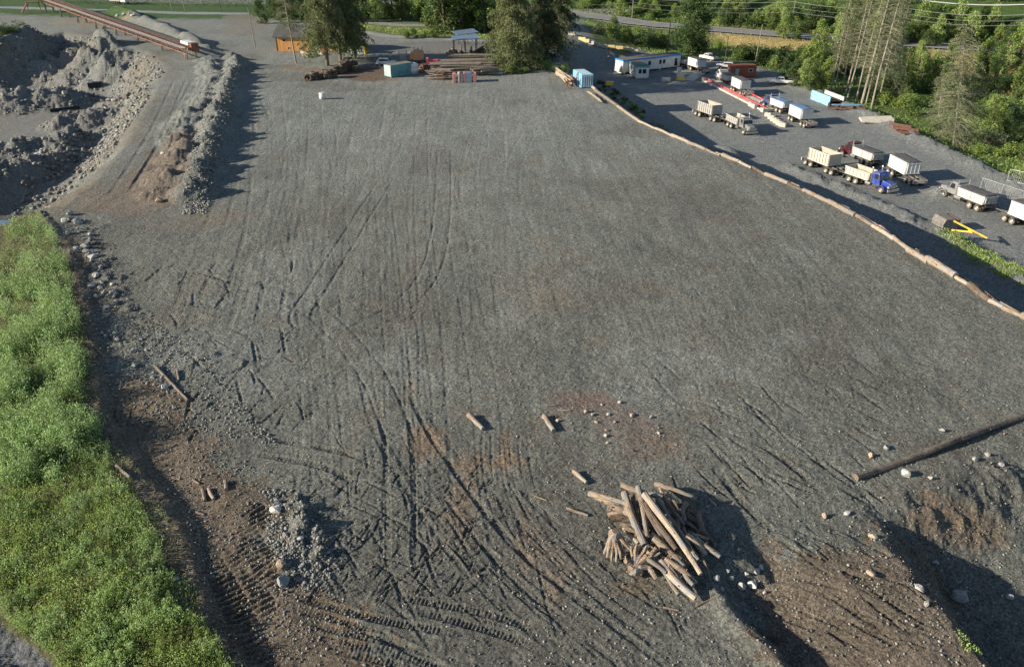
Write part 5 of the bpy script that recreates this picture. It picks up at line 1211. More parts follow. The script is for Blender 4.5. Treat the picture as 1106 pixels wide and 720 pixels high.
g = MB(); g.box(0, LH, -.5, .5, 0, .06); g = MB(); g.add([(0, -.9, cz(0) + .3), (0, 0, cz(0) + .1), (0, .9, cz(0) + .3), (LH, -.9, cz(LH) + .3), (LH, 0, cz(LH) + .1), (LH, .9, cz(LH) + .25)], [(0, 1, 4, 3), (1, 2, 5, 4)])
o = g.build('belt', 'tyre', t); s_ = o.modifiers.new('t', 'SOLIDIFY'); s_.thickness = .03
g = MB(); g.add([(0, 1.45, cz(0) - .05), (0, 2.3, cz(0) - .05), (LH, 2.3, cz(LH) - .05), (LH, 1.45, cz(LH) - .05)], [(0, 1, 2, 3)]); o = g.build('walkway', 'galv', t); s_ = o.modifiers.new('t', 'SOLIDIFY'); s_.thickness = .05
g = MB(); g.tube([(0, 2.3, cz(0) + 1), (LH, 2.3, cz(LH) + 1)], .04, 5)
for k in range(int(LH / 2.5)): x = k * 2.5; g.tube([(x, 2.3, cz(x)), (x, 2.3, cz(x) + 1)], .03, 4)
g.build('handrail', 'rust', t)
g = MB(); g.box(-.2, 4.5, -.85, .85, base + .45, base + 1.1); g.build('end_cover', 'white', t)
g = MB(); g.box(-1.4, -.3, -1.2, .6, base - .9, base + 1.0); g.tube([(-1.0, -1.5, base - .2), (-1.0, 1.5, base - .2)], .35, 12); g.build('drive_unit', 'rust', t)
for k in range(8):
    x = 1.5 + (LH - 4) * (k / 7) ** 1.05; p = t.matrix_basis @ Vector((x, 0, 0))
    wx, wy = A.x + math.cos(hc) * x, A.y + math.sin(hc) * x; zg = zat(wx, wy) - t.location.z - .3
    g = MB()
    for y in (-1, 1):
        for o_ in (-.6, .6): g.tube([(x + o_, y * 1.25, zg), (x + o_ * .3, y * 1.1, cz(x) - 1.5)], .2, 5)
        g.tube([(x - .5, y * 1.2, zg + 1), (x + .4, y * 1.1, zg + 2)], .06, 4)
    g.box(x - .5, x + .5, -1.4, 1.4, zg - .2, zg + .25); g.build('trestle_leg', 'bark_pale', t)
# hopper tower
p = on(38, 14); t = thing('feed_hopper', 'small white and rusty red hopper tower at the far upper left', 'hopper', p, .5)
g = MB(); g.prism([(-1.0, 6), (1.0, 6), (2.0, 9.5), (-2.0, 9.5)], -1.6, 1.6); g.build('bin', 'off_white', t)
g = MB()
for x in (-1.6, 1.6):
    for y in (-1.5, 1.5): g.tube([(x * 1.2, y, 0), (x, y, 8)], .14, 5)
g.box(-2.2, 2.2, -1.8, 1.8, 3.4, 3.6); g.build('frame', 'rust', t)
g = MB(); g.tube([(-1.5, -1.7, 3.5), (-4, -1.7, .3)], .25, 6); g.build('chute', 'pink_red', t)
# pipe and block in the pit
p, q = on(54, 121, -7), on(86, 117, -7)
put_log(p + Vector((0, 0, .3)), q + Vector((0, 0, .3)), .35, .35, 900, 'black pipe lying on the floor of the left pit', 'pipe', None, ('black', 'black'), 'pipe', 0, 0)
p = on(103, 95, -6); t = thing('pump_crate', 'dark crate with white lid standing in the pit rubble', 'crate', p, .2)
g = MB(); g.box(-1.4, 1.4, -.9, .9, 0, 1.1); g.build('crate_body', 'black', t, bevel=.05); g = MB(); g.box(-1.0, -.2, -.95, -.1, 1.1, 2.0); g.build('lid', 'white', t)

# ------------------------------------------------------------------ poles and wires
def pole(px, py, H, label, lean=(0, 0), m_='pole', r_=.16, arm=False, z0=0.0, lamp=False):
    p = on(px, py, z0); t = thing('utility_pole', label, 'utility pole', p)
    g = MB(); g.tube([(0, 0, -.5), (lean[0] * .5, lean[1] * .5, H / 2), (lean[0], lean[1], H)], [r_, r_ * .85, r_ * .65], 8); g.build('shaft', m_, t)
    if arm:
        g = MB(); g.box(lean[0] - 1.2, lean[0] + 1.2, -.06, .06, H - 1.1, H - .96); g.build('crossarm', m_, t)
        for x in (-1.1, -.4, .4, 1.1): g = MB(); g.tube([(lean[0] + x, 0, H - .95), (lean[0] + x, 0, H - .75)], .05, 6); g.build('insulator', 'galv', t)
    if lamp: g = MB(); g.box(lean[0] - .1, lean[0] + 1.0, -.15, .15, H - .5, H - .3); g.build('lamp', 'galv', t)
    return t
pole(276, 51, 9.6, 'grey leaning pole at the far end of the dumped piles', (-.5, 0))
pole(718.5, 72, 11.5, 'dark pole rising behind the blue trimmed office trailer', (.4, 0), 'pole_dark', lamp=True, z0=-4.6)
pole(782, 74, 8.0, 'black pole beside the parked white car', (.1, 0), 'pole_dark', z0=-4.7)
pole(816, 66, 9.5, 'grey pole between the bushes behind the red cabin', (.5, 0), z0=-7)
pole(854.5, 27, 10.5, 'utility pole beyond the highway on the bushy slope', (.3, 0), arm=True, z0=-3)
pole(974.5, 37, 11.5, 'utility pole beyond the highway behind the dead trunks', (.3, 0), arm=True, z0=-3)
pole(682.5, 21, 11, 'utility pole beside the highway junction', (.1, 0), arm=True, z0=-3.5)
pole(1103, 50, 11, 'utility pole beyond the highway at the right border', (.2, 0), arm=True, z0=-3)
pole(186, 13, 9, 'thin pole on the grass left of the two other thin poles at the top', z0=0); pole(200, 14, 9, 'thin pole on the grass in the middle of three at the top'); pole(239, 13, 9, 'thin pole on the grass right of the two other thin poles')
p = on(656.5, 62, -3); t = thing('post_lamp', 'short dark post standing on the shaded lane left of the office trailers', 'post', p)
g = MB(); g.tube([(0, 0, 0), (0, 0, 2.3)], .09, 8); g.build('shaft', 'black', t); g = MB(); g.box(-.25, .25, -.15, .15, 1.9, 2.5); g.build('box_head', 'black', t); g = MB(); g.box(-.35, .35, -.35, .35, 0, .3); g.build('base', 'concrete', t)
def wire(pts, z, label, r_=.035):
    P = [G(a, b, z) for a, b in pts]; g = MB(); out = []
    for a, b in zip(P[:-1], P[1:]):
        for k in range(10): t_ = k / 10; q = a.lerp(b, t_); q.z -= 4 * .9 * t_ * (1 - t_); out.append(q)
    out.append(P[-1]); g.tube(out, r_, 4, cap=0); o = g.build('power_line', 'wire'); return tag(o, label, 'wire', 'power lines along the highway')
wire([(560, -6), (684, -3), (857, 2), (979, 9), (1106, 16), (1300, 26)], 6.6, 'upper power line crossing the bushy slope', .05)
wire([(560, 2), (684, 3), (857, 8), (979, 15), (1106, 22), (1300, 32)], 6.0, 'middle power line crossing the bushy slope')
wire([(560, 6), (684, 8), (857, 13), (979, 20), (1106, 27), (1300, 37)], 5.2, 'lower power line crossing the bushy slope')
wire([(960, -6), (1106, 5), (1300, 19)], 14, 'thick pale cable across the top right corner', .12)

# ------------------------------------------------------------------ blocks, weighbridge, steelwork in the lower lot
def block(px, py, L, W, H, rz, label, m_='concrete', group=None, z0=-4.75, name='concrete_block'):
    p = on(px, py, z0); g = MB(); g.box(-L / 2, L / 2, -W / 2, W / 2, 0, H)
    g.box(-L / 2 + .3, -L / 2 + .6, -W / 2 + .2, W / 2 - .2, H, H + .08); g.box(L / 2 - .6, L / 2 - .3, -W / 2 + .2, W / 2 - .2, H, H + .08)
    o = g.build(name, m_, bevel=.05); o.location = p; o.rotation_euler = (0, 0, rz); return tag(o, label, 'concrete block', group)
a, b = G(757, 86, LZ), G(822, 119, LZ); hb = heading(a, b); Lw = (b - a).length
t = thing('weighbridge', 'long truck scale with red side rails and concrete edge', 'weighbridge', (a.x + .8, a.y, zat(a.x, a.y) + .02), hb)
g = MB(); g.box(0, Lw, -.2, 3.2, 0, .22); g.build('deck', 'concrete', t)
n = 6
for k in range(n):
    x0 = Lw * k / n + .15; x1 = Lw * (k + 1) / n - .15
    g = MB(); g.box(x0, x1, -.12, .02, .62, .74); g.box(x0, x1, -.12, .02, .28, .40)
    for x in (x0 + .1, (x0 + x1) / 2, x1 - .2): g.box(x, x + .12, -.1, .04, .2, .9)
    g.build('guard_rail', 'red', t)
    g = MB(); g.box(x0 - .1 - .2 * (k % 2), x1, -.95, -.35, 0, .3); g.build('edge_beam', 'concrete', t)
    g = MB(); g.box(x0, x1, 3.0, 3.15, .5, .75); g.build('far_rail', 'red', t)
for i, (px, py) in enumerate([(755, 83), (760, 88), (757, 85)][:2] + [(811, 115), (814.5, 117)]): block(px, py, 1.5, .75, .85, hb, ['pale concrete block at the upper end of the weighbridge', 'second concrete block at the upper end of the weighbridge', 'cream concrete block at the lower end of the weighbridge', 'lowest cream concrete block at the end of the red rails'][i], 'concrete')
for i, (px, py) in enumerate([(824, 121), (829.5, 126), (833, 129), (836, 131.5), (839, 133.5), (842, 135.5), (845, 137)]):
    block(px, py, 1.4, .75, .8, hb + .7 * (i > 0), ['first block of the row past the weighbridge, pale cream', 'grey concrete block in the row between the parked trucks'][i > 0], 'concrete', 'concrete blocks in a row past the weighbridge')
for i in range(0):
    p = [(762, 92), (768, 95), (775, 99), (781, 102.5), (787, 106), (793, 109.5), (799, 112.5), (804, 116), (808, 118.5)][i]
    q = on(p[0] - 3, p[1] + 1.5, LZ); g = MB(); g.box(-.7, .7, -.25, .25, 0, .35); o = g.build('kerb_block', 'concrete'); o.location = q; o.rotation_euler = (0, 0, hb); tag(o, 'low pale kerb block lying along the near side of the weighbridge', 'kerb block', 'kerb blocks along the weighbridge')
for i, (px, py) in enumerate([(618, 38), (629, 44), (633, 46), (638, 48), (644, 50), (652, 52), (660, 52.5), (669, 53.5), (675, 54.5), (680, 55.5), (685, 57)]):
    block(px, py, 2.2, .8, .9, -.5 if i < 6 else -.2, 'faded yellow concrete block in the line along the shaded lane', 'yellow_pale' if i in (1, 2, 6, 7, 8) else 'concrete', 'yellowed blocks along the shaded lane', -2)
p = on(735, 86.5, LZ); t = thing('intercom_block', 'white upright cabinet on a yellow block near the weighbridge entrance', 'cabinet', p, -.1)
g = MB(); g.box(-1, 1, -.6, .6, 0, .8); g.build('base', 'yellow', t, bevel=.05); g = MB(); g.box(-1.05, -.1, -.5, .5, .8, 3.0); g.box(-.1, .7, -.5, .5, .8, 1.6); g.build('cabinet', 'off_white', t)
block(719, 88, 2.1, .9, .9, .05, 'low pale block left of the yellow based cabinet')
for i, (a, b) in enumerate([((743, 87), (758, 78.5))]):
    p, q = on(*a, LZ), on(*b, LZ); g = MB(); h_ = heading(p, q); L = (q - p).length
    g.prism([(0, 0), (L, 0), (L, .35), (0, .05)], -1.4, 1.4); o = g.build('ramp', 'concrete'); o.location = p; o.rotation_euler = (0, 0, h_); tag(o, 'low dirt and concrete ramp right of the yellow based cabinet', 'ramp')
# blue steel trough
a, b = G(877, 107, -4.75), G(895, 111.5, -4.75); h_ = heading(a, b)
p, q = G(876, 103, -4.75), G(896, 111, -4.75); h_ = heading(p, q)
t = thing('steel_trough', 'light blue steel side beams of a disused scale bridge lying by the dead trees', 'steel frame', (p.x, p.y, zat(p.x, p.y)), h_)
L = (q - p).length
g = MB(); g.box(0, L, 0, .25, 0, 2.0)
for k in range(4): g.box(.3 + k * L / 4, .45 + k * L / 4, -.08, -.003, .1, 1.9)
g.box(0, L, -.12, -.003, .95, 1.1); g.build('side_beam', 'sky_blue', t)
g = MB(); g.box(0, L, 3.2, 3.45, 0, 1.9); g.build('side_beam', 'off_white', t)
g = MB(); g.box(.1, L - .1, .252, 3.198, .9, 1.1); g.build('deck', 'rust_dark', t)
p = on(914, 117, LZ); t = thing('scrap_gantry', 'rusty steel frame with blue struts lying flat on the lot', 'steel frame', p, -.35)
g = MB()
for y in (-1.6, 0, 1.6): g.box(-3.8, 3.8, y - .12, y + .12, .1, .4)
for x in (-3.6, -1.2, 1.2, 3.6): g.box(x - .1, x + .1, -1.9, 1.9, .402, .6)
g.build('frame', 'rust_dark', t)
g = MB(); g.tube([(-3, -1, .7), (2.5, 1.2, .7)], .12, 6); g.tube([(-1, -1.4, .7), (3.4, .6, .75)], .1, 6); g.build('strut', 'sky_blue', t)
p = on(946, 131, LZ); g = MB(); g.prism([(-3, 0), (3, 0), (3, .9), (-3, .35)], -1.6, 1.6); o = g.build('concrete_slab', 'concrete', bevel=.03); o.location = p; o.rotation_euler = (0, .0, -.2); tag(o, 'pale tilted concrete slab on the lot below the dead trunks', 'slab')
for i, (px, py, L, rz) in enumerate([(972, 136, 4, -.5), (978, 140, 4.5, -.3), (981, 144, 3.8, .1), (974, 141, 3.2, -.8)]):
    p = on(px, py, -4); g = MB(); V = []; 
    for k in range(9): V += [(-L / 2, -.8 + k * .2, .12 + .06 * (k % 2)), (L / 2, -.8 + k * .2, .16 + .06 * (k % 2))]
    g.add(V, [(2 * k, 2 * k + 1, 2 * k + 3, 2 * k + 2) for k in range(8)]); o = g.build('rusty_sheet', 'rust'); s_ = o.modifiers.new('t', 'SOLIDIFY'); s_.thickness = .03; o.location = p; o.rotation_euler = (.1, .05, rz)
    tag(o, 'rusty corrugated sheet in the scrap heap on the berm', 'metal sheet', 'rusty sheets on the berm')
p = on(871, 91, -4.8); t = thing('diamond_sign', 'small white diamond sign in front of the green bushes', 'sign', p)
g = MB(); g.tube([(0, 0, 0), (0, 0, 1.6)], .05, 6); g.build('post', 'galv', t); g = MB(); g.add([(0, -.05, 1.4), (.8, -.05, 2.2), (0, -.05, 3.0), (-.8, -.05, 2.2), (0, -.02, 1.4), (.8, -.02, 2.2), (0, -.02, 3.0), (-.8, -.02, 2.2)], [(0, 1, 2, 3), (7, 6, 5, 4), (0, 4, 5, 1), (1, 5, 6, 2), (2, 6, 7, 3), (3, 7, 4, 0)]); so_ = g.build('panel', 'white', t)
g = MB(); g.add([(0, -.056, 1.7), (.28, -.056, 2.2), (0, -.056, 2.6), (-.28, -.056, 2.2)], [(0, 1, 2, 3)]); g.build('red_mark', 'red', so_)
p = on(804.5, 12, -3); t = thing('orange_sign', 'small orange diamond road sign beyond the highway', 'sign', p)
g = MB(); g.tube([(0, 0, 0), (0, 0, 1.4)], .06, 6); g.build('post', 'galv', t); g = MB(); g.add([(0, -.05, 1.0), (.9, -.05, 1.9), (0, -.05, 2.8), (-.9, -.05, 1.9)], [(0, 1, 2, 3)]); o = g.build('panel', mat('orange_sign_face', (.85, .22, .03), .5), t); s_ = o.modifiers.new('t', 'SOLIDIFY'); s_.thickness = .03
# bucket and yellow frame
p = on(1020, 246, -4.6, ); t = thing('loader_bucket', 'dusty steel bucket lying on the strip of weeds by the yellow frame', 'bucket', p, .15)
g = MB(); pr = [(-1.5, .0), (.3, .0), (1.2, .5), (1.5, 1.9), (1.3, 2.0), (-1.2, 2.1), (-1.6, 1.2)]
for (a, b), (c, d) in zip(pr[:-3], pr[1:-2]): pass
g.prism(pr[:1] + pr[1:2] + [(.25, .12), (-1.4, .12)], -1.5, 1.5); g.prism([(-1.5, .12), (-1.38, .12), (-1.48, 1.2), (-1.08, 2.0), (-1.2, 2.1), (-1.6, 1.2)], -1.5, 1.5); g.prism([(.3, .0), (1.2, .5), (1.5, 1.9), (1.4, 1.9), (1.1, .58), (.25, .12)], -1.5, 1.5); g.prism([(-1.2, 2.1), (-1.08, 2.0), (.6, 1.95), (.6, 2.06)], -1.5, 1.5)
g.build('shell', 'bucket', t)
for y in (-1.56, 1.5): g = MB(); g.prism(pr, y, y + .055); g.build('side_plate', 'bucket', t)
g = MB(); g.box(1.3, 1.55, -1.5, 1.5, 1.85, 1.97); g.build('lip', 'rust_dark', t)
t.scale = (.78, .78, .78)
p, q = G(1031, 248.5, -4.4), G(1066, 262, -4.4); t = thing('tow_boom', 'yellow steel A frame boom lying beside the bucket', 'steel frame', (p.x, p.y, zat(p.x, p.y) + .15), heading(p, q)); L = (q - p).length
apex = G(1032, 241, -3.0); lp = t.location
def loc_(v): h_ = -t.rotation_euler.z; d_ = v - Vector(lp); return (d_.x * math.cos(h_) - d_.y * math.sin(h_), d_.x * math.sin(h_) + d_.y * math.cos(h_), d_.z)
g = MB(); g.tube([loc_(G(1030, 238.5, -2.9)), loc_(G(1066, 257, -4.3))], .12, 6); g.build('beam', 'yellow', t); g = MB(); g.tube([loc_(G(1028, 248.5, -4.3)), loc_(G(1048, 250.5, -3.9))], .12, 6); g.build('beam', 'yellow', t); g = MB(); g.tube([loc_(G(1046, 247, -3.7)), loc_(G(1050, 252, -3.9))], .1, 6); g.build('brace', 'yellow', t)
# chain link fence at the right
p, q = G(1068, 200, -4.6), G(1160, 232, -4.6); p2 = G(1090, 189, -4.6)
t = thing('wire_fence', 'galvanised wire mesh fence at the right edge of the lower lot', 'fence', (0, 0, 0))
def mesh_run(P0, P1):
    n = max(2, int((P1 - P0).length / 3)); zz = []
    for k in range(n + 1):
        c_ = P0.lerp(P1, k / n); z = zat(c_.x, c_.y); zz.append(Vector((c_.x, c_.y, z))); g = MB(); g.tube([(c_.x, c_.y, z), (c_.x, c_.y, z + 1.9)], .05, 6); g.build('post', 'galv', t)
    g = MB()
    for a_, b_ in zip(zz[:-1], zz[1:]):
        for h_ in (.1, 1.85): g.tube([a_ + Vector((0, 0, h_)), b_ + Vector((0, 0, h_))], .03, 4, cap=0)
        m_ = int((b_ - a_).length / .3)
        for k in range(m_):
            u0 = a_.lerp(b_, k / m_); u1 = a_.lerp(b_, min(1, (k + 4) / m_)); g.tube([u0 + Vector((0, 0, .1)), u1 + Vector((0, 0, 1.85))], .008, 3, cap=0); g.tube([u1 + Vector((0, 0, .1)), u0 + Vector((0, 0, 1.85))], .008, 3, cap=0)
    g.build('mesh_panel', 'galv', t)
mesh_run(G(1060, 199, -4.7), G(1130, 222, -4.7)); mesh_run(G(1088, 194, -4.7), G(1130, 205, -4.7))
p, q = G(1062, 203, -4.7), G(1100, 217, -4.7)
p = on(668, 91.5, -3); t0 = on(657, 89, -3)
p = on(657.5, 92, -4); g = MB(); g.prism([(-1, 0), (.9, 0), (1.1, .8), (-.6, .9)], -.6, .6); o = g.build('yellow_bucket', 'yellow', bevel=.05); o.location = p; tag(o, 'small yellow machine bucket in the weeds right of the blue container', 'bucket')

# ------------------------------------------------------------------ things along the back of the yard
p = on(348.5, 107); t = thing('barrel', 'white barrel with tan top standing alone on the gravel', 'barrel', p)
g = MB(); g.tube([(0, 0, 0), (0, 0, .3), (0, 0, .35), (0, 0, .75), (0, 0, .8), (0, 0, 1.15)], [.58, .6, .63, .63, .6, .6], 16); g.build('body', 'white', t, True)
g = MB(); g.tube([(0, 0, 1.15), (0, 0, 1.22)], .56, 16); g.build('lid', 'beige', t)
# stacks of old tyres
tyre_me = []
for r_, w_ in ((.95, .55), (.8, .45)):
    mb = MB(); prof = [(r_ * .5, -w_ / 2), (r_ * .85, -w_ / 2), (r_, -w_ * .3), (r_, w_ * .3), (r_ * .85, w_ / 2), (r_ * .5, w_ / 2), (r_ * .47, 0), (r_ * .5, -w_ / 2)]
    V = [(a * math.cos(2 * math.pi * k / 18), a * math.sin(2 * math.pi * k / 18), b) for a, b in prof for k in range(18)]
    mb.add(V, [(i * 18 + k, i * 18 + (k + 1) % 18, (i + 1) * 18 + (k + 1) % 18, (i + 1) * 18 + k) for i in range(len(prof) - 1) for k in range(18)])
    tyre_me.append((mb.mesh('tyre', 'old_tyre', True), r_, w_))
rs_ = random.Random(77)
for i, (px, py, n) in enumerate([(335, 86.5, 2), (340, 86, 3), (345.5, 85, 2), (355, 85, 4), (360, 83.5, 3), (352, 81, 2), (362, 80.5, 4), (367, 79.5, 3), (371, 78, 4), (365, 77, 3), (373.5, 76, 4), (378, 75.5, 4), (383, 74, 4), (384, 77, 2), (376, 72.5, 4), (370, 73.5, 3)]):
    k_ = 1 if i % 3 == 0 else 0; me, r_, w_ = tyre_me[k_]; b0 = on(px, py)
    for k in range(n):
        o = bpy.data.objects.new('tyre', me); COL.objects.link(o); o.location = (b0.x + rs_.uniform(-.12, .12), b0.y + rs_.uniform(-.12, .12), b0.z + w_ * (.5 + k * .97)); o.rotation_euler = (rs_.uniform(-.05, .05), rs_.uniform(-.05, .05), 0)
        tag(o, 'dusty worn tyre in the stacks below the big pine', 'tyre', 'worn tyres stacked below the big pine')
me, r_, w_ = tyre_me[0]; b0 = on(333, 87.5); o = bpy.data.objects.new('tyre', me); COL.objects.link(o); o.location = b0 + Vector((0, 0, .5)); o.rotation_euler = (.9, .3, 0); tag(o, 'single tyre leaning at the left end of the tyre stacks', 'tyre')
for i, (px, py) in enumerate([(329, 59), (333, 60.5), (337, 60), (347, 59), (331, 61.5)]): ground_log((px - 3, py), (px + 3, py + 1), .45, .4, 950 + i, 'short thick log in front of the orange building', ('log_peeled', 'log_end'), 'short_log', 1, 0, .02, 'short logs in front of the orange building')
# white tank and machinery
p = on(447, 79.5); t = thing('water_tank', 'upright white ribbed tank beside the teal container', 'tank', p)
g = MB(); g.tube([(0, 0, z) for z in (0, .5, .55, 1.0, 1.05, 1.5, 1.55, 2.1)], [1.0, 1.0, 1.06, 1.06, 1.0, 1.0, 1.06, 1.0], 18); g.build('body', 'white', t, True); g = MB(); g.tube([(0, 0, 2.1), (0, 0, 2.3), (0, 0, 2.35)], [1.0, .5, .2], 14); g.build('lid', 'pale_blue', t)
set_vehicle(suv(), (419, 71), (428, 71), 0, 'white car half hidden behind the teal container', 'car', None, .8, 2.8)
p = on(435.5, 67); t = thing('wire_cage', 'tall grey wire cage bin behind the teal container', 'cage', p, .1)
g = MB(); g.box(-.95, .95, -.8, .8, 0, .12)
for x in (-.9, .9):
    for y in (-.75, .75): g.box(x - .06, x + .06, y - .06, y + .06, .12, 2.6)
g.build('frame', 'timber', t); g = MB()
for k in range(9): x = -.85 + k * .21; g.box(x - .02, x + .02, -.8, -.76, .3, 2.55); g.box(x - .02, x + .02, .76, .8, .3, 2.55)
for z in (.5, 1.0, 1.5, 2.0, 2.5): g.box(-.9, .9, -.83, -.802, z - .03, z + .03)
g.build('bars', 'galv', t)
p = on(450.5, 67.5); t = thing('orange_machine', 'tan orange crusher machine with red prongs behind the tank', 'machine', p, .1)
g = MB(); g.prism([(-1.7, .6), (1.6, .6), (1.7, 2.4), (.2, 2.9), (-1.5, 2.2)], -1.1, 1.1); g.build('body', mat('tan_orange_paint', (.50, .25, .13), .7, dirt=(.3, .2, .14), dk=.4), t, bevel=.05); g = MB(); g.box(-1.8, 1.8, -1.2, 1.2, .3, .6); g.build('skid', 'rust_dark', t)
for x in (-.6, .3, 1.3): g = MB(); g.tube([(x, 0, 2.4), (x + .1, 0, 3.4)], .08, 5); g.build('prong', 'rust', t)
for x in (-1.2, 1.2): wheel(t, x, -1.15, .42, .3)
p = on(465.5, 74); t = thing('red_machine', 'red steel trailer frame right of the orange machine', 'machine', p, .1)
g = MB(); g.box(-.9, 1.7, -.7, .7, .6, 1.9); g.box(-1.0, -.5, -.8, .8, 1.9, 2.3); g.build('hopper', 'red', t); g = MB(); g.box(-3.8, -.9, -.6, -.45, .6, .8); g.box(-3.8, -.9, .45, .6, .6, .8); g.box(-3.9, -3.7, -.6, .6, .6, .8); g.build('frame', 'rust', t)
for x in (-.5, 1.1):
    for y in (-.85, .85): wheel(t, x, y, .4, .25)
p = on(475, 70.5); g = MB(); g.tube([(0, 0, 0), (0, 0, 1.2)], .35, 12); o = g.build('blue_drum', 'sky_blue', None, True); o.location = p; tag(o, 'small pale blue drum right of the red trailer frame', 'drum')
for i, (px, py) in enumerate([(449, 76), (453, 77), (458, 75.5), (456, 79)]):
    p = on(px, py); g = MB(); rr_ = random.Random(i)
    g.tube([(0, 0, 0), (0, 0, .4 + rr_.random() * .8)], .5 + rr_.random() * .2, 10); g.box(-.9, .2, -.4, .4, .05, .5); o = g.build('machine_part', ['rust', 'timber', 'rust_dark', 'rust'][i]); o.location = p; tag(o, 'rusty machine part in the clutter right of the white tank', 'machine part', 'rusty parts beside the white tank')
# faded red and white racks
a, b = G(489.5, 89.5), G(514.5, 89.0); t = thing('panel_rack', 'bundle of faded red and grey steel panels standing in front of the timber stacks', 'panel bundle', (a.x, a.y, zat(a.x, a.y)), heading(a, b)); L = (b - a).length
for i, (x0, x1, m_) in enumerate([(0, .12, 'pink_red'), (.21, .26, 'white'), (.26, .31, 'pink_red'), (.33, .42, 'grey_cab'), (.45, .51, 'pink_red'), (.52, .80, 'roof_blue'), (.86, 1.0, 'pink_red')]):
    g = MB(); g.box(L * x0, L * x1, 0, 2.2 - .3 * (i % 2), 0, 1.75 + .1 * (i % 3)); g.box(L * x0 + .02, L * x1 - .02, -.06, -.003, .1, 1.6); g.build('panel', m_, t)
# stacks of timber
rq = random.Random(91)
def timber(a, b, n, layer, label, group, r_=.17, z_=0):
    """rows of long poles laid side by side and in layers between two photo points"""
    for L_ in range(layer):
        for k in range(n):
            p, q = G(*a), G(*b); off_ = Vector((0, (k - n / 2) * r_ * 2.3 + rq.uniform(-.1, .1), 0))
            p = p + off_ + Vector((rq.uniform(-1.5, 1.5), 0, 0)); q = q + off_ + Vector((rq.uniform(-1.5, 1.5), rq.uniform(-.2, .2), 0))
            zz = (zat(p.x, p.y) + zat(q.x, q.y)) / 2 + .35 + z_ + L_ * r_ * 1.9
            p.z = zz; q.z = zz + rq.uniform(-.05, .1)
            put_log(p, q, r_, r_ * .85, int(rq.random() * 1e6), label, 'timber', group, ('timber', 'log_end'), 'timber_pole', .06, 0)
GTm = 'grey timber poles stacked at the back of the yard'
timber((466, 85), (484, 85), 5, 6, 'short weathered pole in the low stack left of the panel bundle', GTm, .16)
timber((470, 79), (526, 78), 6, 6, 'long grey pole in the front timber stack', GTm, .17)
timber((472, 74), (536, 72.5), 7, 5, 'long grey pole in the middle timber stack', GTm, .17)
timber((488, 69), (538, 68), 6, 6, 'long grey pole in the rear timber stack', GTm, .17)
timber((515, 82), (532, 80), 4, 4, 'short pole in the stack right of the panel bundle', GTm, .18)
for x in (473, 478.5): 
    p = on(x, 87); g = MB(); g.box(-.09, .09, -.09, .09, 0, 2.1); o = g.build('stake', 'rust'); o.location = p; tag(o, 'rusty stake holding the low pole stack', 'stake', 'rusty stakes of the low pole stack')
# firewood and black logs
for i in range(70):
    px = rq.uniform(514, 540); py = rq.uniform(60, 67); h = max(0, 1.8 - abs(px - 530) * .16) * rq.random(); p = G(px, py); a_ = rq.uniform(-.5, .5) + math.pi / 2; l = .5
    c_ = Vector((p.x, p.y, zat(p.x, p.y) + .2 + h)); d_ = Vector((math.cos(a_), math.sin(a_), rq.uniform(-.3, .3))) * l
    put_log(c_ - d_, c_ + d_, .2, .18, i, 'split pale round in the firewood heap left of the big spruces', 'firewood', 'rounds in the firewood heap', ('firewood', 'log_end'), 'firewood_round', .01, 0)
me, r_, w_ = tyre_me[1]
for i in range(16):
    t_ = i / 15; p = on(512 + 14 * t_, 63 - 4 * t_); o = bpy.data.objects.new('black_tyre', me); COL.objects.link(o); o.scale = (.85, .85, .85); o.location = p + Vector((0, 0, .6 + 1.0 * t_ + .3 * (i % 2))); o.rotation_euler = (1.2, .3, .6); tag(o, 'black tyre in the slanting row behind the firewood heap', 'tyre', 'black tyres behind the firewood')
p = on(507, 64.5); t = thing('yellow_digger', 'tiny yellow machine left of the firewood heap', 'machine', p, .3)
g = MB(); g.prism([(-.8, .4), (.8, .4), (.9, 1.1), (.2, 1.5), (-.7, 1.4)], -.6, .6); g.build('body', 'yellow', t, bevel=.05)
for x in (-.6, .6): wheel(t, x, -.62, .35, .25); wheel(t, x, .62, .35, .25)
# open shelters
for i, (a, b, W, H, m_, lab) in enumerate([((490, 58), (516, 57.5), 4.5, 3.0, 'roof_blue', 'open shed with blue grey sheet roof behind the timber stacks'), ((495, 48.5), (516, 47), 4.0, 2.6, 'roof_blue', 'farther open shed with narrow sheet roof under the trees')]):
    t, L = at_two('open_shed', lab, 'shed', a, b, 0)
    g = MB(); g.add([(-.3, -.3, H), (L + .3, -.3, H + .35), (L + .3, W, H + .75), (-.3, W, H + .4)], [(0, 1, 2, 3)]); o = g.build('roof', m_, t); s_ = o.modifiers.new('t', 'SOLIDIFY'); s_.thickness = .1
    for x in (.2, L / 2, L - .2):
        for y in (.1, W - .4): g = MB(); g.box(x - .09, x + .09, y - .09, y + .09, 0, H - .02); g.build('post', 'rust_dark', t)
for i in range(12):
    p = on(rq.uniform(484, 512), rq.uniform(57, 62)); g = MB(); g.tube([(0, 0, .2), (rq.uniform(-1, 1), rq.uniform(-.5, .5), rq.uniform(.6, 1.6))], .22, 8); g.box(-.6, .5, -.3, .3, 0, .4); o = g.build('scrap_piece', rq.choice(['rust_dark', 'rust', 'timber'])); o.location = p; o.rotation_euler = (0, 0, rq.uniform(0, 3)); tag(o, 'dark rusty scrap piece under the open sheds', 'scrap', 'scrap under the open sheds')
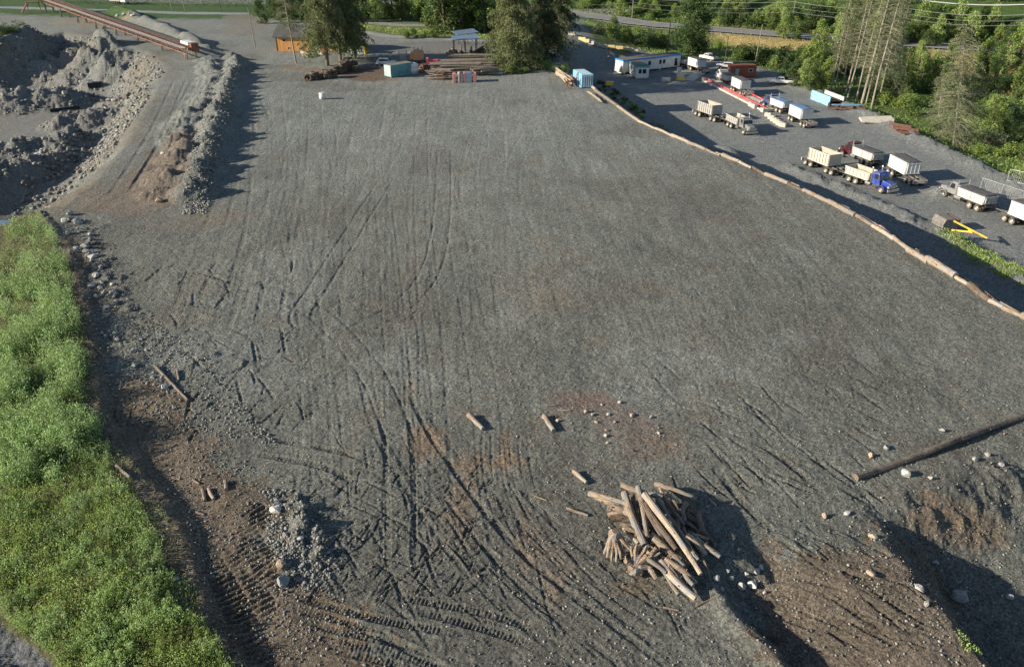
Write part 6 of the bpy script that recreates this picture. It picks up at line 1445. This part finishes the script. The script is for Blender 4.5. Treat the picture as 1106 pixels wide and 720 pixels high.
# beside the blue container: pile of poles and a rusty frame
for i in range(26):
    p = G(601 + rq.uniform(-1, 3), 80 + rq.uniform(-2, 3)); q = G(615 + rq.uniform(-3, 4), 92 + rq.uniform(-2, 3)); h = .3 + 1.3 * rq.random()
    p.z = zat(p.x, p.y) + h * .7; q.z = zat(q.x, q.y) + h
    put_log(p, q, .16, .12, 1300 + i, 'thin pale pole in the heap left of the blue container', 'pole', 'poles heaped beside the blue container', ('log_peeled', 'log_end'), 'thin_pole', .08, 0)
p = on(617, 95); t = thing('rusty_rack', 'rusty zigzag steel rack leaning at the left of the blue container', 'rack', p, .9)
g = MB(); g.tube([(-2.5, 0, 2.2), (-1, 0, .1), (0, 0, 2.6), (1, 0, .1), (2.3, 0, 2.8)], .12, 5); g.tube([(-2.4, .1, 1.2), (2.4, .1, 1.6)], .1, 5); g.build('frame', 'rust', t)
for i in range(9):
    ground_log((634 + i * 1.5, 100 + i * 1.1), (640 + i * 1.3, 104 + i * 1.1), .16, .12, 1400 + i, 'short dark stick in the bundle below the blue container', ('timber', 'log_end'), 'stick', .8 + (i % 3) * .8, 0, .04, 'dark sticks below the blue container')
# ------------------------------------------------------------------ leaves, shrubs and trees
def leaves(P, size, aspect=.5, up=.3, rs=NP, droop=None):
    """little four-cornered leaves at points P with random tilt"""
    n = len(P); a = rs.normal(0, 1, (n, 3)); a[:, 2] *= .5
    if droop is not None: a = a * .5 + droop
    a /= np.linalg.norm(a, axis=1)[:, None] + 1e-9
    b = rs.normal(0, 1, (n, 3)); b[:, 2] *= (1 - up); b -= a * (a * b).sum(1)[:, None]; b /= np.linalg.norm(b, axis=1)[:, None] + 1e-9
    s = (size if hasattr(size, '__len__') else np.full(n, size)) * rs.uniform(.65, 1.3, n)
    l = a * s[:, None]; w_ = b * (s * aspect)[:, None]
    V = np.stack([P - l * .5, P + w_ * .5, P + l * .5, P - w_ * .5], 1).reshape(-1, 3)
    return V, np.arange(n * 4).reshape(n, 4)
def leaf_obj(name, P, size, m_, aspect=.5, up=.3, parent=None, droop=None, rs=NP):
    V, F_ = leaves(P, size, aspect, up, rs, droop); me = np_mesh(name, V, F_); me.materials.append(M[m_]); o = bpy.data.objects.new(name, me); COL.objects.link(o)
    if parent: o.parent = parent
    return o
def broad_tree(h, r_, seed, m_='leaf', n=5200, base=.25, leaf=.42, lobes=26, trunk_m='bark', multi=1, rx=1.0):
    rr = random.Random(seed); rs = np.random.RandomState(seed); t = bpy.data.objects.new('tree', None); COL.objects.link(t)
    g = MB(); cs = []
    for k in range(lobes):
        z = h * (base + (1 - base) * (k + rr.random()) / lobes); tt = (z / h - base) / (1 - base)
        env = r_ * (math.sin(math.pi * min(1, .12 + tt * .88)) ** .6) * rr.uniform(.25, .85)
        a = rr.uniform(0, 6.28); cs.append((Vector((math.cos(a) * env * rx, math.sin(a) * env, z * .94)), r_ * rr.uniform(.25, .46)))
    for m2 in range(multi):
        o_ = rr.uniform(-.5, .5) * (multi > 1); g.tube([(o_ * .5, o_ * .3, -.4), (o_, 0, h * .3), (o_ * 2 + rr.uniform(-.3, .3), rr.uniform(-.3, .3), h * .62), (o_ * 2.4, 0, h * .9)], [h * .022, h * .017, h * .011, h * .004], 7)
    for c_, q in cs[::2]: g.tube([(0, 0, max(.3, c_.z - q * 1.6 - abs(c_.x) * .5)), (c_.x * .5, c_.y * .5, c_.z - q * .7), c_], [h * .009, h * .006, h * .002], 5, cap=0)
    g.build('trunk', trunk_m, t)
    P = []
    for c_, q in cs:
        k = int(n * q ** 2 / sum(b ** 2 for _, b in cs)); d = rs.normal(0, 1, (k, 3)); d /= np.linalg.norm(d, axis=1)[:, None]
        rad_ = q * (rs.uniform(.45, 1.12, k)) * (1 + .25 * np.sin(d[:, 0] * 5 + seed) * np.sin(d[:, 2] * 6 + d[:, 1] * 4))
        P.append(np.array(c_)[None] + d * rad_[:, None] * np.array([rx, 1, .85]))
    leaf_obj('crown', np.concatenate(P), leaf, m_, .6, .35, t, rs=rs); return t
def spruce(h, r_, seed, m_='needle', n=9000, base=.10, trunk_m='bark', leaf=.5, sparse=1.0, lean=0.0, hang=.55):
    rr = random.Random(seed); rs = np.random.RandomState(seed); t = bpy.data.objects.new('spruce_tree', None); COL.objects.link(t)
    g = MB(); g.tube([(0, 0, -.5), (lean * .3, 0, h * .3), (lean * .7, 0, h * .7), (lean, 0, h)], [h * .018, h * .014, h * .007, h * .001], 8)
    nb = int(h * 6.5 * sparse); P = []; D = []; per = n // nb
    for k in range(nb):
        z = h * (base + (1 - base) * (k / nb) ** 1.05); f = 1 - (z / h - base) / (1 - base); L = r_ * (f ** .75) * rr.uniform(.55, 1.12) + .2; a = rr.uniform(0, 6.28)
        up_ = .25 * f * rr.uniform(-.6, 1) 
        pts = [Vector((lean * z / h, 0, z))]
        for j in range(1, 5): s_ = j / 4; pts.append(Vector((lean * z / h + math.cos(a) * L * s_, math.sin(a) * L * s_, z + L * (.12 * s_ - .45 * s_ * s_))))
        g.tube(pts, [.05 + L * .008, .045, .03, .02, .008], 3, cap=0)
        u = rs.uniform(.12, 1.0, per) ** .8; i = np.minimum((u * 4).astype(int), 3); fr = u * 4 - i; PP = np.array([tuple(q) for q in pts]); c_ = PP[i] * (1 - fr)[:, None] + PP[i + 1] * fr[:, None]
        wd = L * .22 * (1.1 - u); side = rs.normal(0, 1, per) * wd * 1.5; c_ = c_ + np.stack([-math.sin(a) * side, math.cos(a) * side, -np.abs(rs.normal(0, 1, per)) * hang * (.5 + .5 * f)], 1)
        P.append(c_); D.append(np.tile([math.cos(a) * .3, math.sin(a) * .3, -.75], (per, 1)))
    g.build('trunk', trunk_m, t)
    leaf_obj('crown', np.concatenate(P), leaf, m_, .38, .2, t, np.concatenate(D), rs); return t
def dead_conifer(h, r_, seed, n=1500, m_='needle_dry', base=.25, lean=.0, density=5.5, trunk=.009, bend=0):
    rr = random.Random(seed); rs = np.random.RandomState(seed); t = bpy.data.objects.new('dead_tree', None); COL.objects.link(t)
    g = MB(); g.tube([(0, 0, -.5), (lean * .3 + bend, 0, h * .3), (lean * .7 + bend * .5, 0, h * .7), (lean, 0, h)], [h * trunk, h * trunk * .85, h * trunk * .5, h * .001], 8)
    g.build('trunk', 'bark_pale', t); g = MB(); P = []
    nb = int(h * density)
    for k in range(nb):
        z = h * (base + (1 - base) * k / nb); f = 1 - (z / h - base) / (1 - base); L = r_ * (f ** .6 * .8 + .2) * rr.uniform(.35, 1.1); a = rr.uniform(0, 6.28); x0 = lean * z / h + bend * (1 - abs(z / h - .4))
        pts = [Vector((x0, 0, z))] + [Vector((x0 + math.cos(a) * L * s_, math.sin(a) * L * s_, z + L * (.08 * s_ - .30 * s_ * s_))) for s_ in (.33, .66, 1)]
        g.tube(pts, [.032, .026, .018, .008], 3, cap=0)
        for j in range(5):
            s_ = rr.uniform(.3, .95); b_ = pts[0].lerp(pts[-1], s_) + Vector((0, 0, L * .06)); aa = a + rr.choice((-1, 1)) * rr.uniform(.5, 1.0); l2 = L * .28 * rr.random() + .2
            e = b_ + Vector((math.cos(aa) * l2, math.sin(aa) * l2, -l2 * .5)); g.tube([b_, e], [.014, .006], 3, cap=0); P.append(e); P.append(b_.lerp(e, .6))
        P.append(pts[-1])
    g.build('limbs', 'bark_pale', t)
    A_ = np.array([tuple(q) for q in P]); A_ = A_[rs.randint(0, len(A_), n)] + rs.normal(0, .16, (n, 3))
    leaf_obj('crown', A_, .22, m_, .4, .2, t, rs=rs); return t
def shrub(r_, h, seed, m_='leaf', n=1500, leaf=.30):
    rr = random.Random(seed); rs = np.random.RandomState(seed); t = bpy.data.objects.new('bush', None); COL.objects.link(t)
    g = MB(); P = []; K = 12
    for k in range(K):
        a = rr.uniform(0, 6.28); d = r_ * rr.uniform(0, .75); c_ = Vector((math.cos(a) * d, math.sin(a) * d, h * rr.uniform(.25, .8) * (1 - .4 * d / r_))); q = r_ * rr.uniform(.28, .5)
        g.tube([(c_.x * .2, c_.y * .2, -.2), (c_.x * .7, c_.y * .7, c_.z * .6), c_], [.06, .04, .015], 4, cap=0)
        m2 = n // K; v = rs.normal(0, 1, (m2, 3)); v /= np.linalg.norm(v, axis=1)[:, None]; P.append(np.array(c_) + v * (q * rs.uniform(.5, 1.15, m2))[:, None] * np.array([1, 1, h / r_ * .6 + .25]))
    g.build('stems', 'bark', t); P = np.concatenate(P); P[:, 2] = np.abs(P[:, 2]); leaf_obj('crown', P, leaf, m_, .6, .35, t, rs=rs); return t

rv = random.Random(404)
# big pine and spruces at the back of the yard
def plant(maker, px, py, label, cat='tree', z0=0.0, rz=None, group=None, name=None):
    o = maker(); p = on(px, py, z0); o.location = (p.x, p.y, p.z - .1); o.rotation_euler = (0, 0, rv.uniform(0, 6.3) if rz is None else rz); tag(o, label, cat, group)
    if name: o.name = name
    return o
plant(lambda: spruce(25, 6.6, 11, 'needle', 24000, .2, hang=.8), 354, 71, 'big olive green conifer with forked trunk standing over the tyre stacks')
plant(lambda: spruce(22, 6.6, 12, 'needle', 20000, .2, hang=.9), 368, 66, 'second conifer crowded against the right side of the big one above the tyres')
plant(lambda: dead_conifer(23, 4.4, 13, 14000, 'needle', .3, -1.5), 320, 68.5, 'thin sparse conifer with bare trunk left of the orange building front')
plant(lambda: spruce(19, 5.2, 14, 'needle', 13000, .16, hang=.8), 384, 63, 'smaller conifer at the right end of the group over the tyre stacks')
plant(lambda: spruce(28, 7.2, 15, 'needle', 36000, .03, hang=.8), 556, 75, 'tallest broad spruce right of the timber stacks')
plant(lambda: spruce(24, 5.6, 16, 'needle', 20000, .05, hang=.7), 545, 68, 'olive spruce on the left flank of the tallest one')
plant(lambda: spruce(27, 6.8, 17, 'needle_dark', 26000, .03, hang=.8), 586, 63, 'dark spruce right of the tallest one by the shaded lane')
plant(lambda: spruce(27, 6.4, 18, 'needle_dark', 22000, .08, hang=.7), 603, 52, 'dark wide spruce reaching over the lane to the blue container')
plant(lambda: broad_tree(17, 5.8, 21, 'leaf_dark', 16000, .06, .5, 46), 744, 61.5, 'large dark leafy tree behind the office trailers', z0=-5)
plant(lambda: broad_tree(6.5, 2.6, 22, 'leaf', 2200, .1, .35, 16), 661, 43, 'small rounded tree beside the shaded lane', z0=-4)
plant(lambda: spruce(6, 1.6, 23, 'needle_dark', 900, .05), 590, 70, 'young dark conifer at the foot of the dark spruces')
# dead trunks by the lower lot
DT = [((896.7, 99), 27, .9, 3.5), ((901, 101), 20, .6, 3), ((913, 103), 28, 1.2, 3.2), ((915.5, 105), 26, 1.4, 3.0), ((909, 99), 24, .8, 3), ((924.5, 110), 27, 1.5, 3.2), ((930, 114), 30, 1.7, 3.6), ((941, 117), 29, 1.5, 3.4), ((935, 113), 24, .9, 3), ((950, 105), 25, 1.0, 3.4), ((958, 96), 24, .8, 3.4)]
DL = ['bare dead trunk farthest left of the cluster by the blue steel', 'thin bare trunk just right of the leftmost one', 'bare trunk with grey branches in the left middle of the cluster', 'bare trunk crossing close beside another in the left middle', 'slim dead trunk behind the left middle pair', 'curved dead trunk in the middle of the cluster', 'thickest straight dead trunk of the cluster', 'slanting dead trunk at the right front of the cluster', 'thin dead trunk between the thick one and the right one', 'grey dead conifer behind the right end of the cluster', 'dead conifer farthest right of the cluster']
for i, ((px, py), h, ln, r_) in enumerate(DT):
    plant(lambda: dead_conifer(h, r_, 60 + i, 9000 if i > 7 else 5500, 'needle_dry', .18 if i > 7 else .30, ln, 8.0 if i > 7 else 5.0, .0115 if i == 6 else .0085, rv.uniform(-.4, .4)), px, py, DL[i], 'dead tree', -5, 0, 'dead trees beside the lower lot')
plant(lambda: dead_conifer(22.5, 5.6, 90, 26000, 'needle_dry', .05, -3.6, 16, .0085), 1030, 158, 'large grey brown half dead spruce with fanned branches at the right', 'dead tree', -7, 0)
plant(lambda: dead_conifer(12, 2.8, 91, 4500, 'needle_dry', .1, -1.8, 8), 1012, 142, 'small dead conifer left of the large half dead spruce', 'dead tree', -7, 0)
plant(lambda: dead_conifer(13, 3.0, 92, 5000, 'needle_dry', .1, -.6, 8), 966, 112, 'dead brushy conifer leaning over the berm behind the dead cluster', 'dead tree', -7, 0)
# bushes and trees beyond the lot, copies of a few shapes
SH = [('ba', lambda: shrub(2.6, 3.6, 31, 'leaf', 1700, .34)), ('bb', lambda: shrub(2.2, 3.0, 32, 'leaf_light', 1500, .32)), ('bc', lambda: shrub(3.0, 4.2, 33, 'leaf_dark', 1900, .34)), ('bd', lambda: shrub(2.4, 3.0, 34, 'needle_dry', 1300, .26)), ('be', lambda: shrub(2.2, 3.4, 35, 'shrub_yellow', 1500, .3))]
TR = [('ta', lambda: broad_tree(9, 3.0, 41, 'leaf', 3000, .08, .42, 22, multi=2)), ('tb', lambda: broad_tree(10, 3.0, 42, 'leaf_light', 3000, .1, .42, 22, multi=2)), ('tc', lambda: broad_tree(8, 3.2, 43, 'leaf_dark', 2800, .06, .42, 20)), ('td', lambda: broad_tree(9.5, 2.8, 44, 'shrub_yellow', 2800, .1, .4, 22, multi=2))]
def scatter(kinds, weights, pts, label, cat, group, smin, smax, z0=-7):
    for px, py in pts:
        k = rv.choices(range(len(kinds)), weights)[0]; key, mk = kinds[k]; p = on(px, py, z0); s_ = rv.uniform(smin, smax)
        inst(key, mk, label[k] if isinstance(label, list) else label, cat, (p.x, p.y, p.z - .15), rv.uniform(0, 6.3), (s_, s_, s_ * rv.uniform(.85, 1.2)), group)
def rnd_pts(n, poly, seed): return [tuple(q) for q in pxscatter(n, poly, rs=np.random.RandomState(seed))]
adj = ['mid green', 'light green', 'dark green', 'greyish', 'yellow green']
tadj = ['mid green', 'light green', 'dark green', 'yellow green']
scatter(SH, [4, 4, 2, 2, 3], rnd_pts(48, [(955, 122), (1000, 140), (1060, 168), (1130, 200), (1130, 130), (1106, 100), (1000, 88), (950, 85)], 1), [a + ' bush in the thicket right of the lower lot berm' for a in adj], 'bush', 'bushes right of the lower lot', .75, 1.3)
scatter(TR, [3, 3, 2, 2], rnd_pts(8, [(1060, 120), (1130, 140), (1130, 190), (1090, 180), (1050, 140)], 2), [a + ' leafy tree at the right border beyond the lot berm' for a in tadj], 'tree', 'leafy trees at the right border', .42, .62)
scatter(TR, [3, 4, 1, 1], [(850, 88), (858, 92), (866, 95), (875, 97), (884, 99), (868, 86), (882, 88), (893, 92), (878, 80), (862, 78)], [a + ' leafy tree between the white pickup and the dead trunks' for a in tadj], 'tree', 'leafy trees left of the dead trunks', .62, .88)
scatter(TR, [2, 1, 3, 1], [(950, 102), (965, 112), (940, 98)], [a + ' leafy tree behind the dead trunk cluster' for a in tadj], 'tree', 'leafy trees behind the dead trunks', .42, .6)
scatter(SH, [3, 2, 4, 3, 1], rnd_pts(30, [(790, 64), (850, 76), (895, 84), (930, 84), (900, 70), (840, 63), (790, 58)], 3), [a + ' bush behind the red brown cabin and white pickup' for a in adj], 'bush', 'bushes behind the red cabin', .8, 1.3)
scatter(SH, [3, 3, 2, 3, 1], rnd_pts(22, [(648, 46), (700, 52), (735, 55), (780, 60), (775, 48), (700, 38), (640, 34)], 4), [a + ' bush on the bank behind the office trailers' for a in adj], 'bush', 'bushes behind the office trailers', .8, 1.3, -5)
scatter(SH, [1, 1, 3, 5, 0], rnd_pts(12, [(930, 78), (1120, 104), (1120, 92), (960, 70), (880, 62), (820, 58)], 5), [a + ' scrub bush at the edge of the dry field' for a in adj], 'bush', 'scrub along the dry field', .6, 1.0)
scatter(SH, [3, 3, 2, 0, 1], [(578, 69), (583, 71), (590, 74), (566, 79), (553, 80), (600, 78), (608, 77), (440, 42), (450, 41), (458, 40), (446, 38), (470, 41), (540, 60), (546, 62)], [a + ' low bush under the spruces and beside the back lane' for a in adj], 'bush', 'low bushes along the back of the yard', .5, .9, 0)
scatter(SH, [2, 2, 4, 0, 2], rnd_pts(60, [(628, 92), (640, 94), (672, 114), (700, 132), (694, 118), (668, 100), (640, 84)], 6), [a + ' weed clump on the embankment below the log line' for a in adj], 'weeds', 'weeds on the embankment', .08, .30, -3)
# trees across the back
scatter(TR, [3, 3, 3, 1], [(x, rv.uniform(30, 37)) for x in (468, 474, 480, 487, 493, 499, 505, 511, 517, 523, 529, 535)], [a + ' leafy tree in the row behind the open sheds' for a in tadj], 'tree', 'trees behind the open sheds', 1.35, 1.9, 0)
scatter(TR, [2, 4, 2, 2], [(x, rv.uniform(17, 24)) for x in (378, 388, 397, 406, 415, 424, 433, 442, 450, 458, 466, 476, 488, 500, 512, 524)], [a + ' leafy tree in the far row beyond the back lane' for a in tadj], 'tree', 'far trees beyond the back lane', 1.0, 1.5, 0)
scatter(TR, [2, 2, 3, 1], [(x, rv.uniform(19, 26)) for x in (283, 292, 300, 309, 318, 328)], [a + ' leafy tree behind the orange building' for a in tadj], 'tree', 'trees behind the orange building', .7, 1.0, 0)
hp = rnd_pts(190, [(612, 4), (700, 17), (800, 25), (900, 33), (1000, 40), (1130, 52), (1250, 60), (1250, -26), (612, -22)], 7)
scatter(TR, [4, 4, 2, 3], hp, [a + ' leafy tree on the slope beyond the highway' for a in tadj], 'tree', 'trees on the slope beyond the highway', .55, 1.0, 8)
scatter(TR, [4, 4, 2, 3], rnd_pts(70, [(640, 2), (1200, 24), (1200, -20), (640, -20)], 17), [a + ' leafy tree high on the slope at the top of the photo' for a in tadj], 'tree', 'trees high on the slope', .7, 1.1, 20)
scatter(SH, [3, 4, 2, 1, 3], rnd_pts(110, [(620, 8), (700, 20), (800, 28), (900, 36), (1000, 43), (1130, 55), (1130, 30), (900, 14), (700, 0), (620, -4)], 8), [a + ' bush on the slope just beyond the highway' for a in adj], 'bush', 'bushes just beyond the highway', .9, 1.5, 2)
scatter(SH, [2, 1, 4, 0, 0], [(8, 48), (14, 52), (6, 58), (20, 46), (2, 54)], [a + ' bush at the far left border above the pit' for a in adj], 'bush', 'bushes above the pit at the left border', .9, 1.3, 0)

# ground cover: grass, weeds, dry field, willow scrub of the left bank
def cover(name, n, poly, z, h, size, m_, label, cat='undergrowth', asp=.3, clump=None, seed=1, cond=None, pw=1.0, upw=True):
    rs = np.random.RandomState(seed); q = pxscatter(n, poly, rs=rs); x, y = Gv(q, z)
    if cond is not None: k = cond(x, y); x, y = x[k], y[k]
    hh = h * rs.rand(len(x)) ** pw
    if clump is not None:
        f = np.clip(fbm(x, y, clump, 3, 500 + seed) * 1.6 + .5, 0, 1); k = rs.rand(len(x)) < (.08 + .92 * f); x, y, hh, f = x[k], y[k], hh[k], f[k]; hh = hh * (.35 + .65 * f)
    P = np.stack([x, y, zats(x, y) + hh], 1); D = np.tile([0, 0, .9], (len(x), 1)) + rs.normal(0, .3, (len(x), 3)) if upw else None
    o = leaf_obj(name, P, size, m_, asp, .2, None, D, rs); o['kind'] = 'stuff'; o['label'] = label; o['category'] = cat; return o
BANKPX = [(-60, 250), (0, 268), (14, 240), (44, 236), (70, 268), (84, 320), (96, 400), (104, 460), (135, 525), (170, 580), (206, 650), (262, 745), (300, 830), (-80, 830), (-80, 400)]
def onbank(x, y):
    a = -dline(x, y, VEG)[1] + fbm(x, y, 2.5, 3, 601) * 1.0; P0, P1 = G(-10, 695, -1.2), G(40, 740, -1.2)
    b = dline(x, y, [(-34.0, 35.0), (P0.x, P0.y), (P1.x, P1.y), (-18, 20)])[0]
    return (a < 0) & (b > 1.1)
cover('bank_grass', 70000, BANKPX, 0, .35, .16, 'grass', 'grass and weeds matting the ground of the left bank', 'grass', .25, None, 2, onbank)
cover('bank_weeds', 100000, BANKPX, 0, .75, .13, 'shrub_yellow', 'yellow green weeds and young shoots on the left bank', 'weeds', .45, 2.2, 3, onbank, .8)
# willow shoots: stems with leaves climbing them
def shoots(name, n, poly, h0, h1, per, size, m_, seed, label, z=0.5, cond=None, clump=3.0, thr=-.1):
    rs = np.random.RandomState(seed); q = pxscatter(n, poly, rs=rs); x, y = Gv(q, z)
    k = fbm(x, y, clump, 3, 700 + seed) > thr
    if cond is not None: k &= cond(x, y)
    x, y = x[k], y[k]; n = len(x); H = rs.uniform(h0, h1, n); lean = rs.normal(0, .18, (n, 2)); zg = zats(x, y)
    t_ = rs.uniform(.15, 1, (n, per)); spread = .22 * H[:, None] * (1.15 - t_)
    P = np.stack([x[:, None] + lean[:, :1] * H[:, None] * t_ ** 1.5 + rs.normal(0, 1, (n, per)) * spread, y[:, None] + lean[:, 1:] * H[:, None] * t_ ** 1.5 + rs.normal(0, 1, (n, per)) * spread, zg[:, None] + H[:, None] * t_], -1).reshape(-1, 3)
    D = rs.normal(0, .45, (len(P), 3)) + np.array([.1, 0, .75]); V, F_ = leaves(P, size, .32, .2, rs, D)
    top = np.stack([x + lean[:, 0] * H, y + lean[:, 1] * H, zg + H], 1); bot = np.stack([x, y, zg], 1); wv = np.array([.012, 0, 0])
    S = np.stack([bot - wv * 1.5, bot + wv * 1.5, top + wv * .3, top - wv * .3], 1).reshape(-1, 3)
    me = np_mesh(name, np.concatenate([V, S]), np.concatenate([F_, np.arange(len(S)).reshape(-1, 4) + len(V)])); me.materials.append(M[m_])
    o = bpy.data.objects.new(name, me); COL.objects.link(o); o['kind'] = 'stuff'; o['label'] = label; o['category'] = 'shrubs'; return o
shoots('willow_scrub', 4200, [(0, 262), (16, 238), (46, 236), (76, 280), (92, 400), (108, 470), (60, 520), (0, 520), (-40, 400)], .7, 2.2, 30, .20, 'willow', 5, 'upright willow scrub on the upper part of the left bank', cond=onbank)
shoots('bank_saplings', 6200, [(-40, 340), (96, 380), (110, 470), (160, 560), (210, 650), (260, 740), (290, 800), (-60, 800)], .25, .95, 26, .13, 'willow', 6, 'leafy saplings covering the lower part of the left bank', cond=onbank, thr=-.05, clump=1.8)
shoots('bank_saplings_dark', 2600, [(-40, 300), (100, 400), (160, 560), (210, 650), (290, 800), (-60, 800)], .25, .85, 24, .13, 'leaf_light', 7, 'darker low shrubs between the saplings on the left bank', cond=onbank)
off_lot = lambda x, y: (-dline(x, y, LOTR)[1] > 2.2) & (dline(x, y, HWY)[0] > 7.2)
cover('field_grass', 42000, [(640, 38), (720, 30), (1110, 60), (1110, 215), (980, 150), (880, 105), (800, 75), (690, 60)], -7, .8, .5, 'grass', 'rough green ground cover between the lot and the highway', 'grass', .3, 6.0, 8, off_lot)
cover('dry_field_grass', 20000, [(765, 34), (860, 40), (1110, 58), (1110, 100), (1040, 84), (960, 70), (890, 62), (800, 54), (760, 48)], -6.5, .9, .5, 'straw', 'dry straw coloured grass field below the highway', 'grass', .25, None, 9, off_lot)
cover('slope_undergrowth', 30000, [(612, 3), (700, 19), (900, 36), (1130, 54), (1130, 30), (900, 6), (700, -8), (612, -10)], 0, 1.6, .7, 'leaf', 'leafy undergrowth covering the slope beyond the highway', 'undergrowth', .5, 8.0, 10, lambda x, y: -dline(x, y, HWY)[1] > 8)
cover('lane_verge_grass', 9000, [(385, 36), (480, 42), (570, 50), (570, 44), (480, 34), (385, 28)], 0, .6, .5, 'shrub_yellow', 'yellow green grass verge beside the back lane', 'grass', .3, 4.0, 11, lambda x, y: dline(x, y, GP([(375, 32), (420, 39), (480, 42), (550, 47), (580, 49)]))[0] > 2.6)
cover('far_lawn_grass', 9000, [(0, -4), (60, 4), (300, 9), (380, 14), (380, 2), (0, -12)], 0, .4, .6, 'leaf_dark', 'dark green grass across the far top left', 'grass', .3, None, 12)
cover('lane_bank_grass', 6000, [(618, 34), (690, 53), (700, 58), (740, 58), (690, 40), (640, 28)], -4, .5, .4, 'shrub_yellow', 'grass bank along the line of yellow blocks', 'grass', .3, None, 13, lambda x, y: -dline(x, y, LOTR)[1] > 1.2)
cover('embankment_weeds', 9000, [(1010, 246), (1026, 244), (1060, 262), (1106, 292), (1106, 306), (1060, 282), (1020, 258)], -4.6, .7, .22, 'shrub_yellow', 'strip of bright green weeds beside the yellow frame', 'weeds', .35, 1.5, 14)
cover('embankment_tufts', 7000, [(628, 90), (700, 125), (780, 165), (780, 160), (700, 112), (640, 82)], -3, .5, .25, 'leaf_dark', 'sparse weeds growing on the shaded embankment', 'weeds', .35, 2.0, 15, lambda x, y: -dline(x, y, EDGE)[1] > 1.0)
cover('gully_tufts', 260, [(1030, 690), (1062, 680), (1060, 712), (1036, 712)], -.5, .3, .14, 'shrub_yellow', 'small green weed tufts on the brown ridge by the gully', 'weeds', .35, None, 16)

cover('bank_dry_stems', 22000, BANKPX, 0, .6, .22, 'straw', 'dry brown stems and dead grass between the weeds of the left bank', 'grass', .10, 1.6, 21, onbank)
cover('lip_tufts', 2600, [(60, 260), (100, 380), (112, 470), (150, 510), (200, 590), (215, 650), (262, 740), (240, 740), (190, 650), (150, 560), (100, 480), (80, 330)], 0, .3, .14, 'shrub_yellow', 'sparse green tufts on the bare dirt lip of the left bank', 'weeds', .4, 1.2, 22)
